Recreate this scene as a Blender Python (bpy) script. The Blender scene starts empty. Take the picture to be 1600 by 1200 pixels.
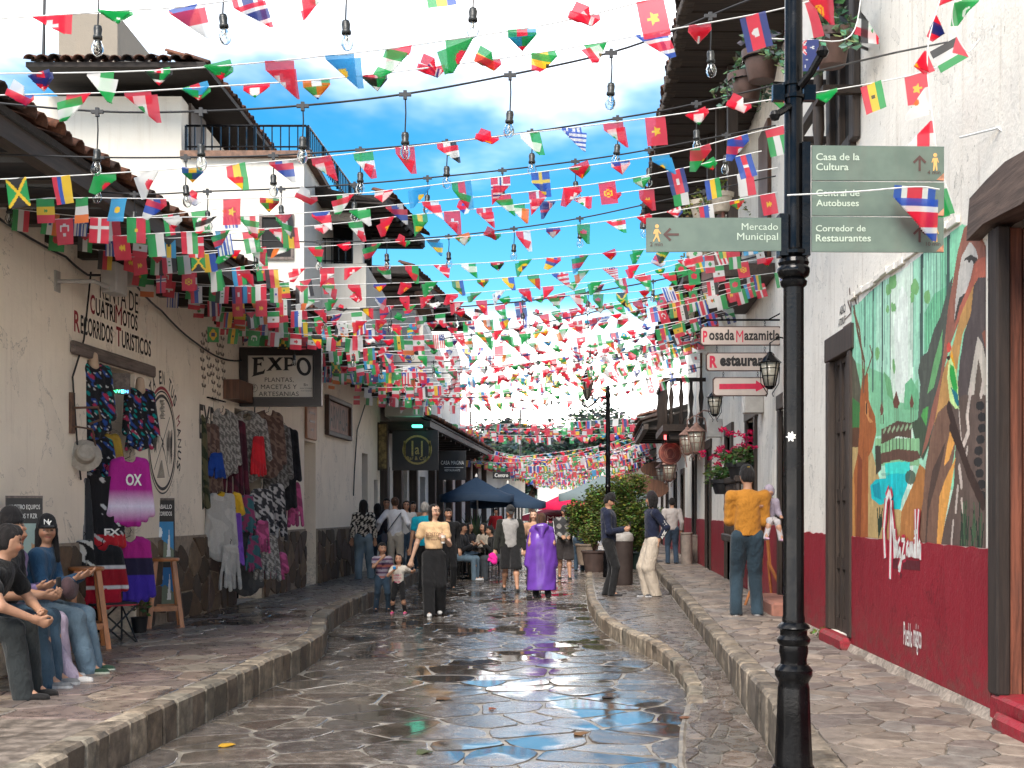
import bpy, math, random
import numpy as np
from mathutils import Vector, Matrix

R = math.radians
sc = bpy.context.scene
COL = sc.collection

# ------------------------------------------------------------------ camera
cam = bpy.data.objects.new('camera', bpy.data.cameras.new('camera'))
COL.objects.link(cam)
cam.location = (0, 0, 1.6)
cam.rotation_euler = (R(90), 0, 0)
cam.data.sensor_width = 36
cam.data.lens = 45
cam.data.shift_y = 197 / 1600
cam.data.clip_start = 0.05
cam.data.clip_end = 6000
sc.camera = cam

# ------------------------------------------------------------------ light
SUN_EL, SUN_AZ = R(46), R(196)
world = bpy.data.worlds.new('World')
sc.world = world
world.use_nodes = True
wn, wl = world.node_tree.nodes, world.node_tree.links
wn.clear()
out = wn.new('ShaderNodeOutputWorld')
bg = wn.new('ShaderNodeBackground')
bg.inputs['Strength'].default_value = 0.15
sky = wn.new('ShaderNodeTexSky')
sky.sky_type = 'NISHITA'
sky.sun_disc = False
sky.sun_elevation = SUN_EL
sky.sun_rotation = SUN_AZ
sky.altitude = 2200
sky.air_density = 1.25
sky.dust_density = 0.2
sky.ozone_density = 2.5
hs = wn.new('ShaderNodeHueSaturation')
hs.inputs['Hue'].default_value = 0.487
hs.inputs['Saturation'].default_value = 1.45
hs.inputs['Value'].default_value = 0.46
wl.new(sky.outputs[0], hs.inputs['Color'])
tc = wn.new('ShaderNodeTexCoord')
sep = wn.new('ShaderNodeSeparateXYZ')
wl.new(tc.outputs['Generated'], sep.inputs[0])


def wmath(op, a, b=None, c=None, clamp=False):
 n = wn.new('ShaderNodeMath')
 n.operation = op
 n.use_clamp = clamp
 for i, v in enumerate((a, b, c)):
  if v is None:
   continue
  if isinstance(v, (int, float)):
   n.inputs[i].default_value = v
  else:
   wl.new(v, n.inputs[i])
 return n.outputs[0]


def wramp(v, a, b):
 n = wn.new('ShaderNodeMapRange')
 n.interpolation_type = 'SMOOTHSTEP'
 n.inputs['From Min'].default_value = a
 n.inputs['From Max'].default_value = b
 wl.new(v, n.inputs['Value'])
 return n.outputs[0]


zp = wmath('ADD', wmath('MAXIMUM', sep.outputs['Z'], 0.0), 0.16)
comb = wn.new('ShaderNodeCombineXYZ')
wl.new(wmath('DIVIDE', sep.outputs['X'], zp), comb.inputs[0])
wl.new(wmath('ADD', wmath('DIVIDE', sep.outputs['Y'], zp), -2.0), comb.inputs[1])
comb.inputs[2].default_value = 3.7
nz = wn.new('ShaderNodeTexNoise')
nz.inputs['Scale'].default_value = 0.62
nz.inputs['Detail'].default_value = 7
nz.inputs['Roughness'].default_value = 0.55
nz.inputs['Distortion'].default_value = 0.35
wl.new(comb.outputs[0], nz.inputs['Vector'])
cover = wmath('MULTIPLY', wramp(nz.outputs['Fac'], 0.47, 0.72), wramp(nz.outputs['Fac'], 0.44, 0.60))
# a bank of cloud low over the end of the street and a veil higher up
lowbank = wramp(sep.outputs['Z'], 0.165, 0.10)
highv = wramp(sep.outputs['Z'], 0.23, 0.42)
cover = wmath('MAXIMUM', wmath('MULTIPLY', cover, wmath('ADD', wmath('MULTIPLY', highv, 0.4), 0.75), clamp=True), lowbank)
cover = wmath('MAXIMUM', cover, wmath('MULTIPLY', highv, wramp(nz.outputs['Fac'], 0.50, 0.70)))
nz2 = wn.new('ShaderNodeTexNoise')
nz2.inputs['Scale'].default_value = 1.5
nz2.inputs['Detail'].default_value = 5
wl.new(comb.outputs[0], nz2.inputs['Vector'])
ccol = wn.new('ShaderNodeMix')
ccol.data_type = 'RGBA'
ccol.inputs['A'].default_value = (9.5, 9.3, 9.3, 1)
ccol.inputs['B'].default_value = (19.0, 17.3, 15.4, 1)
wl.new(wramp(nz2.outputs['Fac'], 0.36, 0.6), ccol.inputs['Factor'])
mix = wn.new('ShaderNodeMix')
mix.data_type = 'RGBA'
wl.new(cover, mix.inputs['Factor'])
wl.new(hs.outputs['Color'], mix.inputs['A'])
wl.new(ccol.outputs['Result'], mix.inputs['B'])
wl.new(mix.outputs['Result'], bg.inputs['Color'])
wl.new(bg.outputs[0], out.inputs[0])

sun = bpy.data.objects.new('sun', bpy.data.lights.new('sun', 'SUN'))
COL.objects.link(sun)
sun.data.energy = 2.6
sun.data.angle = R(30)
sun.data.color = (1.0, 0.92, 0.82)
_d = Vector((math.sin(SUN_AZ) * math.cos(SUN_EL), math.cos(SUN_AZ) * math.cos(SUN_EL), math.sin(SUN_EL)))
sun.rotation_euler = _d.to_track_quat('Z', 'Y').to_euler()

vs = sc.view_settings
sc.display_settings.display_device = 'sRGB'
vs.view_transform = 'Standard'
vs.look = 'None'
vs.exposure = 1.58
vs.gamma = 1.0
vs.use_curve_mapping = False
sc.cycles.use_denoising = True
sc.cycles.max_bounces = 7
sc.cycles.diffuse_bounces = 4
sc.cycles.glossy_bounces = 3
sc.cycles.transmission_bounces = 4
sc.cycles.transparent_max_bounces = 12

# ------------------------------------------------------------------ helpers
rnd = random.Random(7)
nrg = np.random.default_rng(7)


def lin(c):
 def f(v):
  v = v / 255.0
  return v / 12.92 if v <= 0.04045 else ((v + 0.055) / 1.055) ** 2.4
 return tuple(f(v) for v in c)


def P(px, py, Y):
 return Vector(((px - 800) * Y / 2000, Y, 1.6 + (797 - py) * Y / 2000))


def G(px, py, z=0.0):
 Y = 2000 * (1.6 - z) / (py - 797)
 return Vector(((px - 800) * Y / 2000, Y, z))


def interp(pts, x):
 xs = [p[0] for p in pts]
 ys = [p[1] for p in pts]
 return float(np.interp(x, xs, ys))


def tag(o, label=None, cat=None, group=None, kind=None):
 if label:
  o['label'] = label
 if cat:
  o['category'] = cat
 if group:
  o['group'] = group
 if kind:
  o['kind'] = kind
 return o


def empty(name, loc=(0, 0, 0), rz=0.0, label=None, cat=None, group=None):
 o = bpy.data.objects.new(name, None)
 o.empty_display_size = 0.1
 COL.objects.link(o)
 o.location = loc
 o.rotation_euler = (0, 0, rz)
 tag(o, label, cat, group)
 return o


def link(name, me, parent=None, mats=None):
 o = bpy.data.objects.new(name, me)
 COL.objects.link(o)
 if parent is not None:
  o.parent = parent
 if mats is not None:
  for m in (mats if isinstance(mats, (list, tuple)) else [mats]):
   me.materials.append(m)
 return o


def copy_tree(o, parent=None):
 kids = [c for c in KIDS.get(o.name, o.children)]
 c = o.copy()
 COL.objects.link(c)
 if parent is not None:
  c.parent = parent
 for k in kids:
  copy_tree(k, c)
 return c


KIDS = {}


def np_mesh(name, verts, faces, fcols=None, vcols=None, smooth=False):
 """verts (N,3), faces (M,4) or (M,3) int arrays."""
 me = bpy.data.meshes.new(name)
 verts = np.asarray(verts, dtype=np.float32)
 faces = np.asarray(faces, dtype=np.int32)
 k = faces.shape[1]
 me.vertices.add(len(verts))
 me.vertices.foreach_set('co', verts.ravel())
 me.loops.add(faces.size)
 me.loops.foreach_set('vertex_index', faces.ravel())
 me.polygons.add(len(faces))
 me.polygons.foreach_set('loop_start', np.arange(0, faces.size, k, dtype=np.int32))
 if smooth:
  me.polygons.foreach_set('use_smooth', np.ones(len(faces), dtype=bool))
 me.update(calc_edges=True)
 if fcols is not None:
  a = me.color_attributes.new('Col', 'FLOAT_COLOR', 'CORNER')
  c = np.ones((len(faces), k, 4), dtype=np.float32)
  c[:, :, :3] = np.asarray(fcols, dtype=np.float32)[:, None, :]
  a.data.foreach_set('color', c.ravel())
 if vcols is not None:
  a = me.color_attributes.new('Col', 'FLOAT_COLOR', 'POINT')
  c = np.ones((len(verts), 4), dtype=np.float32)
  c[:, :3] = vcols
  a.data.foreach_set('color', c.ravel())
 return me


class MB:
 """collects simple shapes, then links them as ONE mesh object"""

 def __init__(self):
  self.v, self.f, self.m, self.c, self.s = [], [], [], [], []

 def add(self, vs, fs, m=0, col=None, smooth=False):
  b = len(self.v)
  self.v.extend(tuple(v) for v in vs)
  for f in fs:
   self.f.append(tuple(i + b for i in f))
   self.m.append(m)
   self.c.append(col)
   self.s.append(smooth)
  return self

 def box(self, lo, hi, m=0, mp=None, col=None):
  x0, y0, z0 = lo
  x1, y1, z1 = hi
  vs = [(x0, y0, z0), (x1, y0, z0), (x1, y1, z0), (x0, y1, z0), (x0, y0, z1), (x1, y0, z1), (x1, y1, z1), (x0, y1, z1)]
  if mp:
   vs = [mp(*v) for v in vs]
  fs = [(0, 3, 2, 1), (4, 5, 6, 7), (0, 1, 5, 4), (1, 2, 6, 5), (2, 3, 7, 6), (3, 0, 4, 7)]
  return self.add(vs, fs, m, col)

 def bbox(self, lo, hi, b=0.01, m=0, mp=None):
  """box with chamfered vertical+top edges"""
  x0, y0, z0 = lo
  x1, y1, z1 = hi
  def ring(i, z):
   return [(x0 + i, y0, z), (x1 - i, y0, z), (x1, y0 + i, z), (x1, y1 - i, z), (x1 - i, y1, z), (x0 + i, y1, z), (x0, y1 - i, z), (x0, y0 + i, z)]
  def ring2(i, z):
   return [(x0 + i + b, y0 + b, z), (x1 - i - b, y0 + b, z), (x1 - b, y0 + i + b, z), (x1 - b, y1 - i - b, z), (x1 - i - b, y1 - b, z), (x0 + i + b, y1 - b, z), (x0 + b, y1 - i - b, z), (x0 + b, y0 + i + b, z)]
  vs = ring2(b, z0) + ring(b, z0 + b) + ring(b, z1 - b) + ring2(b, z1)
  fs = [tuple(reversed(range(8))), tuple(range(24, 32))]
  for k in range(3):
   for i in range(8):
    j = (i + 1) % 8
    fs.append((k * 8 + i, k * 8 + j, k * 8 + 8 + j, k * 8 + 8 + i))
  if mp:
   vs = [mp(*v) for v in vs]
  return self.add(vs, fs, m)

 def tube(self, pts, r, n=8, m=0, caps=True, col=None, flat=None):
  pts = [Vector(p) for p in pts]
  rs = r if isinstance(r, (list, tuple)) else [r] * len(pts)
  vs, fs = [], []
  prev = None
  for i, p in enumerate(pts):
   t = (pts[min(i + 1, len(pts) - 1)] - pts[max(i - 1, 0)])
   t = t.normalized() if t.length > 1e-9 else Vector((0, 0, 1))
   if prev is None:
    a = Vector((0, 0, 1)) if abs(t.z) < 0.9 else Vector((1, 0, 0))
    u = t.cross(a).normalized()
   else:
    u = (prev - t * prev.dot(t))
    u = u.normalized() if u.length > 1e-6 else t.orthogonal().normalized()
   prev = u
   w = t.cross(u)
   for k in range(n):
    a = 2 * math.pi * k / n
    vs.append(p + (u * math.cos(a) + w * math.sin(a)) * rs[i])
  for i in range(len(pts) - 1):
   for k in range(n):
    j = (k + 1) % n
    fs.append((i * n + k, i * n + j, (i + 1) * n + j, (i + 1) * n + k))
  if caps:
   fs.append(tuple(reversed(range(n))))
   fs.append(tuple(range((len(pts) - 1) * n, len(pts) * n)))
  return self.add(vs, fs, m, col, smooth=n > 5)

 def lathe(self, prof, c=(0, 0, 0), n=20, m=0, a0=0.0, a1=2 * math.pi, flute=None):
  c = Vector(c)
  full = abs(a1 - a0 - 2 * math.pi) < 1e-6
  vs, fs = [], []
  nn = n if full else n + 1
  for (r, z) in prof:
   for k in range(nn):
    a = a0 + (a1 - a0) * k / n
    rr = r
    if flute and flute[0] <= z <= flute[1]:
     rr = r * (1 - flute[2] * (0.5 + 0.5 * math.cos(a * flute[3])))
    vs.append((c.x + rr * math.cos(a), c.y + rr * math.sin(a), c.z + z))
  for i in range(len(prof) - 1):
   for k in range(n):
    j = (k + 1) % nn
    fs.append((i * nn + k, i * nn + j, (i + 1) * nn + j, (i + 1) * nn + k))
  if full:
   if prof[0][0] > 1e-4:
    fs.append(tuple(reversed(range(n))))
   if prof[-1][0] > 1e-4:
    fs.append(tuple(range((len(prof) - 1) * n, len(prof) * n)))
  return self.add(vs, fs, m, None, smooth=True)

 def prism(self, poly, mp, d0, d1, m=0, col=None):
  """poly of (u,v), mp(u,v,n)->xyz, from depth d0 to d1"""
  n = len(poly)
  vs = [mp(u, v, d0) for u, v in poly] + [mp(u, v, d1) for u, v in poly]
  fs = [tuple(reversed(range(n))), tuple(range(n, 2 * n))]
  for i in range(n):
   j = (i + 1) % n
   fs.append((i, j, n + j, n + i))
  return self.add(vs, fs, m, col)

 def mesh(self, name):
  me = bpy.data.meshes.new(name)
  me.from_pydata([tuple(v) for v in self.v], [], self.f)
  me.polygons.foreach_set('material_index', self.m)
  me.polygons.foreach_set('use_smooth', self.s)
  if any(c is not None for c in self.c):
   a = me.color_attributes.new('Col', 'FLOAT_COLOR', 'CORNER')
   buf = []
   for f, c in zip(self.f, self.c):
    c = c or (0.5, 0.5, 0.5)
    buf.extend(list(c) + [1.0] for _ in f)
   a.data.foreach_set('color', np.array(buf, dtype=np.float32).ravel())
  me.update()
  return me

 def build(self, name, mats, parent=None, label=None, cat=None, group=None, kind=None, auto=True):
  me = self.mesh(name)
  o = link(name, me, parent, mats)
  if auto and any(self.s):
   try:
    me.set_sharp_from_angle(angle=R(38))
   except Exception:
    pass
  tag(o, label, cat, group, kind)
  return o


# ------------------------------------------------------------------ materials
class NT:
 def __init__(self, name):
  self.m = bpy.data.materials.new(name)
  self.m.use_nodes = True
  self.n = self.m.node_tree.nodes
  self.l = self.m.node_tree.links
  self.b = self.n['Principled BSDF']
  self.o = self.n['Material Output']

 def node(self, t, **kw):
  n = self.n.new(t)
  for k, v in kw.items():
   setattr(n, k, v)
  return n

 def coords(self, scale=(1, 1, 1), obj=False, rot=(0, 0, 0)):
  if obj:
   tc = self.node('ShaderNodeTexCoord').outputs['Object']
  else:
   tc = self.node('ShaderNodeNewGeometry').outputs['Position']
  mp = self.node('ShaderNodeMapping')
  mp.inputs['Scale'].default_value = scale
  mp.inputs['Rotation'].default_value = rot
  self.l.new(tc, mp.inputs[0])
  return mp.outputs[0]

 def noise(self, vec, scale, detail=4, rough=0.55, dist=0.0):
  n = self.node('ShaderNodeTexNoise')
  n.inputs['Scale'].default_value = scale
  n.inputs['Detail'].default_value = detail
  n.inputs['Roughness'].default_value = rough
  n.inputs['Distortion'].default_value = dist
  self.l.new(vec, n.inputs['Vector'])
  return n.outputs['Fac']

 def ramp(self, v, a, b, c=0.0, d=1.0, smooth=True):
  n = self.node('ShaderNodeMapRange')
  n.interpolation_type = 'SMOOTHSTEP' if smooth else 'LINEAR'
  for k, x in zip(('From Min', 'From Max', 'To Min', 'To Max'), (a, b, c, d)):
   n.inputs[k].default_value = x
  self.l.new(v, n.inputs['Value'])
  return n.outputs[0]

 def mix(self, f, a, b, mode='MIX'):
  n = self.node('ShaderNodeMix')
  n.data_type = 'RGBA'
  n.blend_type = mode
  for sock, v in (('Factor', f), ('A', a), ('B', b)):
   if isinstance(v, (int, float)):
    n.inputs[sock].default_value = v
   elif isinstance(v, tuple):
    n.inputs[sock].default_value = (*v[:3], 1)
   else:
    self.l.new(v, n.inputs[sock])
  return n.outputs['Result']

 def math(self, op, a, b=0.0):
  n = self.node('ShaderNodeMath', operation=op)
  for i, v in enumerate((a, b)):
   if isinstance(v, (int, float)):
    n.inputs[i].default_value = v
   else:
    self.l.new(v, n.inputs[i])
  return n.outputs[0]

 def attr(self, name='Col'):
  n = self.node('ShaderNodeAttribute')
  n.attribute_name = name
  return n.outputs['Color']

 def set(self, k, v):
  if isinstance(v, tuple) and len(v) == 3:
   v = (*v, 1)
  if isinstance(v, (int, float, tuple)):
   self.b.inputs[k].default_value = v
  else:
   self.l.new(v, self.b.inputs[k])

 def bump(self, h, strength=0.3, dist=0.01):
  n = self.node('ShaderNodeBump')
  n.inputs['Strength'].default_value = strength
  n.inputs['Distance'].default_value = dist
  self.l.new(h, n.inputs['Height'])
  self.l.new(n.outputs[0], self.b.inputs['Normal'])


MATS = {}


def simple(name, col, rough=0.6, var=0.25, scale=6.0, metal=0.0, bump=0.15, spec=0.5, obj=False, grime=0.0):
 """plain coloured surface with noise in its colour, its gloss and its relief"""
 if name in MATS:
  return MATS[name]
 t = NT(name)
 v = t.coords(obj=obj)
 f = t.noise(v, scale, 5, 0.6)
 g = t.noise(v, scale * 7, 3, 0.6)
 a = tuple(c * (1 - var) for c in col)
 b = tuple(min(1, c * (1 + var)) for c in col)
 c = t.mix(t.ramp(f, 0.3, 0.7), a, b)
 if grime:
  v2 = t.coords((2.2, 2.2, 0.5), obj=obj)
  gr = t.ramp(t.noise(v2, 3.0, 6, 0.65), 0.5, 0.72, 0, grime)
  c = t.mix(gr, c, (0.09, 0.075, 0.06))
 t.set('Base Color', c)
 t.set('Roughness', t.ramp(f, 0.2, 0.8, max(0.02, rough - 0.1), min(1, rough + 0.1)))
 t.set('Metallic', metal)
 t.set('Specular IOR Level', spec)
 if bump:
  t.bump(t.math('ADD', f, t.math('MULTIPLY', g, 0.5)), bump, 0.01)
 MATS[name] = t.m
 return t.m


def plaster(name, col, streak=0.35, rough=0.85, bump=0.35, speck=0.5, stain=(0.34, 0.25, 0.17), peel=0.0):
 if name in MATS:
  return MATS[name]
 t = NT(name)
 v = t.coords()
 big = t.noise(v, 0.7, 4, 0.6)
 mid = t.noise(v, 4.0, 5, 0.6)
 fine = t.noise(v, 38, 4, 0.6)
 c = t.mix(t.ramp(big, 0.3, 0.7), tuple(x * 0.88 for x in col), col)
 c = t.mix(t.ramp(mid, 0.55, 0.8, 0, 0.35), c, tuple(x * 0.75 for x in col))
 vs_ = t.coords((5.5, 5.5, 0.35))
 st = t.ramp(t.noise(vs_, 1.6, 6, 0.7), 0.5, 0.78, 0, streak)
 c = t.mix(st, c, stain)
 vk = t.coords((1.0, 1.0, 0.45))
 sp = t.ramp(t.noise(vk, 26, 3, 0.75), 0.655, 0.70, 0, speck)
 c = t.mix(sp, c, (0.16, 0.11, 0.075))
 pl = t.noise(t.coords((1, 1, 0.8)), 2.3, 7, 0.62, 0.6)
 c = t.mix(t.ramp(pl, 0.60, 0.615, 0, peel), c, tuple(x * 0.62 for x in col))
 c = t.mix(t.ramp(pl, 0.598, 0.606, 0, 1), c, t.mix(t.ramp(pl, 0.606, 0.612, 0, 1), tuple(x * 0.45 for x in col), c)) if peel else c
 sepz = t.node('ShaderNodeSeparateXYZ')
 t.l.new(v, sepz.inputs[0])
 low = t.math('MULTIPLY', t.ramp(sepz.outputs['Z'], 0.95, 0.30), t.ramp(t.noise(t.coords((1, 1, 1.6)), 6, 6, 0.7), 0.42, 0.66, 0, 0.55))
 c = t.mix(low, c, (0.10, 0.075, 0.055))
 t.set('Base Color', c)
 t.set('Roughness', rough)
 t.set('Specular IOR Level', 0.25)
 h = t.math('ADD', t.math('MULTIPLY', mid, 1.0), t.math('MULTIPLY', fine, 0.35))
 t.bump(h, bump, 0.025)
 MATS[name] = t.m
 return t.m


def wood(name, col, rough=0.6, axis='z', var=0.45, bump=0.35):
 if name in MATS:
  return MATS[name]
 t = NT(name)
 s = {'z': (14, 14, 0.9), 'x': (0.9, 14, 14), 'y': (14, 0.9, 14)}[axis]
 v = t.coords(s)
 g = t.noise(v, 1.5, 6, 0.7, 0.4)
 w = t.noise(t.coords(), 3, 4)
 c = t.mix(t.ramp(g, 0.3, 0.7), tuple(x * (1 - var) for x in col), tuple(min(1, x * (1 + var)) for x in col))
 c = t.mix(t.ramp(w, 0.45, 0.8, 0, 0.4), c, tuple(x * 0.4 + 0.02 for x in col))
 t.set('Base Color', c)
 t.set('Roughness', rough)
 t.bump(g, bump, 0.006)
 MATS[name] = t.m
 return t.m


def attr_mat(name, rough=0.8, bump=0.2, bscale=60, spec=0.2, trans=0.0, sheen=0.0, weave=0.12, pos=True, fold=0.0):
 """colour comes from the mesh's Col attribute (print, dye or paint), with fine variation over it"""
 if name in MATS:
  return MATS[name]
 t = NT(name)
 v = t.coords(obj=not pos)
 f = t.noise(v, bscale, 4, 0.6)
 m = t.noise(v, 7, 4, 0.6)
 c = t.mix(t.ramp(f, 0.3, 0.7, 0, weave), t.attr(), (0.02, 0.02, 0.02))
 c = t.mix(t.ramp(m, 0.35, 0.7, 0, weave * 0.8), c, t.mix(1.0, t.attr(), (0.5, 0.5, 0.5), 'MULTIPLY'))
 t.set('Base Color', c)
 t.set('Roughness', rough)
 t.set('Specular IOR Level', spec)
 if sheen:
  t.set('Sheen Weight', sheen)
 if fold:
  g = t.noise(t.coords((1, 1, 0.55)), 15, 4, 0.55, 1.2)
  t.bump(t.math('ADD', g, t.math('MULTIPLY', f, 0.06)), fold, 0.035)
 else:
  t.bump(f, bump, 0.003)
 if trans:
  tr = t.node('ShaderNodeBsdfTranslucent')
  t.l.new(c, tr.inputs['Color'])
  mx = t.node('ShaderNodeMixShader')
  mx.inputs[0].default_value = trans
  t.l.new(t.b.outputs[0], mx.inputs[1])
  t.l.new(tr.outputs[0], mx.inputs[2])
  t.l.new(mx.outputs[0], t.o.inputs['Surface'])
 MATS[name] = t.m
 return t.m


def glass(name, tint=(0.9, 0.92, 0.92), rough=0.02):
 if name in MATS:
  return MATS[name]
 t = NT(name)
 t.set('Base Color', tint)
 t.set('Roughness', rough)
 t.set('IOR', 1.3)
 t.set('Transmission Weight', 1.0)
 MATS[name] = t.m
 return t.m


def emit(name, col, s):
 if name in MATS:
  return MATS[name]
 t = NT(name)
 t.set('Base Color', col)
 t.set('Emission Color', col)
 t.set('Emission Strength', s)
 MATS[name] = t.m
 return t.m


M_iron = simple('black_iron', (0.003, 0.003, 0.0035), 0.22, 0.3, 9, bump=0.10, spec=0.22)
M_rust = simple('rusty_iron', (0.10, 0.05, 0.03), 0.7, 0.4, 14)
M_darkwood = wood('dark_wood', (0.035, 0.022, 0.015), 0.6)
M_darkwood_y = wood('dark_wood_along', (0.035, 0.022, 0.015), 0.65, 'y')
M_darkwood_x = wood('dark_wood_across', (0.03, 0.02, 0.014), 0.65, 'x')
M_brownwood = wood('brown_wood', (0.11, 0.045, 0.022), 0.5)
M_stoolwood = wood('orange_wood', (0.42, 0.155, 0.05), 0.42, 'z', 0.3)
M_stoolwood_x = wood('orange_wood_across', (0.42, 0.155, 0.05), 0.42, 'x', 0.3)
M_greywood = wood('grey_wood', (0.13, 0.10, 0.085), 0.75, 'y')
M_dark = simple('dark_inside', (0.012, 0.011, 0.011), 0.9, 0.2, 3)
M_white = plaster('limewash_right', (0.83, 0.78, 0.69), 0.55, speck=0.75, bump=0.5, peel=0.22)
M_cream = plaster('limewash_left', (0.89, 0.785, 0.645), 0.24, speck=0.2, bump=0.3, peel=0.12)
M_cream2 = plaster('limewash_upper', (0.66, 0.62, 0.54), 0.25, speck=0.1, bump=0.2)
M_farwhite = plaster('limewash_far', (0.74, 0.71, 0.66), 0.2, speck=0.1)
M_red = plaster('oxblood_paint', (0.27, 0.014, 0.027), 0.3, rough=0.55, bump=0.7, speck=0.25, stain=(0.26, 0.07, 0.07), peel=0.35)
M_cloth = attr_mat('cloth_dyed', 0.88, 0.25, 90, sheen=0.1, fold=0.6)
M_skin = attr_mat('skin_tone', 0.5, 0.05, 120, spec=0.35, weave=0.03)
M_print = attr_mat('printed_surface', 0.6, 0.1, 60, weave=0.06)
M_paint = attr_mat('wall_painting', 0.75, 0.5, 30, weave=0.14)
def flag_material():
 t = NT('flag_cloth')
 c = t.attr()
 t.set('Base Color', c)
 t.set('Roughness', 0.75)
 t.set('Specular IOR Level', 0.2)
 tr = t.node('ShaderNodeBsdfTranslucent')
 t.l.new(t.mix(0.25, c, (1, 1, 1)), tr.inputs['Color'])
 mx = t.node('ShaderNodeMixShader')
 mx.inputs[0].default_value = 0.62
 t.l.new(t.b.outputs[0], mx.inputs[1])
 t.l.new(tr.outputs[0], mx.inputs[2])
 tp = t.node('ShaderNodeBsdfTransparent')
 t.l.new(t.mix(0.35, c, (1, 1, 1)), tp.inputs['Color'])
 m2 = t.node('ShaderNodeMixShader')
 m2.inputs[0].default_value = 0.24
 t.l.new(mx.outputs[0], m2.inputs[1])
 t.l.new(tp.outputs[0], m2.inputs[2])
 t.l.new(m2.outputs[0], t.o.inputs['Surface'])
 return t.m


M_flag = flag_material()
M_black = simple('black_matte', (0.012, 0.012, 0.013), 0.6, 0.3, 12)
M_wire = simple('black_cable', (0.008, 0.008, 0.009), 0.5, 0.1, 12, bump=0)
M_string = simple('white_string', (0.62, 0.62, 0.60), 0.7, 0.1, 12, bump=0)
M_bulb = glass('bulb_glass')
M_lead_k = simple('paint_black', (0.015, 0.013, 0.012), 0.6, 0.3, 30, bump=0)
M_lead_r = simple('paint_red', (0.30, 0.02, 0.03), 0.6, 0.3, 30, bump=0)
M_lead_w = simple('paint_white', (0.75, 0.73, 0.68), 0.6, 0.1, 30, bump=0)
# ------------------------------------------------------------------ stone fields
def clip_poly(poly, nx, ny, d):
 """keep the side where nx*x+ny*y <= d"""
 res = []
 n = len(poly)
 for i in range(n):
  a, b = poly[i], poly[(i + 1) % n]
  da = nx * a[0] + ny * a[1] - d
  db = nx * b[0] + ny * b[1] - d
  if da <= 0:
   res.append(a)
  if (da < 0 < db) or (db < 0 < da):
   t = da / (da - db)
   res.append((a[0] + (b[0] - a[0]) * t, a[1] + (b[1] - a[1]) * t))
 return res


def voronoi_cells(u0, u1, v0, v1, cu, cv, gap, seed, jit=0.49):
 """irregular cells in the rectangle; cu, cv mean size; returns list of polygons already inset by gap/2"""
 r = random.Random(seed)
 nu, nv = max(1, round((u1 - u0) / cu)), max(1, round((v1 - v0) / cv))
 su, sv = (u1 - u0) / nu, (v1 - v0) / nv
 pts = {}
 for i in range(-2, nu + 2):
  for j in range(-2, nv + 2):
   off = 0.5 * (j % 2)
   pts[(i, j)] = (u0 + (i + 0.25 + off + r.uniform(-jit, jit)) * su, v0 + (j + 0.5 + r.uniform(-jit, jit)) * sv)
 cells = []
 for (i, j), p in pts.items():
  if not (0 <= j < nv):
   continue
  if not (u0 - su < p[0] < u1 + su):
   continue
  h = gap / 2
  poly = [(u0 + h, v0 + h), (u1 - h, v0 + h), (u1 - h, v1 - h), (u0 + h, v1 - h)]
  for di in range(-2, 3):
   for dj in range(-2, 3):
    if di == 0 and dj == 0:
     continue
    q = pts.get((i + di, j + dj))
    if q is None:
     continue
    nx, ny = q[0] - p[0], q[1] - p[1]
    L = math.hypot(nx, ny)
    if L < 1e-6:
     continue
    nx, ny = nx / L, ny / L
    d = nx * (p[0] + q[0]) / 2 + ny * (p[1] + q[1]) / 2 - h
    poly = clip_poly(poly, nx, ny, d)
    if len(poly) < 3:
     break
   if len(poly) < 3:
    break
  if len(poly) < 3:
   continue
  A = 0.5 * abs(sum(poly[k][0] * poly[(k + 1) % len(poly)][1] - poly[(k + 1) % len(poly)][0] * poly[k][1] for k in range(len(poly))))
  if A < cu * cv * 0.06:
   continue
  cells.append(poly)
 return cells


def soften(poly, r, wob):
 """cut the corners and wobble the edges of a stone"""
 res = []
 n = len(poly)
 for i in range(n):
  a, b, c = poly[i - 1], poly[i], poly[(i + 1) % n]
  la, lc = math.hypot(a[0] - b[0], a[1] - b[1]), math.hypot(c[0] - b[0], c[1] - b[1])
  if la < wob * 3 or lc < wob * 3:
   res.append(b)
   continue
  f = 0.13
  res.append((b[0] + (a[0] - b[0]) * f, b[1] + (a[1] - b[1]) * f))
  res.append((b[0] + (c[0] - b[0]) * f, b[1] + (c[1] - b[1]) * f))
  if lc > wob * 10:
   k = r.uniform(-1, 0.35) * wob
   nx, ny = -(c[1] - b[1]) / lc, (c[0] - b[0]) / lc
   res.append(((b[0] + c[0]) / 2 - nx * k * -1, (b[1] + c[1]) / 2 - ny * k * -1))
 return res


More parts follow.
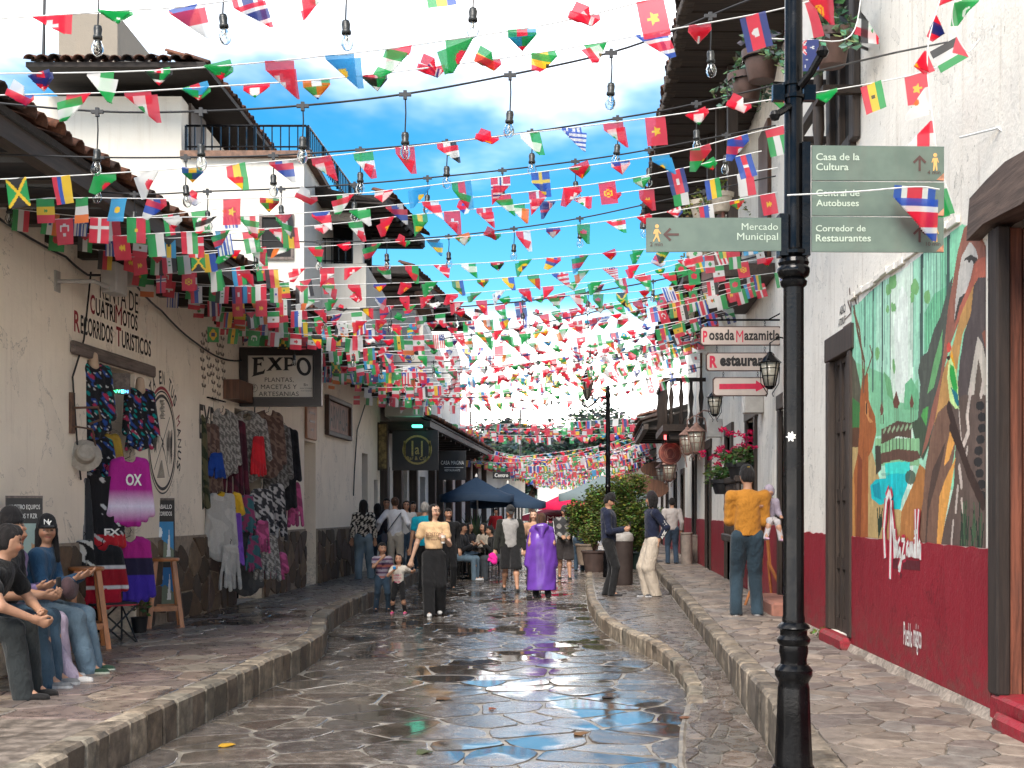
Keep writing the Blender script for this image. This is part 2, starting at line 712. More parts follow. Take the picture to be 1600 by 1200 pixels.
def stone_geo(poly, mp, h, r, tilt, wob, bevel):
 poly = soften(poly, r, wob)
 cx = sum(p[0] for p in poly) / len(poly)
 cy = sum(p[1] for p in poly) / len(poly)
 tx, ty = r.gauss(0, tilt), r.gauss(0, tilt)
 hh = h * r.uniform(0.75, 1.2)
 rad = max(0.03, sum(math.hypot(p[0] - cx, p[1] - cy) for p in poly) / len(poly))
 k = max(0.5, 1 - bevel / rad)
 inner = [(cx + (p[0] - cx) * k, cy + (p[1] - cy) * k) for p in poly]
 vs = [mp(p[0], p[1], -0.004) for p in poly]
 vs += [mp(p[0], p[1], max(0.001, hh * 0.55 + (p[0] - cx) * tx + (p[1] - cy) * ty)) for p in poly]
 vs += [mp(p[0], p[1], max(0.002, hh + (p[0] - cx) * tx + (p[1] - cy) * ty)) for p in inner]
 n = len(poly)
 fs = []
 for L in (0, 1):
  for i in range(n):
   j = (i + 1) % n
   fs.append((L * n + i, L * n + j, (L + 1) * n + j, (L + 1) * n + i))
 fs.append(tuple(range(2 * n, 3 * n)))
 return vs, fs


def stone_field(parent, cells, mp, h, mat, palette, seed, name='flagstone', limit=290, key=None, tilt=0.006,
    wob=0.012, bevel=0.012, flip=False, massname=None):
 r = random.Random(seed)
 key = key or (lambda p: sum(q[1] for q in p) / len(p))
 cells = sorted(cells, key=key)
 mass = MB()
 for i, poly in enumerate(cells):
  vs, fs = stone_geo(poly, mp, h, r, tilt, wob, bevel)
  if flip:
   fs = [tuple(reversed(f)) for f in fs]
  base = r.choice(palette)
  k = r.uniform(0.78, 1.22)
  col = tuple(c * k for c in base)
  if i < limit:
   m = MB()
   m.add(vs, fs, 0, col)
   m.build(name, mat, parent, auto=False)
  else:
   mass.add(vs, fs, 0, col)
 if mass.v:
  mass.build(massname or (name + 's_beyond'), mat, parent, kind='stuff', auto=False)


def wet_mat(name, rough=(0.08, 0.35), puddle=(0.5, 0.6), prough=0.03, bump=0.25, dark=0.5, pscale=0.7, spec=0.5, mortar=None, big=0.25):
 """stone from the Col attribute (or a mortar colour), wet, with puddled patches where it turns smooth"""
 t = NT(name)
 v = t.coords()
 f = t.noise(v, 9, 6, 0.65)
 g = t.noise(v, 55, 4, 0.65)
 lo = t.noise(v, 2.2, 3, 0.5)
 pud = t.ramp(t.noise(t.coords((1, 0.55, 1)), pscale, 3, 0.5), puddle[0], puddle[1])
 base = t.attr() if mortar is None else t.mix(t.ramp(f, 0.3, 0.7), tuple(c * 0.72 for c in mortar), tuple(c * 1.15 for c in mortar))
 c = t.mix(t.ramp(f, 0.3, 0.72), t.mix(1.0, base, (dark, dark, dark), 'MULTIPLY'), base)
 c = t.mix(t.ramp(g, 0.5, 0.75, 0, 0.25), c, (0.22, 0.20, 0.17))
 c = t.mix(t.math('MULTIPLY', pud, 0.5), c, (0.03, 0.025, 0.02))
 t.set('Base Color', c)
 rr = t.ramp(f, 0.3, 0.7, rough[0], rough[1])
 mx = t.node('ShaderNodeMix')
 t.l.new(pud, mx.inputs['Factor'])
 t.l.new(rr, mx.inputs['A'])
 mx.inputs['B'].default_value = prough
 t.set('Roughness', mx.outputs['Result'])
 t.set('Specular IOR Level', spec)
 h = t.math('ADD', t.math('ADD', t.math('MULTIPLY', f, 0.8), t.math('MULTIPLY', g, 0.35)), t.math('MULTIPLY', lo, big * 4))
 h = t.math('MULTIPLY', h, t.math('SUBTRACT', 1.0, t.math('MULTIPLY', pud, 0.9)))
 t.bump(h, bump, 0.012)
 return t.m


M_stone_road = wet_mat('wet_flagstone_road', (0.06, 0.32), (0.47, 0.56), 0.02, 0.26, spec=0.8, pscale=1.0)
M_mortar_road = wet_mat('wet_mortar_road', (0.28, 0.55), (0.60, 0.72), 0.12, 0.35, mortar=(0.27, 0.24, 0.20))
M_stone_left = wet_mat('wet_flagstone_left', (0.2, 0.5), (0.55, 0.60), 0.03, 0.35, dark=0.55)
M_mortar_left = wet_mat('wet_mortar_left', (0.3, 0.6), (0.52, 0.60), 0.05, 0.35, mortar=(0.25, 0.205, 0.17))
M_stone_strip = wet_mat('wet_flagstone_strip', (0.14, 0.45), (0.56, 0.66), 0.05, 0.3)
M_mortar_strip = wet_mat('wet_mortar_strip', (0.35, 0.6), (0.66, 0.75), 0.1, 0.35, mortar=(0.24, 0.21, 0.175))
M_stone_right = wet_mat('dry_flagstone_right', (0.42, 0.75), (0.72, 0.8), 0.3, 0.5, dark=0.62, spec=0.3)
M_mortar_right = wet_mat('dry_mortar_right', (0.6, 0.85), (0.8, 0.9), 0.5, 0.5, mortar=(0.20, 0.17, 0.14), spec=0.2)
M_kerb = wet_mat('kerb_stone', (0.5, 0.85), (0.8, 0.9), 0.3, 1.0, dark=0.3, spec=0.25)
M_dadostone = wet_mat('dado_stone', (0.6, 0.9), (0.9, 0.99), 0.5, 0.7, spec=0.2)
M_ground = simple('earth', (0.10, 0.09, 0.07), 0.9, 0.3, 0.5)

# plan of the street, X as a function of Y
KL = [(3, -2.62), (7.94, -2.43), (9.33, -2.33), (11.3, -2.19), (12.6, -2.08), (13.4, -2.06), (14.2, -2.08), (15.1, -2.19), (16.0, -2.32), (16.75, -2.40), (18.8, -2.41),
  (20.2, -2.36), (21.6, -2.28), (28, -2.1), (33, -1.9), (60, 0.0), (95, 2.5)]
KR1 = [(3, 0.95), (7.94, 1.05), (9.3, 1.24), (10.5, 1.45), (11.2, 1.53), (12.2, 1.57), (12.9, 1.56), (13.5, 1.53), (14.8, 1.37), (15.8, 1.26), (17.1, 1.18), (18.6, 1.19), (20.6, 1.23),
  (25, 1.45), (31, 1.81), (60, 3.8), (95, 6.2)]
KR2 = [(3, 1.15), (7.86, 1.64), (8.85, 1.75), (10.95, 1.90), (13.8, 2.09), (17.9, 2.41), (22.5, 2.75), (31, 3.35), (60, 5.3), (95, 7.7)]
ZL, ZR = 0.25, 0.33


def LX(Y, n=0.0):
 return -5.17 + 0.068 * Y + n


def RX1(Y, n=0.0):
 return 2.59 + 0.0403 * Y - n


def RX2(Y, n=0.0):
 return 2.39 + 0.067 * Y - n


def RX(Y):
 return RX1(Y) if Y < 14.2 else RX2(Y)


def ZS(Y):
 return interp([(3, 0.004), (9.4, 0.004), (10.3, 0.025), (11, 0.065), (12, 0.12), (14, 0.17), (100, 0.18)], Y)


def YL(px):
 return 5.17 / (0.068 - (px - 800) / 2000)


def YR1(px):
 return 2.59 / ((px - 800) / 2000 - 0.0403)


def YR2(px):
 return 2.39 / ((px - 800) / 2000 - 0.067)


def Lm(Y, z, n=0.0):
 return (LX(Y, n), Y, z)


def Rm1(Y, z, n=0.0):
 return (RX1(Y, n), Y, z)


def Rm2(Y, z, n=0.0):
 return (RX2(Y, n), Y, z)


# terrain: one sheet to the horizon
m = MB()
m.add([(-2500, -400, -0.12), (2500, -400, -0.12), (2500, 4500, -0.12), (-2500, 4500, -0.12)], [(0, 1, 2, 3)])
m.build('ground', M_ground, kind='structure')


def strip(name, fl, fr, zf, y0, y1, mat, dy=0.4, thick=0.0):
 ys = list(np.arange(y0, y1, dy)) + [y1]
 vs, fs = [], []
 for y in ys:
  vs.append((fl(y), y, zf(y)))
  vs.append((fr(y), y, zf(y)))
 for i in range(len(ys) - 1):
  fs.append((2 * i, 2 * i + 1, 2 * i + 3, 2 * i + 2))
 me = bpy.data.meshes.new(name)
 me.from_pydata(vs, [], fs)
 o = link(name, me, None, mat)
 tag(o, kind='structure')
 return o


def surf_map(fl, fr, zf):
 # u is metres across measured at a nominal width, v is Y
 def mp(u, v, n):
  f = min(1.0, max(0.0, u))
  a, b = fl(v), fr(v)
  return (a + (b - a) * f, v, zf(v) + n)
 return mp


def paved(obj, fl, fr, zf, width, y0, y1, cu, cv, gap, mat, pal, seed, h=0.016, limit=290, tilt=0.006, grow=None, wob=0.012):
 """cells are laid out in metres across x metres along, growing coarser far away"""
 cells = []
 segs = [(y0, y1, 1.0)] if grow is None else grow
 for (a, b, k) in segs:
  for c in voronoi_cells(0, width, a, b, cu * k, cv * k, gap, seed + int(a)):
   cells.append(c)
 m0 = surf_map(fl, fr, zf)

 def mp(u, v, n):
  return m0(u / width, v, n)
 stone_field(obj, cells, mp, h, mat, pal, seed, limit=limit, tilt=tilt, wob=wob, bevel=0.008)


fKL = lambda y: interp(KL, y)
fKR1 = lambda y: interp(KR1, y)
fKR2 = lambda y: interp(KR2, y)

road = strip('road', lambda y: fKL(y), lambda y: fKR1(y), lambda y: 0.0, 3, 95, M_mortar_road)
pal_road = [(0.15, 0.122, 0.10), (0.11, 0.093, 0.08), (0.17, 0.145, 0.12), (0.13, 0.112, 0.10), (0.095, 0.074, 0.06)]
paved(road, fKL, fKR1, lambda y: 0.0, 3.6, 6.4, 60, 0.56, 0.40, 0.034, M_stone_road, pal_road, 11, h=0.007,
  grow=[(6.4, 34, 1.0), (34, 60, 1.6)], tilt=0.009, wob=0.024)

left_walk = strip('left_sidewalk', lambda y: LX(y) , lambda y: fKL(y) - 0.17, lambda y: ZL, 3, 95, M_mortar_left)
pal_left = [(0.24, 0.18, 0.145), (0.19, 0.15, 0.13), (0.29, 0.23, 0.18), (0.21, 0.155, 0.135), (0.31, 0.26, 0.21)]
paved(left_walk, lambda y: LX(y) + 0.01, lambda y: fKL(y) - 0.18, lambda y: ZL, 2.1, 8.2, 60, 0.55, 0.40, 0.022, M_stone_left, pal_left, 12, h=0.012,
  grow=[(8.2, 34, 1.0), (34, 60, 1.8)], tilt=0.006)

strip_o = strip('middle_pavement', lambda y: fKR1(y) + (0.12 if y > 10.95 else 0.0), fKR2, ZS, 3, 95, M_mortar_strip)
pal_strip = [(0.15, 0.12, 0.10), (0.12, 0.095, 0.082), (0.18, 0.145, 0.12), (0.13, 0.115, 0.10)]
paved(strip_o, lambda y: fKR1(y) + (0.13 if y > 10.35 else 0.02), lambda y: fKR2(y) - 0.005, ZS, 1.1, 6.6, 60, 0.52, 0.34, 0.028, M_stone_strip, pal_strip, 13, h=0.010,
  grow=[(6.6, 30, 1.0), (30, 60, 1.6)])

right_walk = strip('right_sidewalk', lambda y: fKR2(y) + 0.15, lambda y: RX(y) + (0.0), lambda y: ZR, 3, 95, M_mortar_right)
pal_right = [(0.23, 0.185, 0.15), (0.19, 0.155, 0.13), (0.27, 0.22, 0.18), (0.205, 0.18, 0.16), (0.16, 0.13, 0.115)]
paved(right_walk, lambda y: fKR2(y) + 0.16, lambda y: RX(y) - 0.01, lambda y: ZR, 1.5, 5.6, 60, 0.42, 0.24, 0.012, M_stone_right, pal_right, 14, h=0.011,
  grow=[(5.6, 30, 1.0), (30, 60, 1.6)], tilt=0.010, wob=0.018)


# kerbs: each kerb stone a piece of its own
def kerb(name, fx, side, z_base, z_top, y0, y1, width, step, pal, seed, nlimit=280):
 body = MB()
 ys = list(np.arange(y0, y1, 0.5)) + [y1]
 for i in range(len(ys) - 1):
  a, b = ys[i], ys[i + 1]
  def mp(x, y, z):
   return (fx(y) + x, y, z)
  x0, x1 = (0.015, width - 0.002) if side > 0 else (-width + 0.002, -0.015)
  body.box((x0, a, z_base(a) - 0.05), (x1, b - 0.001, max(z_base(a) + 0.01, z_top(a) - 0.03)), mp=mp)
 ob = body.build(name, M_mortar_left, kind='structure', auto=False)
 r = random.Random(seed)
 y = y0
 i = 0
 mass = MB()
 while y < y1:
  L = step * r.uniform(0.6, 1.5) * (1 if y < 30 else 2)
  ya, yb = y + 0.006, min(y + L, y1) - 0.006
  ym = (ya + yb) / 2
  zt = z_top(ym) + r.uniform(-0.006, 0.010)
  zb = z_base(ym) - 0.02
  o = r.uniform(-0.008, 0.008)
  if zt - zb < 0.035:
   zt = zb + 0.035
  x0, x1 = (0.0 + o, width) if side > 0 else (-width, 0.0 - o)

  def mp(x, yy, z, _o=o):
   return (fx(yy) + x, yy, z)
  mm = mass if i >= nlimit else MB()
  k = r.uniform(0.75, 1.3)
  c = tuple(q * k for q in r.choice(pal))
  b = 0.022
  wv = [r.uniform(-0.006, 0.006) for _ in range(12)]
  sx = 1 if side > 0 else -1
  prof = [(0 + o, zb), (0 + o + wv[0], (zb + zt) / 2), (o + wv[1], zt - b), (o + b * 0.9, zt + wv[2] * 0.5), (width * 0.6, zt + 0.004), (width, zt)]
  n = len(prof)
  vs, fs = [], []
  yl = [ya, ya + 0.012, yb - 0.012, yb]
  for q, yy in enumerate(yl):
   ins = 0.012 if q in (0, 3) else 0.0
   for (px_, pz_) in prof:
    xx = px_ + (ins if px_ < width * 0.5 else 0)
    vs.append((fx(yy) + sx * xx, yy, pz_ - (ins * 0.7 if pz_ > zb else 0)))
  for q in range(3):
   for w in range(n - 1):
    f = (q * n + w, q * n + w + 1, (q + 1) * n + w + 1, (q + 1) * n + w)
    fs.append(f if sx < 0 else tuple(reversed(f)))
  fs.append(tuple(range(n)) if sx > 0 else tuple(reversed(range(n))))
  fs.append(tuple(reversed(range(3 * n, 4 * n))) if sx > 0 else tuple(range(3 * n, 4 * n)))
  mm.add(vs, fs, 0, c)
  if i < nlimit:
   mm.build('kerb_stone', M_kerb, ob, auto=False)
  i += 1
  y += L
 if mass.v:
  mass.build('kerb_stones_beyond', M_kerb, ob, kind='stuff', auto=False)
 return ob


pal_kerb = [(0.26, 0.205, 0.15), (0.21, 0.17, 0.13), (0.32, 0.265, 0.20), (0.24, 0.21, 0.165)]
pal_kerb2 = [(0.22, 0.18, 0.135), (0.18, 0.15, 0.12), (0.26, 0.215, 0.165)]
kerb('left_kerb', fKL, -1, lambda y: 0.0, lambda y: ZL + 0.012, 5, 60, 0.17, 0.27, pal_kerb, 21)
kerb('middle_kerb', fKR1, 1, lambda y: 0.0, lambda y: ZS(y) + 0.012, 10.35, 60, 0.12, 0.27, pal_kerb, 22)
kerb('right_kerb', fKR2, 1, lambda y: ZS(y), lambda y: ZR + 0.012, 5, 60, 0.15, 0.24, pal_kerb2, 23)
# the flush joint where the middle kerb runs out
m = MB()
ys = list(np.arange(5, 10.2, 0.3)) + [10.34]
for i in range(len(ys) - 1):
 a, b = ys[i], ys[i + 1]
 m.add([(fKR1(a) - 0.02, a, 0.012), (fKR1(a) + 0.005, a, 0.014), (fKR1(b) + 0.005, b, 0.014), (fKR1(b) - 0.02, b, 0.012),
   (fKR1(a) - 0.03, a, -0.01), (fKR1(a) + 0.05, a, -0.01), (fKR1(b) + 0.05, b, -0.01), (fKR1(b) - 0.03, b, -0.01)],
   [(0, 1, 2, 3), (4, 0, 3, 7), (1, 5, 6, 2)])
m.build('flush_kerb_edge', M_mortar_strip, kind='structure', auto=False)

# fallen leaves on the wet street
M_leafy = attr_mat('dead_leaf', 0.6, 0.3, 80)
for i, (px, py, s, c) in enumerate([(352, 1165, 0.05, (0.45, 0.25, 0.02)), (690, 1092, 0.06, (0.10, 0.05, 0.02)), (905, 1147, 0.05, (0.16, 0.08, 0.03)), (768, 1108, 0.03, (0.2, 0.06, 0.03)),
         (948, 1090, 0.05, (0.03, 0.02, 0.02)), (660, 1176, 0.05, (0.06, 0.07, 0.03)), (1068, 1122, 0.04, (0.14, 0.06, 0.03))]):
 p = G(px, py, 0.012)
 r = random.Random(i)
 m = MB()
 k = 9
 ring = [(p.x + s * (1 + 0.4 * math.cos(3 * a)) * math.cos(a), p.y + s * 1.4 * math.sin(a), 0.013 + r.uniform(0, 0.012)) for a in [2 * math.pi * q / k for q in range(k)]]
 vs = [(p.x, p.y, 0.026)] + ring + [(x, y, z - 0.004) for x, y, z in ring]
 m.add(vs, [(0, 1 + q, 1 + (q + 1) % k) for q in range(k)] + [(1 + q, 1 + k + q, 1 + k + (q + 1) % k, 1 + (q + 1) % k) for q in range(k)], 0, c)
 lab = ['yellow fallen leaf on the road near the left kerb', 'dark brown leaf on the blue reflecting road stones, in mid road', 'brown leaf on the wet road, the lower of two by the shining stones',
   'small reddish leaf on the wet road mortar', 'nearly black leaf on the wet road below the bend of the middle kerb', 'olive leaf on the road at the bottom of the picture', 'reddish leaf beside the flush kerb line'][i]
 m.build('fallen_leaf', M_leafy, label=lab, cat='leaf', group='fallen leaves on the street', auto=False)
# ------------------------------------------------------------------ text and paint
def text_polys(s, bold=0.0, spacing=1.0):
 """2D outline mesh of a text with Blender's built-in font, normalised: returns verts (x,y), faces, width, height"""
 cu = bpy.data.curves.new('lettering', 'FONT')
 cu.body = s
 cu.size = 1.0
 cu.resolution_u = 3
 cu.offset = 0.0 if ('M' in s or 'N' in s) else bold
 cu.space_character = spacing
 o = bpy.data.objects.new('lettering', cu)
 COL.objects.link(o)
 me = o.to_mesh()
 vs = [(v.co.x, v.co.y) for v in me.vertices]
 fs = [tuple(p.vertices) for p in me.polygons]
 o.to_mesh_clear()
 bpy.data.objects.remove(o)
 bpy.data.curves.remove(cu)
 return vs, fs


def text_in(mb, s, mp, u0, u1, v0, v1, m=0, bold=0.01, n=0.003, spacing=1.0, fit='box', warp=None):
 """letters filling the rectangle u0..u1 x v0..v1 of a surface mp(u,v,n)"""
 vs, fs = text_polys(s, bold, spacing)
 if not vs:
  return
 x0, x1 = min(v[0] for v in vs), max(v[0] for v in vs)
 y0, y1 = (0.0, 0.7) if fit == 'cap' else (min(v[1] for v in vs), max(v[1] for v in vs))
 out = []
 for (x, y) in vs:
  a, b = (x - x0) / (x1 - x0), (y - y0) / (y1 - y0)
  if warp:
   a, b = warp(a, b)
  out.append(mp(u0 + (u1 - u0) * a, v0 + (v1 - v0) * b, n))
 mb.add(out, fs, m)


class Canvas:
 def __init__(self, w, h, u0, u1, v0, v1, bg):
  self.w, self.h = w, h
  self.u0, self.u1, self.v0, self.v1 = u0, u1, v0, v1
  u = u0 + (np.arange(w) + 0.5) / w * (u1 - u0)
  v = v0 + (np.arange(h) + 0.5) / h * (v1 - v0)
  self.U, self.V = np.meshgrid(u, v)
  self.C = np.zeros((h, w, 3))
  self.C[:] = bg

 def mask_poly(self, pts):
  x, y = self.U, self.V
  ins = np.zeros(x.shape, bool)
  n = len(pts)
  for i in range(n):
   (x0, y0), (x1, y1) = pts[i], pts[(i + 1) % n]
   if y0 == y1:
    continue
   c = ((y0 > y) != (y1 > y)) & (x < (x1 - x0) * (y - y0) / (y1 - y0) + x0)
   ins ^= c
  return ins

 def poly(self, pts, col, a=1.0):
  k = self.mask_poly(pts)
  self.C[k] = self.C[k] * (1 - a) + np.array(col) * a

 def ell(self, cx, cy, rx, ry, col, a=1.0, ring=None):
  d = ((self.U - cx) / rx) ** 2 + ((self.V - cy) / ry) ** 2
  k = d < 1
  if ring:
   k &= d > (1 - ring) ** 2
  self.C[k] = self.C[k] * (1 - a) + np.array(col) * a

 def line(self, pts, w, col, a=1.0, asp=1.0):
  for (x0, y0), (x1, y1) in zip(pts[:-1], pts[1:]):
   dx, dy = (x1 - x0), (y1 - y0) * asp
   L = dx * dx + dy * dy + 1e-12
   t = np.clip(((self.U - x0) * dx + (self.V - y0) * asp * dy) / L, 0, 1)
   d = np.hypot(self.U - x0 - t * dx, (self.V - y0) * asp - t * dy)
   k = d < w / 2
   self.C[k] = self.C[k] * (1 - a) + np.array(col) * a

 def build(self, name, mp, mat, parent, n=0.004, thick=0.0, keep=None, **kw):
  w, h = self.w, self.h
  us = self.u0 + np.arange(w + 1) / w * (self.u1 - self.u0)
  vsn = self.v0 + np.arange(h + 1) / h * (self.v1 - self.v0)
  vs = [mp(a, b, n) for b in vsn for a in us]
  i = np.arange(h)[:, None] * (w + 1) + np.arange(w)[None, :]
  f = np.stack([i, i + 1, i + w + 2, i + w + 1], -1).reshape(-1, 4)
  c = self.C.reshape(-1, 3)
  if keep is not None:
   kk = keep.reshape(-1)
   f, c = f[kk], c[kk]
  me = np_mesh(name, np.array([tuple(v) for v in vs]), f, fcols=c)
  o = link(name, me, parent, mat)
  tag(o, **kw)
  return o


# ------------------------------------------------------------------ walls
def wall(name, mp, u0, u1, z0, z1, thick, holes, mat, parent, reveal=None, du=2.0):
 """a wall between u0..u1 and z0..z1 with rectangular openings, real thickness (n<0 goes into the house)"""
 us = sorted(set([u0, u1] + [h[0] for h in holes] + [h[1] for h in holes] + list(np.arange(u0 + du, u1 - 0.3, du))))
 zs = sorted(set([z0, z1] + [h[2] for h in holes] + [h[3] for h in holes]))
 m = MB()
 for a, b in zip(us[:-1], us[1:]):
  for c, d in zip(zs[:-1], zs[1:]):
   um, zm = (a + b) / 2, (c + d) / 2
   if any(h[0] < um < h[1] and h[2] < zm < h[3] for h in holes):
    continue
   m.add([mp(a, c, 0), mp(b, c, 0), mp(b, d, 0), mp(a, d, 0)], [(0, 1, 2, 3)])
   m.add([mp(a, c, -thick), mp(b, c, -thick), mp(b, d, -thick), mp(a, d, -thick)], [(3, 2, 1, 0)])
 for (a, b, c, d) in holes:
  for p, q in (((a, c), (b, c)), ((b, c), (b, d)), ((b, d), (a, d)), ((a, d), (a, c))):
   if p[1] == q[1] and (p[1] <= z0 or p[1] >= z1):
    continue
   m.add([mp(*p, 0), mp(*p, -thick), mp(*q, -thick), mp(*q, 0)], [(0, 1, 2, 3)], 1 if reveal else 0)
 for p, q in (((u0, z0), (u0, z1)), ((u1, z1), (u1, z0)), ((u0, z1), (u1, z1))):
  m.add([mp(*p, 0), mp(*p, -thick), mp(*q, -thick), mp(*q, 0)], [(0, 1, 2, 3)])
 return m.build(name, [mat] + ([reveal] if reveal else []), parent, auto=False)


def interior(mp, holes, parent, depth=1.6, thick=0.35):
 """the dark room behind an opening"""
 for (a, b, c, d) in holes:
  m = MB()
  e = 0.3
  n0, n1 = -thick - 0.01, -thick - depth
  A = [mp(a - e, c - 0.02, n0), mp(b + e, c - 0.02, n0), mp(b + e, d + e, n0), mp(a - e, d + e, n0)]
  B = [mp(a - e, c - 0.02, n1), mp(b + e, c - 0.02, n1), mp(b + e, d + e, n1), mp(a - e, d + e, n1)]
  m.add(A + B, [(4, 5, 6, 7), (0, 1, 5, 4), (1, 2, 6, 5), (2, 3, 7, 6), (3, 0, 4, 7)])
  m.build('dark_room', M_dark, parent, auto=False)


def panel_door(mp, a, b, c, d, n, parent, mat, rows=4, cols=2, name='door', t=0.05):
 """door leaf with stiles, rails and sunk panels; outer face at depth n"""
 m = MB()
 m.box((a, c, n - t), (b, d, n - t + 0.02), mp=mp)
 st = 0.07 * (b - a) / 0.8
 w = (b - a - st) / cols
 for i in range(cols + 1):
  x = a + i * w
  m.box((x, c, n - t + 0.021), (x + st, d, n), mp=mp)
 o = m.build(name, mat, parent, auto=False)
 h = (d - c) / rows
 r_ = MB()
 for j in range(rows + 1):
  z = c + j * h
  hh = 0.055 if j else 0.12
  for i in range(cols):
   x = a + i * w + st + 0.001
   r_.box((x, max(c, z - hh), n - t + 0.022), (x + w - st - 0.002, min(d, z + hh), n - 0.006), mp=mp)
 r_.build('rail', mat, o, auto=False)
 for j in range(rows):
  for i in range(cols):
   x = a + i * w + st
   q = MB()
   q.bbox((x + 0.025, c + j * h + (0.08 if j else 0.145), n - t + 0.021), (x + w - st - 0.025, c + (j + 1) * h - 0.08, n - 0.018), 0.012, mp=mp)
   q.build('panel', mat, o, auto=False)
 return o


# ------------------------------------------------------------------ tiled eaves
M_tile = attr_mat('clay_tile', 0.85, 0.6, 40, weave=0.5)
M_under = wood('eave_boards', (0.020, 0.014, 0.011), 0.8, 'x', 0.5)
TILE = {}


def tile_mesh(k):
 """one barrel tile, 0.2 wide, 0.42 long, running along +y, curved over x"""
 if k in TILE:
  return TILE[k]
 r = random.Random(900 + k)
 m = MB()
 n = 6
 vs = []
 for (y, w, z) in ((0, 0.105, 0.0), (0.42, 0.085, 0.02)):
  for t, dr in ((0, 0), (1, -0.016)):
   for i in range(n + 1):
    a = math.pi * i / n
    vs.append(((w + dr) * math.cos(a), y, (w + dr) * math.sin(a) * 0.75 + z))
 q = n + 1
 fs = []
 for i in range(n):
  fs += [(i, i + 1, 2 * q + i + 1, 2 * q + i), (q + i + 1, q + i, 3 * q + i, 3 * q + i + 1), (i + 1, i, q + i, q + i + 1), (2 * q + i, 2 * q + i + 1, 3 * q + i + 1, 3 * q + i)]
 fs += [(0, 2 * q, 3 * q, q), (n, q + n, 3 * q + n, 2 * q + n)]
 base = r.choice([(0.16, 0.075, 0.05), (0.11, 0.06, 0.045), (0.085, 0.055, 0.045), (0.20, 0.085, 0.05), (0.07, 0.05, 0.042)])
 kk = r.uniform(0.7, 1.2)
 m.add(vs, fs, 0, tuple(c * kk for c in base), smooth=True)
 me = m.mesh('roof_tile')
 me.materials.append(M_tile)
 TILE[k] = me
 return me


def tiles(roof, fx, y0, y1, z, out, up, rows, pitch, limit, seed, along='Y', step=0.215):
 """rows of barrel tiles from the eave line upward. fx(Y) eave x; out=+1 when the eave points to +x"""
 r = random.Random(seed)
 n = int((y1 - y0) / step)
 cnt = 0
 mass = MB()
 for row in range(rows):
  for i in range(n):
   Y = y0 + (i + 0.5) * step
   x = fx(Y) - out * row * 0.34 * math.cos(pitch)
   zz = z + row * 0.34 * math.sin(pitch) + 0.012 * (row % 2)
   k = r.randrange(10)
   me = tile_mesh(k)
   M = Matrix.Translation((x + r.uniform(-0.03, 0.02) * out, Y + r.uniform(-0.012, 0.012), zz + r.uniform(-0.008, 0.012))) @ \
    Matrix.Rotation(R(90) if out > 0 else R(-90), 4, 'Z') @ Matrix.Rotation(pitch + r.uniform(-0.03, 0.03), 4, 'X') @ Matrix.Rotation(r.uniform(-0.05, 0.05), 4, 'Z')
   if cnt < limit:
    o = bpy.data.objects.new('roof_tile', me)
    COL.objects.link(o)
    o.parent = roof
    o.matrix_local = M
    cnt += 1
   else:
    b = len(mass.v)
    col = None
    vs = [M @ v.co for v in me.vertices]
    c = TCOL.setdefault(k, tuple(me.color_attributes['Col'].data[0].color)[:3])
    mass.add(vs, [tuple(p.vertices) for p in me.polygons], 0, c, smooth=True)
   # the pan tile between two barrels, upside down
 if mass.v:
  mass.build('roof_tiles_beyond', M_tile, roof, kind='stuff', auto=False)


TCOL = {}


def eave(parent, mpf, y0, y1, z_wall, over, z_edge, side, beams=0.9, back=2.6, rise=0.9, tile_rows=2, tlimit=110, seed=1, fascia=True, boards=True, planks=False, beam_sec=0.13):
 """an overhanging eave: beams, boards, sloping slab and barrel tiles. side=+1: house on the left, street at +x"""
 fx = lambda Y: mpf(Y, 0, over)[0]
 roof = MB()
 t = 0.05
 ys = list(np.arange(y0, y1, 4.0)) + [y1]
 for a, b in zip(ys[:-1], ys[1:]):
  def q(Y, n, z):
   return (mpf(Y, 0, n)[0], Y, z)
  zi = z_edge + rise * (over + back) / back * 0.5 + 0.02
  vs = [q(a, over, z_edge), q(b, over, z_edge), q(b, -back, zi + 0.4), q(a, -back, zi + 0.4)]
  vs += [(x, y, z + t) for x, y, z in vs]
  fs = [(0, 1, 2, 3), (7, 6, 5, 4), (0, 4, 5, 1), (2, 6, 7, 3), (1, 5, 6, 2), (0, 3, 7, 4)]
  roof.add(vs, fs)
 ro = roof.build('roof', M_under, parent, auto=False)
 # slope of the slab
 pitch = math.atan2(rise * (over + back) / back * 0.5 + 0.42, over + back)
 tiles(ro, lambda Y: fx(Y) + 0.07 * side, y0, y1, z_edge + t + 0.015, side, 1, tile_rows, pitch, tlimit, seed)
 r = random.Random(seed)
 Y = y0 + 0.25
 while Y < y1:
  m = MB()
  h = beam_sec
  zt = z_edge - 0.01
  m.box((-0.1, Y - h / 2, zt - h), (over * r.uniform(0.86, 0.95), Y + h / 2, zt), mp=lambda n, y, z: (mpf(y, 0, n)[0], y, z + max(0, (over - n)) * math.tan(pitch) * 0.9 if False else z))
  m.build('eave_beam', M_darkwood_x, ro, auto=False)
  Y += beams
 if fascia:
  m = MB()
  m.box((over - 0.16, y0, z_edge - 0.15), (over - 0.03, y1, z_edge - 0.002), mp=lambda n, y, z: (mpf(y, 0, n)[0], y, z))
  m.build('eave_purlin', M_darkwood_y, ro, auto=False)
 return ro


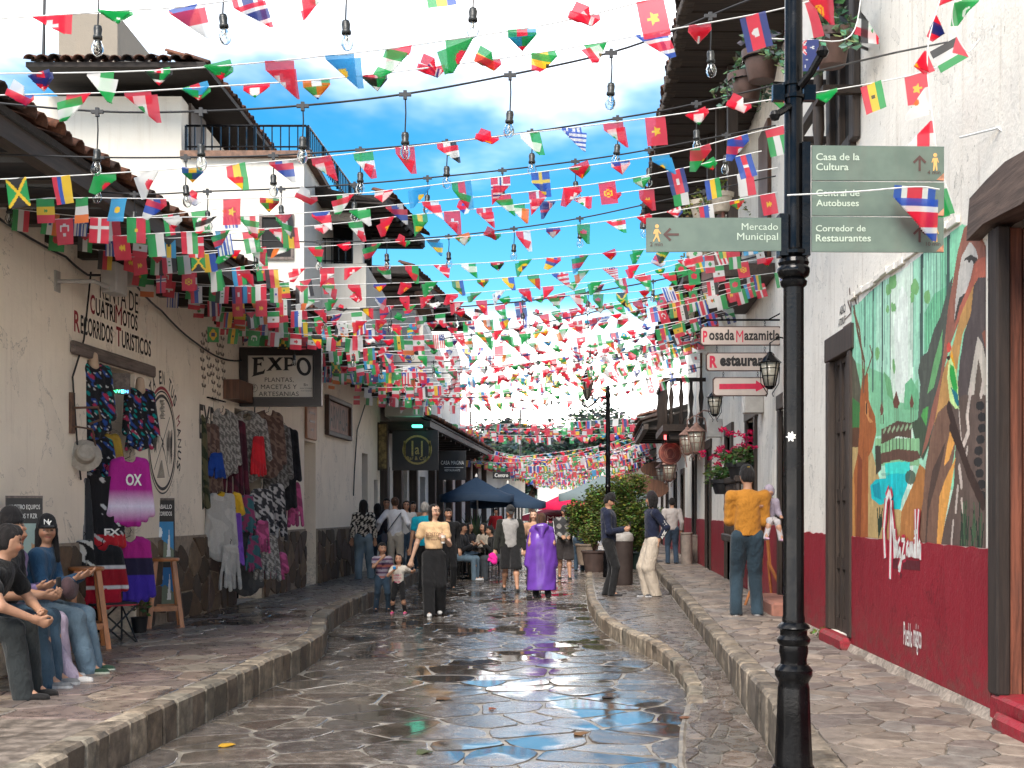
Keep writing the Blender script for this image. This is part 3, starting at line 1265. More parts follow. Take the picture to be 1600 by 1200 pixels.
# ================================================================== LEFT SIDE
houseL = empty('shop_house', (0, 0, 0), label='long cream one-storey shop house with stone base and tiled eave on the left', cat='house')
hL = [(12.92, 14.25, 0.25, 3.12), (18.15, 19.6, 0.25, 3.05), (22.45, 23.35, 0.25, 2.82)]
WL = wall('wall', Lm, 6.5, 27.0, 0.0, 4.35, 0.35, hL, M_cream, houseL)
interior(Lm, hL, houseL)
# stone base of the left wall, each stone its own piece
def dado_left(y0, y1, top, seed, limit, cu=0.36):
 base = MB()
 base.box((y0, 0.2, 0.001), (y1, top, 0.03), mp=lambda u, v, n: Lm(u, v, n))
 b = base.build('stone_base', simple('dado_mortar', (0.26, 0.21, 0.16), 0.9, 0.25, 12, bump=0.4), houseL, auto=False)
 cells = voronoi_cells(y0, y1, 0.25, top - 0.02, cu, 0.34, 0.018, seed)
 stone_field(b, cells, lambda u, v, n: Lm(u, v, 0.028 + n), 0.022, M_dadostone, [(0.17, 0.115, 0.075), (0.12, 0.09, 0.066), (0.21, 0.15, 0.10), (0.145, 0.105, 0.085), (0.10, 0.08, 0.066)], seed,
    name='base_stone', limit=limit, key=lambda p: sum(q[0] for q in p) / len(p), tilt=0.02)
 return b
dado_left(10.2, 12.9, 1.28, 31, 90)
dado_left(14.3, 18.13, 1.28, 32, 140)
dado_left(19.62, 22.43, 1.27, 33, 90)
dado_left(23.37, 26.99, 1.26, 34, 90, 0.42)
eave(houseL, Lm, 8.0, 22.4, 4.1, 1.22, 4.24, 1, beams=0.75, seed=41, tlimit=200, tile_rows=4)
eave(houseL, Lm, 22.42, 30.2, 4.05, 1.1, 4.30, 1, beams=0.8, seed=42, tlimit=60, tile_rows=3)
# lintel over the jersey shop, with the painted words above
m = MB()
m.bbox((12.5, 3.13, 0.0), (14.8, 3.26, 0.05), 0.012, mp=Lm)
m.build('lintel', M_greywood, houseL, auto=False)
m = MB()
text_in(m, 'RENTA DE', Lm, 13.25, 14.35, 3.80, 4.02, 0, 0.02)
text_in(m, 'C', Lm, 13.0, 13.12, 3.60, 3.80, 1, 0.02)
text_in(m, 'UATRI', Lm, 13.14, 13.66, 3.60, 3.78, 0, 0.02)
text_in(m, 'M', Lm, 13.68, 13.86, 3.60, 3.80, 1, 0.02)
text_in(m, 'OTOS', Lm, 13.88, 14.33, 3.60, 3.78, 0, 0.02)
text_in(m, 'R', Lm, 12.60, 12.74, 3.36, 3.57, 1, 0.02)
text_in(m, 'ECORRIDOS', Lm, 12.76, 13.60, 3.36, 3.55, 0, 0.02)
text_in(m, 'T', Lm, 13.70, 13.84, 3.36, 3.57, 1, 0.02)
text_in(m, 'URISTICOS', Lm, 13.86, 14.76, 3.36, 3.55, 0, 0.02)
m.build('painted_words', [M_lead_k, M_lead_r], houseL, auto=False)
# round painted emblem
m = MB()
cy, cz, RR = 15.15, 2.40, 0.47
def ringband(m, r0, r1, a0, a1, mat, n=48, ecc=1.0):
 vs, fs = [], []
 for i in range(n + 1):
  a = a0 + (a1 - a0) * i / n
  for r in (r0, r1):
   vs.append(Lm(cy + r * math.cos(a) * 1.0, cz + r * math.sin(a) * 1.25, 0.003))
 for i in range(n):
  fs.append((2 * i, 2 * i + 1, 2 * i + 3, 2 * i + 2))
 m.add(vs, fs, mat)
ringband(m, 0.425, 0.455, 0, 2 * math.pi, 0)
ringband(m, 0.475, 0.49, 0, 2 * math.pi, 0)
ringband(m, 0.50, 0.53, math.pi * 0.25, math.pi * 0.8, 1)
word = 'RUTA EN TUS MANUS'
for i, ch in enumerate(word):
 if ch == ' ':
  continue
 a = R(150 - i * 10.6)
 vs, fs = text_polys(ch, 0.02)
 x0, x1 = min(v[0] for v in vs), max(v[0] for v in vs)
 y0, y1 = min(v[1] for v in vs), max(v[1] for v in vs)
 pts = []
 for (x, y) in vs:
  t = ((x - x0) / (x1 - x0) - 0.5) * 0.085
  rr = 0.55 + (y - y0) / (y1 - y0) * 0.13
  pts.append(Lm(cy + (rr * math.cos(a) + t * math.sin(a)), cz + (rr * math.sin(a) - t * math.cos(a)) * 1.25, 0.003))
 m.add(pts, fs, 1 if i == 12 else 0)
def stroke(m, pts, w, mat, mp=Lm, n=0.003):
 for (a, b), (c, d) in zip(pts[:-1], pts[1:]):
  L = math.hypot(c - a, d - b) or 1
  ox, oy = -(d - b) / L * w / 2, (c - a) / L * w / 2
  m.add([mp(a + ox, b + oy, n), mp(c + ox, d + oy, n), mp(c - ox, d - oy, n), mp(a - ox, b - oy, n)], [(0, 1, 2, 3)], mat)
E = lambda a, b: (cy + a, cz + b)
stroke(m, [E(-.28, -.33), E(.02, .02), E(.26, .32)], .012, 0)
stroke(m, [E(-.22, .34), E(-.10, .1), E(.05, -.03)], .012, 0)
stroke(m, [E(.06, -.1), E(.24, -.4)], .012, 0)
stroke(m, [E(-.04, .05), E(.03, .0), E(-.01, -.03), E(.06, -.1)], .025, 0)
rr_ = random.Random(5)
for k in range(26):   # little sketches: pines, a rider, hills
 a = rr_.uniform(-.36, -.12)
 stroke(m, [E(a, rr_.uniform(-.15, .0)), E(a + .01, rr_.uniform(.05, .2))], .009, 0)
 a = rr_.uniform(.14, .34)
 stroke(m, [E(a, rr_.uniform(-.25, -.05)), E(a + .01, rr_.uniform(.05, .18))], .007, 0)
for k in range(16):
 z = .28 + k * 0.014
 stroke(m, [E(-.07 - .03 * math.sin(k), z), E(.06 + .03 * math.cos(k * 2), z + .01)], .008, 0)
 z = -.42 + k * 0.013
 w = .16 * (1 - k / 18)
 stroke(m, [E(-.03 - w, z), E(-.03 + w * .7, z + .012)], .007, 0)
m.build('painted_emblem', [M_lead_k, M_lead_r], houseL, auto=False)
# painted flower sprays beside the EXPO sign and EXPO letters low down
m = MB()
for s in range(5):
 y = 16.7 + s * 0.22
 z = 3.1 + 0.18 * math.sin(s * 2)
 pts = [(y + 0.04 * math.sin(k), z + k * 0.11) for k in range(8 - (s % 3))]
 stroke(m, pts, 0.012, 0)
 for (a, b) in pts[1:]:
  for sg in (-1, 1):
   m.add([Lm(a, b, .003), Lm(a + sg * .05, b + .05, .003), Lm(a + sg * .1, b + .03, .003), Lm(a + sg * .06, b - .01, .003)], [(0, 1, 2, 3)], 0)
text_in(m, 'EXPO', Lm, 16.55, 17.5, 2.52, 2.98, 1, 0.02)
m.build('painted_flowers', [simple('paint_grey', (0.22, 0.18, 0.14), 0.8, 0.2, 20, bump=0), M_lead_k], houseL, auto=False)

# electric meter box and cables on the left wall
eb = empty('electric_box', Lm(12.9, 3.9, 0.0), label='grey metal electric box on a bracket above the jersey shop', cat='electric box')
def rel(o, mp):
 L = o.location.copy()
 return lambda u, v, n: tuple(Vector(mp(u, v, n)) - L)
lm = rel(eb, Lm)
m = MB()
m.bbox((12.55, 3.74, 0.28), (12.85, 4.04, 0.44), 0.012, mp=lm)
m.build('box', simple('grey_metal', (0.38, 0.36, 0.33), 0.45, 0.1, 8), eb)
m = MB()
m.tube([lm(12.2, 3.78, 0.0), lm(12.2, 3.78, 0.36), lm(12.55, 3.78, 0.36)], 0.02)
m.box((12.14, 3.68, 0.0), (12.26, 3.88, 0.012), mp=lm)
m.build('bracket', simple('grey_metal', (0, 0, 0)), eb)
m = MB()
m.box((13.12, 3.9, 0.30), (13.2, 4.09, 0.42), mp=lm)
m.build('lamp_panel', simple('grey_metal', (0, 0, 0)), eb, auto=False)


def cable(name, pts, r, mat, sag=0.0, label=None, parent=None, n=5, cat='cable', group=None):
 m = MB()
 P_ = []
 for a, b in zip(pts[:-1], pts[1:]):
  a, b = Vector(a), Vector(b)
  for k in range(6):
   t = k / 6
   P_.append(a.lerp(b, t) - Vector((0, 0, sag * 4 * t * (1 - t) * (b - a).length)))
 P_.append(Vector(pts[-1]))
 m.tube(P_, r, n)
 return m.build(name, mat, parent, label, cat if not parent else None, group)


cable('wall_cable', [Lm(10.0, 4.2, .05), Lm(12.3, 4.03, .05), Lm(12.8, 3.95, .06), Lm(13.2, 4.05, .3), Lm(15, 3.93, .05), Lm(16.3, 3.72, .05), Lm(17.5, 3.66, .05), Lm(19, 3.86, .05)], 0.012, M_wire, 0.02, 'thick black cable running along the wall above the painted words', group=None)
cable('wall_cable', [Lm(12.9, 4.0, .05), Lm(12.75, 3.3, .04), Lm(12.5, 2.9, .03), Lm(12.62, 2.2, .03), Lm(12.7, 1.9, .03)], 0.010, M_wire, 0.01, 'black cable hanging down the wall left of the jersey shop')
cable('wall_cable', [Lm(28.0, 3.9, .05), Lm(27.2, 3.3, .03), Lm(26.9, 2.4, .03), Lm(26.8, 1.9, .03)], 0.014, M_wire, 0.0, 'thin dark cable running down the wall past the pharmacy sign')

# hanging hat and rusty bracket
m = MB()
m.box((12.48, 2.35, 0.0), (12.56, 2.75, 0.03), mp=Lm)
m.tube([Lm(12.52, 2.6, 0.03), Lm(12.7, 2.62, 0.2), Lm(12.72, 2.5, 0.22), Lm(12.6, 2.45, 0.16)], 0.012)
m.tube([Lm(12.52, 2.42, 0.03), Lm(12.66, 2.4, 0.16), Lm(12.7, 2.2, 0.18)], 0.010)
m.build('wall_bracket', M_rust, None, 'small rusty iron bracket on the wall beside the jersey shop', 'bracket')
m = MB()
M_felt = simple('felt', (0.33, 0.29, 0.24), 0.9, 0.15, 20)
c = Vector(Lm(12.62, 2.14, 0.1))
prof = [(0.0, 0.13), (0.07, 0.128), (0.09, 0.11), (0.10, 0.02), (0.15, 0.0), (0.165, -0.008), (0.10, -0.004), (0.08, 0.09), (0.0, 0.11)]
m.lathe(prof, (0, 0, 0), 18)
o = m.build('sun_hat', M_felt, None, 'grey felt hat hanging below the rusty bracket', 'hat')
o.location = c
o.rotation_euler = (R(75), R(0), R(25))

# wood beam and EXPO sign
sg = empty('expo_sign', Lm(18.4, 3.5, 0), label='framed white hanging sign reading EXPO PLANTAS, MACETAS Y ARTESANIAS', cat='sign')
def S(o, Y):
 L = o.location.copy()
 def f(px, py, n=0.0):
  v = P(px, py, Y) - L
  return (v.x, v.y - n, v.z)
 return f
s = S(sg, 18.4)
M_signframe = wood('sign_frame', (0.018, 0.012, 0.010), 0.35, 'x', 0.3, 0.1)
M_signface = simple('sign_face', (0.60, 0.545, 0.46), 0.5, 0.06, 3, bump=0.02)
fr = MB()
for (x0, y0, x1, y1) in ((375, 543, 503, 555), (375, 622, 503, 635), (375, 555, 388, 622), (490, 555, 503, 622)):
 fr.prism([(x0, y1), (x1, y1), (x1, y0), (x0, y0)], s, -0.07, 0.05)
for (x0, y0, x1, y1) in ((387, 554, 491, 556), (387, 621, 491, 623), (386, 556, 388, 621), (489.5, 556, 491.5, 621)):
 fr.prism([(x0, y1), (x1, y1), (x1, y0), (x0, y0)], s, 0.03, 0.062)
fr.build('frame', M_signframe, sg, auto=False)
f = MB()
f.prism([(387.5, 622.5), (490.5, 622.5), (490.5, 554.5), (387.5, 554.5)], s, -0.03, 0.012)
f.build('face', M_signface, sg, auto=False)
tx = MB()
def LET(polys, warp=None):
 for pl in polys:
  tx.add([s(x, y, 0.016) for x, y in pl], [tuple(range(len(pl)))])
# hand-cut serif letters E X P O, following the arched lettering of the sign
LET([[(393, 559), (412, 558), (413, 565), (410, 562), (403, 561.5), (402, 582), (411, 580), (415, 576), (413, 584), (393, 589), (396, 586), (397, 562)],
  [(402, 568), (406, 568), (409, 565.5), (409, 573), (406, 570.5), (402, 571)]])
LET([[(418, 559), (427, 558.5), (440, 577), (442, 578.5), (431, 578.5), (432.5, 577), (421, 561)], [(436, 558.5), (443, 558.5), (440.5, 560), (424, 577.5), (425, 579), (415.5, 580), (418.5, 578)]])
LET([[(443.5, 558.5), (450, 558.5), (450, 577), (453, 578.8), (442, 578.8), (445, 577), (445, 560.5)]])
def oring(cx, cy, rx, ry, ix, iy, n=28, tilt=0.25):
 vs, fs = [], []
 for i in range(n):
  a = 2 * math.pi * i / n
  for (p, q) in ((rx, ry), (ix, iy)):
   x, y = p * math.cos(a), q * math.sin(a)
   x, y = x * math.cos(tilt) - y * math.sin(tilt), x * math.sin(tilt) + y * math.cos(tilt)
   vs.append(s(cx + x, cy + y, 0.016))
 for i in range(n):
  j = (i + 1) % n
  fs.append((2 * i, 2 * i + 1, 2 * j + 1, 2 * j))
 tx.add(vs, fs)
oring(475, 573, 11.2, 14.5, 6.2, 10.2, tilt=-0.25)
LET([[(449.5, 558.5), (456, 558.7), (460.5, 561), (461.8, 565), (460.5, 569.5), (457, 572.3), (452, 573), (449.5, 573), (449.5, 570), (454, 569.5), (456.5, 567.5), (457, 565), (456.3, 562.8), (454, 561.2), (449.5, 561)]])
def T(mb, fn, txt, x0, x1, ytop, ybot, m=0, bold=0.012, n=0.016, sp=1.05):
 text_in(mb, txt, lambda u, v, nn: fn(u, v, nn), x0, x1, ybot, ytop, m, bold, n, sp)
T(tx, s, 'PLANTAS,', 414, 459, 590, 598)
T(tx, s, 'MACETAS Y', 408, 464, 601, 608)
T(tx, s, 'ARTESANIAS', 404.5, 467, 612, 619)
oring(397, 606.5, 6, 6.3, 5.4, 5.7, tilt=0)
T(tx, s, 'JF', 394.5, 399.5, 602.5, 610.5, bold=0.0)
T(tx, s, 'Bv', 475, 481.5, 599, 603.5, bold=0.0)
T(tx, s, 'MACETERIA', 469, 488, 606, 608, bold=-0.005)
T(tx, s, 'FLOR MEXICO', 470.5, 486.5, 610, 611.8, bold=-0.005)
tx.build('lettering', M_lead_k, sg, auto=False)
m = MB()
m.box((-0.2, 17.6, 3.13), (0.22, 18.30, 3.40), mp=lambda n, y, z: (LX(y, n), y, z))
m.build('beam', M_brownwood, houseL, auto=False)
cable('sign_rod', [P(380, 540, 18.4), P(378, 500, 18.4)], 0.012, M_wire, 0, parent=None, label='black rod that holds up the EXPO sign at its left corner', cat='rod')
cable('sign_rod', [P(498, 543, 18.4), P(498, 505, 18.4)], 0.012, M_wire, 0, parent=None, label='black rod that holds up the EXPO sign at its right corner', cat='rod')

# pharmacy sign, wood plaque, door recess
ph = empty('pharmacy_sign', Lm(25, 3.4, 0), label='brown framed wall sign reading FARMACIA', cat='sign')
pm = rel(ph, Lm)
ya, yb = YL(507), YL(544)
za, zb = 3.02, 3.78
m = MB()
for (a, b, c, d) in ((ya, yb, za, za + .09), (ya, yb, zb - .09, zb), (ya, ya + .12, za + .09, zb - .09), (yb - .12, yb, za + .09, zb - .09)):
 m.bbox((a, c, 0.0), (b, d, 0.09), 0.01, mp=pm)
m.build('frame', wood('sign_frame_brown', (0.07, 0.04, 0.028), 0.6), ph, auto=False)
m = MB()
m.box((ya + .1, za + .08, 0.0), (yb - .1, zb - .08, 0.03), mp=pm)
m.build('face', wood('sign_face_pink', (0.34, 0.20, 0.15), 0.7), ph, auto=False)
m = MB()
text_in(m, 'FARMACIA', pm, ya + .2, yb - .2, za + .16, zb - .16, 0, 0.02, 0.034)
m.build('lettering', M_lead_k, ph, auto=False)
pq = empty('wood_plaque', Lm(22.9, 3.1, 0), label='tall plain orange wood plaque left of the pharmacy sign', cat='plaque')
pm = rel(pq, Lm)
m = MB()
m.bbox((22.46, 2.86, 0.002), (23.25, 3.68, 0.05), 0.012, mp=pm)
m.build('board', wood('plaque_wood', (0.33, 0.16, 0.085), 0.6), pq, auto=False)
m = MB()
for k, w_ in enumerate((0.35, 0.5, 0.42, 0.2)):
 m.box((22.85 - w_ / 2, 3.46 - k * .15, 0.05), (22.85 + w_ / 2, 3.50 - k * .15, 0.053), mp=pm)
m.build('carved_line', M_brownwood, pq, auto=False)
# narrow window recesses further along
m = MB()
# ---- second part of the left row: pale house with slit windows
houseL2 = empty('pale_house', (0, 0, 0), label='pale low house with tall slit windows behind the pharmacy sign', cat='house')
h2 = [(27.9, 28.6, 1.0, 2.85), (29.4, 29.9, 1.2, 2.3)]
wall('wall', Lm, 27.02, 30.2, 0.0, 4.3, 0.3, h2, M_cream, houseL2, reveal=M_cream2)
for (a, b, c, d) in h2:
 m = MB()
 m.box((a, c, -0.28), (b, d, -0.24), mp=Lm)
 m.build('shutter', simple('shutter_grey', (0.20, 0.17, 0.15), 0.7, 0.2, 8), houseL2, auto=False)

# ---- the dark porch with the two black signs
porch = empty('bar_house', (0, 0, 0), label='low house with dark beamed porch roof behind the black round-logo sign', cat='house')
LPm = lambda Y, z, n=0.0: (LX(Y, n - 0.15), Y, z)
hP = [(31.2, 32.6, 0.25, 2.7), (34, 35.5, 0.25, 2.7), (38, 39.2, 0.25, 2.6), (43, 44.5, 0.25, 2.6), (48, 49.5, 0.25, 2.6), (55, 56.5, 0.25, 2.6)]
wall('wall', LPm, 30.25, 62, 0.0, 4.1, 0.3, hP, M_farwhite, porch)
interior(LPm, hP, porch)
eave(porch, LPm, 30.3, 62, 3.6, 1.35, 3.72, 1, beams=1.3, seed=44, tlimit=100, tile_rows=3, beam_sec=0.2)
for i, Y in enumerate([31.0, 33.2, 36, 40, 42, 44.6, 47.5, 51, 54, 58]):
 m = MB()
 m.bbox((0.0, Y - 0.14, 0.2), (0.22, Y + 0.14, 3.65), 0.02, mp=lambda n, y, z: LPm(y, z, n + 0.002))
 m.build('post', M_darkwood, porch, auto=False)

# ---- upper storeys behind the first roof: the white tower house
tower = empty('tower_house', (0, 0, 0), label='white two-storey house with tiled hipped roof and iron railed terrace, upper left', cat='house')
def BX(x0, y0, z0, x1, y1, z1, name, mat, parent, bev=0.0, **kw):
 m = MB()
 if bev:
  m.bbox((x0, y0, z0), (x1, y1, z1), bev)
 else:
  m.box((x0, y0, z0), (x1, y1, z1))
 return m.build(name, mat, parent, auto=False, **kw)
Yt = 22.0
X65, X283, X475 = (65 - 800) * Yt / 2000, (283 - 800) * Yt / 2000, (475 - 800) * Yt / 2000
Zr = 1.6 + (797 - 150) * Yt / 2000
Zt = 1.6 + (797 - 247) * Yt / 2000
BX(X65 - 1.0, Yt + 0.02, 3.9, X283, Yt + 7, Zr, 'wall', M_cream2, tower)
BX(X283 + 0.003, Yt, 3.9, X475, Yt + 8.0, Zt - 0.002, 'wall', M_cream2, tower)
# terrace slab edge with tiles
BX(X283 + 0.01, Yt - 0.12, Zt, X475 + 0.12, Yt + 8.0, Zt + 0.10, 'terrace_slab', simple('brick_edge', (0.16, 0.09, 0.06), 0.8, 0.4, 10), tower)
# tower roof: front slope seen from below with tiles on its rim
rz = 1.6 + (797 - 128) * Yt / 2000
m = MB()
xa, xb = (40 - 800) * (Yt - 0.9) / 2000, (320 - 800) * (Yt - 0.9) / 2000
A = [(xa, Yt - 0.9, rz - 0.05), (xb, Yt - 0.9, rz - 0.05), (xb + 0.3, Yt + 8.5, rz - 0.05), (xa, Yt + 8.5, rz - 0.05)]
Bq = [(xa + 2.5, Yt + 2.5, rz + 0.75), (xb - 1.8, Yt + 2.5, rz + 0.75), (xb - 1.6, Yt + 6, rz + 0.75), (xa + 2.5, Yt + 6, rz + 0.75)]
m.add(A + [(x, y, z + 0.08) for x, y, z in A] + Bq, [(3, 2, 1, 0), (0, 1, 5, 4), (1, 2, 6, 5), (2, 3, 7, 6), (3, 0, 4, 7), (4, 5, 9, 8), (5, 6, 10, 9), (6, 7, 11, 10), (7, 4, 8, 11), (8, 9, 10, 11)])
troof = m.build('roof', M_under, tower, auto=False)
r = random.Random(3)
n = int((xb - xa) / 0.2)
for i in range(n):
 for row in range(2):
  me = tile_mesh(r.randrange(10))
  o = bpy.data.objects.new('roof_tile', me)
  COL.objects.link(o)
  o.parent = troof
  o.matrix_local = Matrix.Translation((xa + 0.1 + i * 0.2, Yt - 1.0 + row * 0.33, rz + 0.04 + row * 0.08 + r.uniform(-0.01, 0.015))) @ Matrix.Rotation(0.25, 4, 'X')
tiles(troof, lambda Y: xb + 0.06 + (Y - Yt) * 0.03, Yt - 0.8, Yt + 8.4, rz + 0.04, 1, 1, 2, 0.28, 120, 5)
BX((136 - 800) * 24 / 2000, 22.5, rz + 0.1, (222 - 800) * 24 / 2000, 25.6, 1.6 + (797 - 70) * 24 / 2000, 'water_tank_room', plaster('grey_render', (0.26, 0.225, 0.18), 0.3), tower)
cable('mast', [P(67, 118, 23), P(70, -30, 23)], 0.03, M_wire, 0, 'thin dark antenna mast rising from the tower house roof', cat='antenna')
# terrace door and shadow window on the tower side
m = MB()
m.box((X283 + 0.004, Yt + 0.5, Zt + 0.15), (X283 + 0.05, Yt + 1.6, Zt + 1.1))
m.build('terrace_door', M_darkwood, tower, auto=False)
def railing(pa, pb, h, parent, step=0.14, name='railing'):
 pa, pb = Vector(pa), Vector(pb)
 L = (pb - pa).length
 top = MB()
 top.tube([pa + Vector((0, 0, h)), pb + Vector((0, 0, h))], 0.02, 6)
 top.tube([pa + Vector((0, 0, 0.08)), pb + Vector((0, 0, 0.08))], 0.015, 6)
 o = top.build(name, M_iron, parent)
 n = int(L / step)
 for i in range(n + 1):
  q = MB()
  p = pa.lerp(pb, i / n)
  w = 0.022 if i % 8 == 0 else 0.010
  q.box((p.x - w, p.y - w, p.z), (p.x + w, p.y + w, p.z + h))
  q.build('bar', M_iron, o, auto=False)
 return o
railing((X283 + 0.1, Yt - 0.05, Zt + 0.1), (X475 + 0.05, Yt - 0.05, Zt + 0.1), 0.44 + 0.0, tower)
railing((X475 + 0.08, Yt - 0.05, Zt + 0.1), (X475 + 0.55, Yt + 7.8, Zt + 0.1), 0.44, tower, 0.16)
# dark windows of the tower house's lower wall (seen between the flags)
for (a, b, c, d) in ((300, 398, 318, 402), (410, 340, 455, 402)):
 p0, p1 = P(a, d, Yt - 0.01), P(c, b, Yt - 0.01)
 p0, p1 = P(min(a, c), max(b, d), Yt), P(max(a, c), min(b, d), Yt)
 BX(p0.x, Yt - 0.012, p0.z, p1.x, Yt + 0.0, p1.z, 'window', M_dark, tower)
 fo = MB()
 for (x0, z0, x1, z1) in ((p0.x - .05, p0.z - .05, p1.x + .05, p0.z), (p0.x - .05, p1.z, p1.x + .05, p1.z + .05), (p0.x - .05, p0.z, p0.x, p1.z), (p1.x, p0.z, p1.x + .05, p1.z)):
  fo.box((x0, Yt - 0.04, z0), (x1, Yt - 0.001, z1))
 fo.build('window_frame', M_greywood, tower, auto=False)

# ---- the balcony house over the pharmacy: loggia, columns, dark gable eaves
loggia = empty('loggia_house', (0, 0, 0), label='grey-white upper storey with columned loggia and wide dark eave, centre left', cat='house')
Yg = 24.0
gx = lambda px, Y=Yg: (px - 800) * Y / 2000
gz = lambda py, Y=Yg: 1.6 + (797 - py) * Y / 2000
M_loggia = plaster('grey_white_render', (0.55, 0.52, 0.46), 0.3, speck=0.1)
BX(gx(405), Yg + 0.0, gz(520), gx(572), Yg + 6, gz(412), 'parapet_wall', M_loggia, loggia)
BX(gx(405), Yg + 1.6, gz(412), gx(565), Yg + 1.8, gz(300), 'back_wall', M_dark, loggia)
BX(gx(405), Yg + 0.02, gz(345), gx(572), Yg + 0.3, gz(318), 'lintel', M_loggia, loggia)
for (a, b) in ((405, 416), (457, 473), (551, 567)):
 m = MB()
 m.bbox((gx(a), Yg + 0.03, gz(412) + 0.001), (gx(b), Yg + 0.27, gz(345) - 0.001), 0.015)
 m.build('column', M_loggia, loggia, auto=False)
railing((gx(474), Yg + 0.15, gz(412)), (gx(549), Yg + 0.15, gz(412)), 0.5, loggia, 0.12)
BX(gx(566, 25.5) , Yg + 6.01, 3.8, gx(566, 25.5) + 0.9, Yg + 12, gz(430), 'side_wall', M_loggia, loggia)
# wide dark eave, sloping down to the street, seen from below
def dark_gable(parent, pts, thick, seed, tile_edge=(1, 2), name='eave_roof'):
 """pts: 4 underside corners (world); tiles along one edge"""
 m = MB()
 A = [Vector(p) for p in pts]
 B = [p + Vector((0, 0, thick)) for p in A]
 m.add(A + B, [(3, 2, 1, 0), (4, 5, 6, 7), (0, 1, 5, 4), (1, 2, 6, 5), (2, 3, 7, 6), (3, 0, 4, 7)])
 ro = m.build(name, M_under, parent, auto=False)
 r = random.Random(seed)
 # rafters under the boards
 n = 9
 for i in range(n):
  t = (i + 0.5) / n
  a, b = A[0].lerp(A[3], t), A[1].lerp(A[2], t)
  q = MB()
  q.tube([a - Vector((0, 0, 0.05)), b - Vector((0, 0, 0.05))], 0.06, 4)
  q.build('rafter', M_darkwood_x, ro, auto=False)
 a, b = B[tile_edge[0]], B[tile_edge[1]]
 L = (b - a).length
 k = int(L / 0.21)
 d = (B[tile_edge[0]] - B[0]).normalized()
 ang = math.atan2(-d.y, -d.x) - R(90)
 for i in range(k):
  o = bpy.data.objects.new('roof_tile', tile_mesh(r.randrange(10)))
  COL.objects.link(o)
  o.parent = ro
  p = a.lerp(b, (i + 0.5) / k) + d * 0.08
  o.matrix_local = Matrix.Translation(p + Vector((0, 0, 0.02 + r.uniform(-0.01, 0.02)))) @ Matrix.Rotation(ang, 4, 'Z') @ Matrix.Rotation(0.3, 4, 'X')
 return ro
dark_gable(loggia, [P(470, 318, 24.3), P(603, 318, 23.2), P(664, 384, 26.0), P(545, 384, 28.0)], 0.16, 61)
m = MB()
m.add([P(420, 300, 23.4), P(475, 286, 23.2), P(604, 316, 23.1), P(604, 320, 23.1), P(475, 310, 23.4), P(420, 318, 23.5)] + [P(420, 300, 23.4) + Vector((0, 3, 0)), P(475, 286, 23.2) + Vector((0, 3, 0)), P(604, 316, 23.1) + Vector((0, 3, 0)), P(604, 320, 23.1) + Vector((0, 3, 0)), P(475, 310, 23.4) + Vector((0, 3, 0)), P(420, 318, 23.5) + Vector((0, 3, 0))],
  [(5, 4, 3, 2, 1, 0), (6, 7, 8, 9, 10, 11), (0, 1, 7, 6), (1, 2, 8, 7), (2, 3, 9, 8), (3, 4, 10, 9), (4, 5, 11, 10), (5, 0, 6, 11)])
m.build('gable_board', M_under, loggia, auto=False)
# lower big eave further on, on the next house
gable = empty('gable_house', (0, 0, 0), label='white upper storey with dark sloping eave in the middle distance, left of the street', cat='house')
BX(-4.2, 33, 3.9, gx(668, 33.2), 40, gz(505, 33.2), 'wall', M_farwhite, gable)
BX(gx(668, 33.2) - 0.9, 40.01, 3.9, gx(706, 41), 48, gz(520, 41), 'wall', M_farwhite, gable)
dark_gable(gable, [P(560, 425, 31.5), P(640, 428, 31.0), P(735, 516, 36.5), P(560, 516, 38.5)], 0.18, 62)
for (a, b, c, d, Y) in ((612, 470, 632, 515, 32.98), (590, 545, 604, 575, 32.98), (676, 560, 683, 600, 39.9)):
 p0, p1 = P(a, d, Y), P(c, b, Y)
 BX(p0.x, Y - 0.012, p0.z, p1.x, Y + 0.005, p1.z, 'window', M_dark, gable)
 BX(p0.x - 0.08, Y - 0.05, p0.z - 0.1, p1.x + 0.08, Y + 0.0, p0.z - 0.012, 'sill', M_greywood, gable)
# clay pot on the roof corner of the loggia house, wire basket
for (px, py, w, Y) in ((661, 455, 22, 27.0), ):
 m = MB()
 c = P(px, py + 26, Y)
 m.lathe([(0.10, 0), (0.13, 0.05), (0.16, 0.26), (0.18, 0.27), (0.18, 0.33), (0.15, 0.33), (0.14, 0.28), (0.0, 0.27)], c, 16)
 m.build('clay_pot', simple('terracotta', (0.22, 0.12, 0.08), 0.8, 0.25, 12), None, 'brown clay pot standing on the roof corner of the loggia house', 'pot')
BX(gx(600, 27), 26.8, gz(482, 27), gx(672, 27), 28.2, gz(470, 27), 'roof_corner', simple('brick_edge', (0, 0, 0)), loggia)
BX(gx(596, 27), 26.9, gz(545, 27), gx(650, 27), 28.0, gz(482, 27) - 0.002, 'pier_wall', M_loggia, loggia)
# ================================================================== RIGHT SIDE
muralhouse = empty('mural_house', (0, 0, 0), label='tall limewashed house with oxblood base and a forest mural, nearest on the right', cat='house')
hR = [(5.6, 7.72, 0.50, 3.5), (11.52, 12.44, 0.45, 3.05)]
wall('wall', Rm1, 2.0, 14.2, 0.0, 9.0, 0.5, hR, M_white, muralhouse)
interior(Rm1, hR, muralhouse, depth=2.0, thick=0.5)


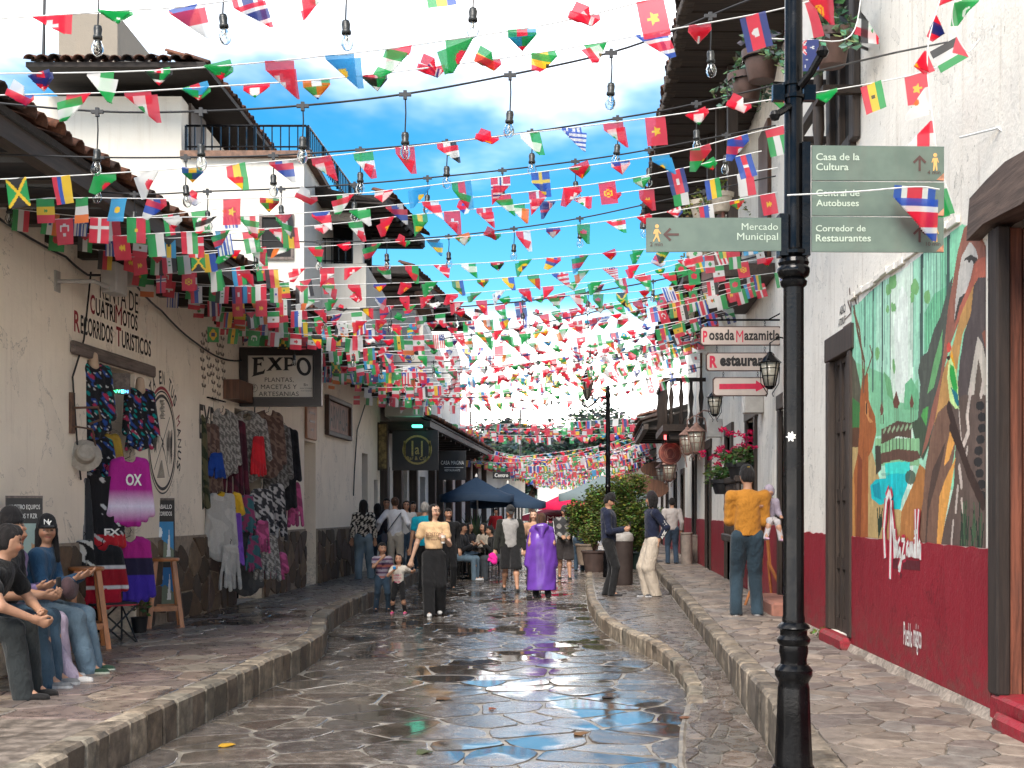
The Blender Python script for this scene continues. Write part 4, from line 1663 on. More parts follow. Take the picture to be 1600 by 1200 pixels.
def dado_right(mp, spans, z0, z1, parent, t=0.012, name='painted_base'):
 for (a, b) in spans:
  m = MB()
  n = max(1, int((b - a) / 0.12))
  r = random.Random(int(a * 10))
  tops = [z1 + r.uniform(-0.010, 0.010) for _ in range(n + 1)]
  for i in range(n):
   u0, u1 = a + (b - a) * i / n, a + (b - a) * (i + 1) / n
   m.add([mp(u0, z0, t), mp(u1, z0, t), mp(u1, tops[i + 1], t), mp(u0, tops[i], t), mp(u0, tops[i], 0.001), mp(u1, tops[i + 1], 0.001)],
     [(1, 0, 3, 2), (2, 3, 4, 5)])
  m.add([mp(a, z0, 0.001), mp(a, z0, t), mp(a, tops[0], t), mp(a, tops[0], 0.001)], [(0, 1, 2, 3)])
  m.add([mp(b, z0, 0.001), mp(b, z0, t), mp(b, tops[-1], t), mp(b, tops[-1], 0.001)], [(3, 2, 1, 0)])
  m.build(name, M_red, parent, auto=False)


dado_right(Rm1, [(2.0, 5.6), (7.73, 11.51), (12.45, 14.2)], 0.2, 1.365, muralhouse)
# cement fillet where the wall meets the paving
m = MB()
r = random.Random(4)
ys = np.arange(7.0, 14.2, 0.14)
for i in range(len(ys) - 1):
 a, b = ys[i], ys[i + 1]
 wa, wb = 0.035 + 0.02 * math.sin(a * 9) + 0.012 * math.sin(a * 31), 0.035 + 0.02 * math.sin(b * 9) + 0.012 * math.sin(b * 31)
 m.add([Rm1(a, ZR + 0.004, 0.013 + wa), Rm1(b, ZR + 0.004, 0.013 + wb), Rm1(b, ZR + 0.07, 0.0135), Rm1(a, ZR + 0.07, 0.0135)], [(3, 2, 1, 0)])
m.build('cement_fillet', simple('cement_pale', (0.27, 0.225, 0.185), 0.95, 0.35, 25, bump=0.5), muralhouse, auto=False)
# broken painted steps below the doors
m = MB()
m.bbox((5.2, 0.30, -0.5), (7.69, 0.506, 0.035), 0.02, mp=lambda u, v, n: Rm1(u, v, n))
m.bbox((6.2, 0.30, 0.037), (7.45, 0.43, 0.11), 0.03, mp=lambda u, v, n: Rm1(u, v, n))
m.build('door_step', M_red, muralhouse, auto=False)
m = MB()
m.bbox((11.5, 0.30, -0.2), (12.52, 0.448, 0.10), 0.03, mp=lambda u, v, n: Rm1(u, v, n))
m.build('door_step', M_red, muralhouse, auto=False)
# the big old wooden doorway at the right edge
M_oldframe = wood('old_door_frame', (0.024, 0.015, 0.011), 0.8, 'z', 0.5, 0.8)
M_olddoor = wood('old_door_leaf', (0.17, 0.055, 0.03), 0.65, 'z', 0.55, 0.7)
M_oldlintel = wood('old_lintel', (0.085, 0.055, 0.042), 0.85, 'y', 0.5, 0.9)
m = MB()
m.bbox((7.55, 0.50, -0.05), (7.72, 3.28, 0.035), 0.012, mp=Rm1)
m.build('door_jamb', M_oldframe, muralhouse, auto=False)
m = MB()
vsz = []
for i in range(9):
 y = 5.4 + (7.95 - 5.4) * i / 8
 vsz.append((y, 3.29 + 0.02 * math.sin(i * 2.1), 3.56 + 0.03 * math.sin(i * 1.3)))
for i in range(8):
 (a, z0, z1), (b, z2, z3) = vsz[i], vsz[i + 1]
 A = [Rm1(a, z0, -0.1), Rm1(a, z0, 0.09), Rm1(a, z1, 0.07), Rm1(a, z1, -0.1)]
 B = [Rm1(b, z2, -0.1), Rm1(b, z2, 0.09), Rm1(b, z3, 0.07), Rm1(b, z3, -0.1)]
 fs = [(k, (k + 1) % 4, 4 + (k + 1) % 4, 4 + k) for k in range(4)]
 if i == 0:
  fs.append((3, 2, 1, 0))
 if i == 7:
  fs.append((4, 5, 6, 7))
 m.add(A + B, fs)
m.build('lintel', M_oldlintel, muralhouse, auto=False)
for k in range(5):
 m = MB()
 n0 = -0.055 - k * 0.085
 m.bbox((7.60 - 0.012 * (k % 2), 0.50, n0 - 0.080), (7.70, 3.28, n0), 0.006, mp=Rm1)
 m.build('door_plank', M_olddoor, muralhouse, auto=False)
for k in range(9):
 m = MB()
 a = 7.52 - k * 0.22
 m.bbox((a - 0.21, 0.63, -0.52), (a, 3.27, -0.47), 0.008, mp=Rm1)
 m.build('door_plank', M_olddoor, muralhouse, auto=False)
# dark panelled street door
m = MB()
for (a, b, c, d) in ((11.46, 11.58, 0.45, 3.035), (12.38, 12.52, 0.45, 3.035), (11.40, 12.58, 3.04, 3.27)):
 m.bbox((a, c, -0.06), (b, d, 0.03), 0.008, mp=Rm1)
m.build('door_frame', M_darkwood, muralhouse, auto=False)
panel_door(Rm1, 11.585, 12.375, 0.452, 3.037, -0.03, muralhouse, M_darkwood, rows=4, cols=3, name='door')
# little painted plate text beside the door
m = MB()
text_in(m, 'CASA', Rm1, 11.75, 12.0, 3.42, 3.50, 0, 0.01)
text_in(m, 'TURISTA', Rm1, 11.75, 12.05, 3.32, 3.39, 0, 0.01)
m.build('painted_words', M_lead_k, muralhouse, auto=False)

# ------------------------------------------------------------------ mural
A_ = lambda x, y: (1310 + x / 4, 340 + y / 4)
B_ = lambda x, y: (1310 + x / 3.528, 600 + y / 3.528)


def mu(p):
 Y = YR1(p[0])
 return (Y, 1.6 + (797 - p[1]) * Y / 2000)


cv = Canvas(330, 280, 7.74, 11.50, 1.366, 3.47, lin((190, 222, 200)))
def mp_(pts, f, col, a=1.0):
 cv.poly([mu(f(*q)) for q in pts], lin(col), a)
def ml_(pts, f, w, col, a=1.0):
 cv.line([mu(f(*q)) for q in pts], w, lin(col), a)
def me_(x, y, rx, ry, f, col, a=1.0):
 pts = [(x + rx * math.cos(t), y + ry * math.sin(t)) for t in np.linspace(0, 2 * math.pi, 18)]
 mp_(pts, f, col, a)
for x0, x1, c in ((90, 240, (150, 212, 180)), (240, 330, (175, 222, 195)), (330, 470, (214, 232, 214)), (470, 640, (165, 220, 190)), (640, 800, (140, 210, 170))):
 mp_([(x0, -100), (x1, -100), (x1, 1700), (x0, 1700)], A_, c)
mp_([(350, 620), (400, 420), (440, 500), (440, 1100), (360, 1100)], A_, (228, 238, 226))
mp_([(100, 900), (300, 980), (350, 1150), (420, 1160), (500, 1000), (520, 1300), (100, 1400)], A_, (132, 196, 152))
mp_([(600, 480), (690, 420), (690, 560), (600, 760), (540, 860), (540, 600)], A_, (120, 196, 150))
r = random.Random(8)
for x in [135, 145, 158, 185, 200, 245, 262, 295, 312, 455, 470, 508, 548, 565, 580, 598, 618, 640, 655, 670]:
 ml_([(x, -50), (x + r.uniform(-6, 6), r.uniform(700, 1050))], A_, r.uniform(0.010, 0.02), (75, 125, 105), 0.75)
for x, w, y1 in ((172, .035, 800), (222, .04, 1080), (280, .045, 1160), (330, .022, 1000), (526, .075, 900), (692, .075, 560)):
 ml_([(x, -60), (x - 4, y1)], A_, w, (70, 92, 85))
for x, y, rx, ry in ((345, 400, 32, 66), (318, 450, 20, 50), (347, 560, 12, 30), (312, 575, 10, 24), (480, 430, 26, 58), (465, 500, 12, 30), (557, 490, 20, 62), (245, 850, 13, 50), (345, 930, 12, 50)):
 for k in range(5):
  me_(x + r.uniform(-8, 8), y + r.uniform(-15, 15), rx * r.uniform(.5, .8), ry * r.uniform(.5, .8), A_, (122, 178, 112))
mp_([(285, 960), (330, 1010), (350, 1150), (310, 1110)], A_, (110, 170, 118))
mp_([(420, 1040), (460, 1000), (500, 1080), (520, 1200), (410, 1200)], A_, (112, 182, 135))
# left: brown tree and profile, dark hollow
mp_([(75, 840), (110, 900), (150, 1100), (150, 1200), (70, 1200)], A_, (92, 88, 72))
mp_([(60, 60), (125, 110), (125, 250), (60, 260)], B_, (66, 120, 66))
mp_([(60, 240), (125, 240), (120, 380), (60, 380)], B_, (98, 66, 48))
mp_([(75, 350), (180, 340), (260, 640), (350, 700), (380, 840), (460, 860), (460, 900), (60, 900)], B_, (188, 160, 108))
mp_([(135, -40), (165, -60), (170, 90), (205, 180), (212, 262), (190, 360), (168, 400), (165, 860), (70, 860), (72, 560), (110, 380), (118, 260), (122, 80)], B_, (160, 92, 50))
mp_([(150, 90), (165, 110), (170, 180), (195, 210), (175, 215), (150, 160)], B_, (206, 142, 84))
mp_([(110, 380), (135, 420), (125, 850), (100, 850)], B_, (128, 66, 40))
mp_([(75, 560), (90, 480), (95, 850), (75, 850)], B_, (200, 142, 80))
ml_([(158, 120), (158, 150)], B_, 0.06, (80, 45, 30))
ml_([(160, 1080), (165, 900), (120, 700), (90, 480)], A_, 0.05, (105, 78, 60))
ml_([(160, 1080), (150, 850), (135, 700), (100, 590)], A_, 0.04, (120, 84, 64))
ml_([(170, 1000), (215, 860), (200, 800)], A_, 0.025, (110, 80, 60))
# dark right trunk of the clearing
mp_([(640, 620), (600, 700), (560, 840), (520, 870), (500, 960), (515, 1040), (490, 1400), (640, 1400), (660, 980), (690, 800), (700, 560), (720, 360), (695, 420)], A_, (84, 88, 80))
mp_([(655, 700), (600, 900), (560, 1100), (600, 1060), (650, 850)], A_, (110, 168, 110))
mp_([(500, 120), (470, 140), (440, 240), (455, 300), (490, 220)], B_, (84, 160, 84))
mp_([(405, 215), (460, 180), (520, 300), (470, 420), (440, 380)], B_, (70, 84, 66))
# rocks
mp_([(790, 60), (830, 42), (880, 90), (925, 180), (925, 380), (860, 430), (800, 580), (745, 680), (700, 800), (650, 1000), (620, 1220), (560, 1420), (520, 1500), (590, 1180), (640, 1000), (665, 800), (690, 560), (722, 380), (748, 220)], A_, (150, 98, 82))
mp_([(825, 150), (860, 190), (877, 250), (850, 290), (830, 380), (800, 470), (745, 600), (728, 645), (735, 520), (755, 350), (775, 240)], A_, (202, 196, 186))
mp_([(780, 270), (830, 230), (877, 256), (850, 290), (838, 262), (820, 285), (812, 265)], A_, (70, 66, 62))
mp_([(800, 470), (760, 500), (735, 600), (728, 660), (770, 580)], A_, (78, 72, 68))
mp_([(925, 240), (925, 375), (860, 405), (800, 560), (740, 670), (718, 740), (760, 560), (830, 400), (850, 300), (880, 262)], A_, (184, 104, 84))
mp_([(860, 400), (832, 620), (782, 720), (752, 900), (740, 1010), (690, 1300), (600, 1500), (560, 1500), (620, 1200), (655, 980), (720, 790), (770, 600)], A_, (192, 146, 88))
mp_([(925, 372), (880, 375), (850, 425), (832, 600), (790, 720), (762, 900), (748, 1050), (770, 1500), (925, 1500)], A_, (88, 78, 76))
mp_([(875, 740), (905, 790), (925, 880), (925, 1250), (790, 1250), (830, 1000), (860, 820)], A_, (196, 186, 172))
mp_([(880, 880), (900, 1000), (918, 1300), (838, 1300), (862, 1000)], A_, (100, 86, 76))
mp_([(925, 700), (900, 720), (925, 830)], A_, (140, 90, 74))
mp_([(610, 100), (700, 60), (820, 60), (820, 920), (560, 900), (640, 560), (650, 300)], B_, (98, 82, 74))
mp_([(550, 160), (600, 110), (640, 180), (652, 300), (640, 400), (600, 600), (570, 900), (430, 900), (370, 860), (430, 640), (480, 470), (510, 300)], B_, (122, 92, 76))
mp_([(450, 440), (420, 540), (350, 700), (340, 880), (430, 880), (470, 640), (482, 470)], B_, (176, 118, 66))
mp_([(520, 480), (600, 300), (560, 480), (500, 700), (490, 880), (480, 880), (495, 640)], B_, (84, 66, 58))
mp_([(630, 200), (652, 300), (612, 420), (585, 455), (600, 350)], B_, (226, 162, 84))
mp_([(652, 400), (630, 530), (605, 680), (568, 890), (545, 885), (560, 620), (590, 530)], B_, (218, 156, 80))
for pts, w in (([(735, 20), (712, 180), (722, 260), (692, 340)], .05), ([(715, 350), (708, 400)], .03), ([(670, 460), (682, 560)], .05), ([(662, 570), (650, 700)], .04), ([(682, 640), (690, 700)], .04), ([(636, 760), (626, 880)], .035), ([(800, 0), (790, 60)], .05), ([(668, 150), (682, 320)], .02)):
 ml_(pts, B_, w, (196, 182, 170))
for k in range(9):
 me_(785 + 12 * math.sin(k), 120 + k * 62, 24, 26, B_, (44, 42, 42))
ml_([(612, 130), (670, 330), (720, 480), (800, 660)], B_, 0.09, (62, 46, 40))
ml_([(620, 240), (665, 350)], B_, 0.05, (62, 46, 40))
for k in range(24):
 x = r.uniform(670, 800)
 ml_([(x, 900), (x + r.uniform(-15, 15), r.uniform(640, 800))], B_, 0.022, r.choice([(52, 72, 54), (40, 52, 42), (70, 92, 66)]))
for k in range(14):
 x = r.uniform(205, 245)
 ml_([(225, 840), (x, r.uniform(680, 800))], B_, 0.03, (44, 62, 46))
# pond and bridge
mp_([(205, 300), (450, 300), (450, 450), (205, 450)], B_, (140, 190, 140))
mp_([(258, 440), (330, 428), (395, 430), (400, 500), (376, 580), (352, 640), (345, 692), (308, 690), (290, 645), (230, 668), (185, 630), (178, 560), (210, 525), (265, 520)], B_, (24, 190, 196))
mp_([(258, 440), (330, 428), (395, 430), (392, 490), (265, 500)], B_, (64, 214, 200))
mp_([(190, 560), (230, 540), (240, 640), (200, 620)], B_, (10, 150, 168))
me_(262, 498, 26, 10, B_, (90, 150, 130), .4)
me_(400, 515, 30, 40, B_, (70, 84, 66), .9)
for x in range(246, 404, 19):
 ml_([(x, 300), (x, 400)], B_, 0.02, (62, 48, 42))
mp_([(240, 250), (330, 203), (408, 215), (404, 300), (330, 288), (238, 332)], B_, (92, 72, 60))
for x in range(252, 400, 24):
 ml_([(x, 268 - (x - 240) * .15), (x + 12, 245 - (x - 240) * .12)], B_, 0.03, (150, 178, 140))
mp_([(205, 415), (240, 382), (330, 358), (442, 370), (457, 408), (400, 432), (330, 415), (210, 448)], B_, (100, 72, 60))
mp_([(205, 340), (235, 340), (240, 470), (210, 500)], B_, (66, 60, 50))
for (x, y, rx, ry) in ((322, 85, 19, 48), (407, 92, 12, 38), (242, 130, 10, 40)):
 mp_([(x, y - ry), (x + rx, y + ry * .4), (x + rx * .4, y + ry), (x - rx * .6, y + ry), (x - rx, y + ry * .3)], B_, (110, 70, 58))
 for q in (-8, 0, 9):
  ml_([(x + q, y + ry), (x + q, 215)], B_, 0.014, (80, 60, 50))
# the bird
mp_([(697, 870), (722, 890), (742, 960), (752, 1070), (758, 1195), (735, 1195), (700, 1150), (684, 1000)], A_, (196, 226, 150))
mp_([(703, 915), (725, 930), (748, 1060), (745, 1110), (715, 1060), (698, 980)], A_, (50, 168, 74))
mp_([(706, 1060), (750, 1100), (758, 1190), (735, 1160)], A_, (30, 118, 132))
mp_([(712, 830), (730, 900), (748, 1040), (738, 960), (705, 870)], A_, (226, 160, 40))
me_(694, 812, 15, 30, A_, (214, 84, 70))
me_(692, 876, 11, 14, A_, (50, 40, 36))
for _k in range(2600):   # brush dabs: slight drift of tone stroke by stroke
 u_, v_ = r.uniform(7.8, 11.5), r.uniform(1.4, 3.4)
 du_, dv_ = r.uniform(.01, .03), r.uniform(.03, .11)
 j0, j1 = int((v_ - dv_ - 1.366) / 2.104 * 280), int((v_ + dv_ - 1.366) / 2.104 * 280)
 i0, i1 = int((u_ - du_ - 7.74) / 3.76 * 330), int((u_ + du_ - 7.74) / 3.76 * 330) + 1
 cv.C[max(0, j0):max(0, j1), max(0, i0):max(0, i1)] *= r.uniform(.92, 1.10)
# ragged top: keep only the painted shape
toppts = [mu(A_(*q)) for q in [(60, 560), (125, 540), (200, 465), (280, 398), (400, 330), (520, 235), (640, 145), (780, 40), (800, 52), (830, 42), (880, 90), (925, 180), (925, 2400), (60, 2400)]]
keep = cv.mask_poly(toppts)
mural = cv.build('mural_painting', Rm1, M_paint, muralhouse, n=0.004, keep=keep)
# plaster lip over the mural
m = MB()
for i in range(14):
 a, b = 8.35 + i * 0.225, 8.35 + (i + 1) * 0.225
 z = 3.475 + 0.012 * math.sin(i * 1.7)
 m.bbox((a, z, 0.001), (b - 0.002, z + 0.05, 0.03 + 0.008 * math.sin(i)), 0.004, mp=Rm1)
m.build('plaster_lip', M_white, muralhouse, auto=False)
# painted bare branches that run past the mural edge
m = MB()
for pts, w in (([(95, 780), (85, 600), (70, 440)], .035), ([(105, 620), (120, 560), (98, 485)], .03), ([(85, 600), (60, 520)], .03), ([(95, 640), (130, 560), (122, 420)], .015), ([(90, 650), (30, 690)], .015), ([(40, 640), (200, 465)], .012)):
 stroke(m, [mu(A_(*q)) for q in pts], w, 0, Rm1, 0.003)
m.build('painted_branches', simple('paint_brown', (0.12, 0.075, 0.055), 0.8, 0.2, 20, bump=0), muralhouse, auto=False)
# brush-script lettering: M then azamitla, white with a red halo, and the line below
def script_letters(n, wd, mat, m):
 Mx = [[(268, 960), (262, 800), (275, 640), (292, 592), (302, 640), (300, 800), (296, 1075)], [(300, 680), (310, 760), (318, 860), (322, 960)], [(322, 900), (320, 800)]]
 for pl in Mx:
  pts = [mu(B_(*q)) for q in pl]
  stroke(m, pts, wd, mat, Rm1, n)
 st = [[(350, 850), (338, 880), (340, 950), (352, 900), (352, 960)], [(360, 860), (378, 860), (362, 950), (350, 1030), (342, 1020), (360, 960), (380, 950)],
   [(398, 870), (388, 890), (388, 945), (398, 900), (400, 955)], [(405, 955), (408, 870), (414, 950), (418, 870), (424, 955)], [(430, 880), (430, 960)],
   [(437, 960), (436, 690)], [(430, 820), (448, 810)], [(446, 960), (448, 790), (455, 690)], [(462, 860), (452, 900), (456, 960), (465, 880), (464, 970)], [(430, 845), (431, 855)], [(330, 860), (326, 900), (328, 955), (336, 870), (338, 960)]]
 for pl in st:
  stroke(m, [mu(B_(*q)) for q in pl], wd * 0.62, mat, Rm1, n)
m = MB()
script_letters(0.0145, 0.13, 0, m)
script_letters(0.0165, 0.055, 1, m)
stroke(m, [mu(B_(310, 990)), mu(B_(460, 1002))], 0.07, 2, Rm1, 0.0135)
stroke(m, [mu(B_(350, 1060)), mu(B_(358, 1040))], 0.05, 2, Rm1, 0.0135)
q0, q1 = mu(B_(372, 1100)), mu(B_(415, 1040))
def pm_(a, b):
 return lambda u, v, n: Rm1(u, v, n)
text_in(m, 'Pueblo', Rm1, YR1(1415), YR1(1428.6), 1.6 + (797 - 915.5) * .0086, 1.6 + (797 - 895) * .0086, 1, 0.01, 0.0155)
text_in(m, 'mágico', Rm1, YR1(1430.5), YR1(1443), 1.6 + (797 - 924.5) * .0083, 1.6 + (797 - 897) * .0083, 1, 0.01, 0.0155)
m.build('mural_lettering', [simple('paint_crimson', (0.50, 0.012, 0.05), 0.5, 0.1, 20, bump=0), M_lead_w, simple('paint_maroon', (0.10, 0.008, 0.015), 0.5, 0.1, 20, bump=0)], muralhouse, auto=False)

# ------------------------------------------------------------------ window with iron grille and hanging pots, high on the near wall
hw = (10.75, 11.75)
m = MB()
m.box((11.30, 4.9, 0.001), (12.2, 8.2, 0.01), mp=Rm1)
wdw = m.build('window', M_dark, muralhouse, auto=False)
m = MB()
for (a, b, c, d) in ((11.15, 11.32, 4.85, 8.3), (12.15, 12.3, 4.85, 8.3), (11.32, 12.15, 4.80, 4.93), (11.72, 11.78, 4.93, 8.2)):
 m.bbox((a, c, 0.002), (b, d, 0.07), 0.01, mp=Rm1)
m.build('window_frame', M_darkwood, wdw, auto=False)
gr = MB()
for z in (5.22, 5.78):
 gr.box((11.1, z, 0.26), (12.7, z + 0.07, 0.34), mp=Rm1)
 gr.box((11.1, z, 0.0), (11.17, z + 0.07, 0.26), mp=Rm1)
 gr.box((12.63, z, 0.0), (12.7, z + 0.07, 0.26), mp=Rm1)
gro = gr.build('window_grille', M_darkwood_y, muralhouse, auto=False)
for y in (11.5, 12.66):
 q = MB()
 q.lathe([(0.03, 0), (0.05, 0.04), (0.05, 0.10), (0.035, 0.14), (0.055, 0.3), (0.05, 0.5), (0.04, 0.85), (0.06, 0.9), (0.05, 0.95), (0.045, 1.6), (0.045, 2.6)], Rm1(y, 4.72, 0.30), 10)
 q.build('grille_post', M_darkwood, gro)

M_pot = simple('brown_pot', (0.085, 0.045, 0.033), 0.55, 0.2, 10)
M_leafg = attr_mat('leaf_green', 0.55, 0.2, 90, trans=0.25)


def leaf_cloud(mb, c, rad, n, size, cols, seed, squash=(1, 1, 1), droop=0.0, shell=0.35):
 r = random.Random(seed)
 c = Vector(c)
 for i in range(n):
  while True:
   d = Vector((r.uniform(-1, 1), r.uniform(-1, 1), r.uniform(-1, 1)))
   if shell < d.length < 1:
    break
  k = 0.75 + 0.35 * math.sin(d.x * 5 + seed) * math.cos(d.z * 4 + d.y * 3)
  p = c + Vector((d.x * squash[0], d.y * squash[1], d.z * squash[2])) * rad * k
  a = r.uniform(0, 6.28)
  u = Vector((math.cos(a), math.sin(a), r.uniform(-0.7, 0.5) - droop)).normalized()
  w = u.cross(Vector((r.uniform(-1, 1), r.uniform(-1, 1), r.uniform(-0.2, 1))).normalized())
  w = w.normalized() if w.length > 0.01 else u.orthogonal().normalized()
  s = size * r.uniform(0.6, 1.4)
  col = tuple(x * r.uniform(0.6, 1.35) for x in r.choice(cols))
  nn = u.cross(w) * s * 0.12
  vs = [p, p + u * s * 0.5 + w * s * 0.28 + nn, p + u * s, p + u * s * 0.5 - w * s * 0.28 + nn]
  mb.add(vs, [(0, 1, 2, 3)], 0, col)


def pot_plant(name, base, r_, h, label, cols, n=90, rad=0.22, leaf=0.07, trail=0.0, cat='potted plant', group=None, seed=1, potmat=None, flowers=None, squash=(1, 1, 0.7), up=0.1):
 o = empty(name, base, label=label, cat=cat, group=group)
 m = MB()
 m.lathe([(r_ * 0.66, 0), (r_ * 0.7, 0.01), (r_ * 0.92, h * 0.72), (r_ * 1.05, h * 0.74), (r_ * 1.08, h * 0.98), (r_ * 1.0, h), (r_ * 0.93, h * 0.97), (r_ * 0.9, h * 0.85), (0.0, h * 0.85)], (0, 0, 0), 20)
 m.build('pot', potmat or M_pot, o)
 m = MB()
 leaf_cloud(m, (0, 0, h + up), rad, n, leaf, cols, seed, squash, trail)
 if trail:
  rr = random.Random(seed)
  for k in range(10):
   a = rr.uniform(0, 6.28)
   p = Vector((math.cos(a) * r_, math.sin(a) * r_, h))
   for j in range(int(6 + 6 * rr.random())):
    p += Vector((math.cos(a) * 0.02, math.sin(a) * 0.02, -0.03 * rr.random() - 0.01))
    leaf_cloud(m, p, 0.03, 2, leaf * 0.8, cols, seed + j + k, (1, 1, 1), 0.4)
 m.build('leaves', M_leafg, o, kind='stuff', auto=False)
 if flowers:
  m = MB()
  rr = random.Random(seed + 5)
  for k in range(flowers[0]):
   d = Vector((rr.gauss(0, 0.5), rr.gauss(0, 0.5), rr.uniform(0.1, 0.9))) * rad * 1.1
   leaf_cloud(m, Vector((0, 0, h + up + rad * 0.2)) + d, 0.055, 22, 0.045, [flowers[1]], seed + k, (1, 1, 0.8), -0.4, 0.0)
  m.build('blossoms', M_leafg, o, kind='stuff', auto=False)
 return o


ivy = [(0.10, 0.16, 0.09), (0.16, 0.24, 0.15), (0.07, 0.12, 0.06), (0.22, 0.28, 0.20)]
pot_plant('hanging_pot', P(1299, 104, 10.6), 0.165, 0.29, 'brown pot of pale green ivy hanging right of the signpost, below the high window', ivy, 150, 0.24, 0.09, 0.2, group='pots hung on the balconies', seed=3)
pot_plant('hanging_pot', P(1190, 127, 12.0), 0.175, 0.29, 'brown pot under the big dark eave left of the signpost, the upper of two', ivy, 90, 0.22, 0.08, 0.2, group='pots hung on the balconies', seed=4)
pot_plant('hanging_pot', P(1166, 160, 12.4), 0.17, 0.27, 'brown pot under the big dark eave, tucked below and left of the upper pot', ivy, 110, 0.24, 0.08, 0.25, group='pots hung on the balconies', seed=5)
for (px, py, Y) in ((1299, 104, 10.6), (1190, 127, 12.0), (1166, 160, 12.4)):
 c = P(px, py, Y)
 m = MB()
 e = Vector(Rm1(min(Y + 0.3, 14), c.z + 0.25, 0.0))
 m.tube([c + Vector((0.16, 0, 0.2)), e], 0.014, 6)
 ring = [c + Vector((0.175 * math.cos(a), 0.175 * math.sin(a), 0.2)) for a in np.linspace(0, 2 * math.pi, 17)]
 m.tube(ring, 0.008, 5)
 m.build('pot_bracket', M_iron, muralhouse)

# ================================================================== second house on the right
inn = empty('inn_house', (0, 0, 0), label='white two-storey inn with oxblood base, wooden balcony and huge dark eave, behind the signpost', cat='house')
hI = [(15.5, 16.6, 0.30, 2.9), (19.3, 20.3, 1.25, 3.0), (22.7, 23.6, 0.30, 2.95), (27.0, 27.9, 0.30, 2.9), (31.0, 31.8, 0.30, 2.9)]
wall('wall', Rm2, 14.21, 34.0, 0.0, 7.7, 0.45, hI, M_white, inn)
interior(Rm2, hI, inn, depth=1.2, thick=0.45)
dado_right(Rm2, [(14.21, 15.45), (16.65, 19.2), (20.4, 22.6), (23.7, 26.9), (28.0, 30.9), (31.9, 34.0)], 0.2, 1.39, inn, 0.014)
for (a, b, c, d) in hI:
 m = MB()
 for (p, q, s_, t_) in ((a - .16, a, c - .0, d + .0), (b, b + .16, c, d), (a - .25, b + .25, d + .001, d + .2)):
  m.bbox((p, s_, -0.1), (q, t_, 0.05), 0.01, mp=Rm2)
 m.build('door_frame', M_darkwood, inn, auto=False)
 panel_door(Rm2, a + .005, b - .005, c + .01, d - .01, -0.08, inn, M_darkwood, rows=4, cols=2)
m = MB()
m.bbox((15.2, 0.3, -0.2), (17.0, 0.50, 0.32), 0.03, mp=Rm2)
m.build('door_step', simple('step_terracotta', (0.30, 0.13, 0.09), 0.8, 0.2, 8), inn, auto=False)
# the great overhanging eave: planks seen from below, tiles on its edge
m = MB()
Zeave = 7.6
ov = 1.25
ex = lambda Y, z, n: (0.06 * Y + 1.14 + (1.25 - n), Y, z)
for i in range(60):
 a = 8.4 + i * 0.32
 if a > 27:
  break
 q = MB()
 q.bbox((0.0, Zeave - 0.02 * (i % 2), 0.0), (0.01, 0.01, 0.01), 0.001) if False else None
 x0 = 0.06 * a + 1.14
 x1 = RX(a) + 0.0 if a > 14 else RX1(a)
 q.box((x0 + 0.05, a, Zeave + 0.0 + 0.012 * (i % 2)), (x1, a + 0.312, Zeave + 0.05 + 0.012 * (i % 2)))
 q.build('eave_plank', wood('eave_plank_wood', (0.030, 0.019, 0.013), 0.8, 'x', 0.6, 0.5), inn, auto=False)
rf = MB()
for a, b in ((8.4, 12), (12, 16), (16, 21.2), (21.2, 27.2)):
 fa, fb = 0.06 * a + 1.14, 0.06 * b + 1.14
 vs = [(fa, a, Zeave + 0.08), (fb, b, Zeave + 0.08), (fb + 3.2, b, Zeave + 1.5), (fa + 3.2, a, Zeave + 1.5)]
 vs += [(x, y, z + 0.06) for x, y, z in vs]
 rf.add(vs, [(0, 1, 2, 3), (7, 6, 5, 4), (0, 4, 5, 1), (2, 6, 7, 3), (1, 5, 6, 2), (0, 3, 7, 4)])
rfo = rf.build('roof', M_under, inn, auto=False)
tiles(rfo, lambda Y: 0.06 * Y + 1.14 - 0.04, 8.4, 27.2, Zeave + 0.16, -1, 1, 3, 0.42, 200, 71)
# rough stone-and-tile fringe under the tiles
m = MB()
r = random.Random(14)
y = 8.4
while y < 27.2:
 L = r.uniform(0.12, 0.25)
 x = 0.06 * y + 1.14
 q = MB()
 q.bbox((x - r.uniform(0.0, 0.06), y, Zeave + 0.001), (x + 0.12, y + L - 0.01, Zeave + 0.10 + r.uniform(0, 0.03)), 0.012)
 q.build('eave_brick', simple('fringe_brick', (0.06, 0.045, 0.035), 0.9, 0.4, 14, bump=0.6), inn, auto=False)
 y += L
# upper wooden gallery between 17 and 21 m (red-brown boards behind the pots)
M_redboard = wood('red_board', (0.13, 0.05, 0.035), 0.7, 'z', 0.4)
g = MB()
g.box((17.2, 4.75, 0.01), (20.6, 4.92, 0.75), mp=Rm2)
go = g.build('gallery_floor', M_darkwood_y, inn, auto=False)
for i in range(17):
 q = MB()
 a = 17.25 + i * 0.2
 q.bbox((a, 4.93, 0.68), (a + 0.185, 5.75, 0.72), 0.006, mp=Rm2)
 q.build('gallery_board', M_redboard, go, auto=False)
q = MB()
q.box((17.2, 5.76, 0.64), (20.6, 5.84, 0.76), mp=Rm2)
q.build('gallery_rail', M_darkwood_y, go, auto=False)
for a in (17.3, 19.0, 20.5):
 q = MB()
 q.bbox((a - .07, 4.93, 0.5), (a + .07, Zeave - 0.001, 0.64), 0.01, mp=Rm2)
 q.build('gallery_post', M_darkwood, go, auto=False)
m = MB()
m.bbox((17.6, 5.0, 0.002), (18.6, 7.0, 0.06), 0.01, mp=Rm2)
m.build('gallery_door', M_brownwood, inn, auto=False)

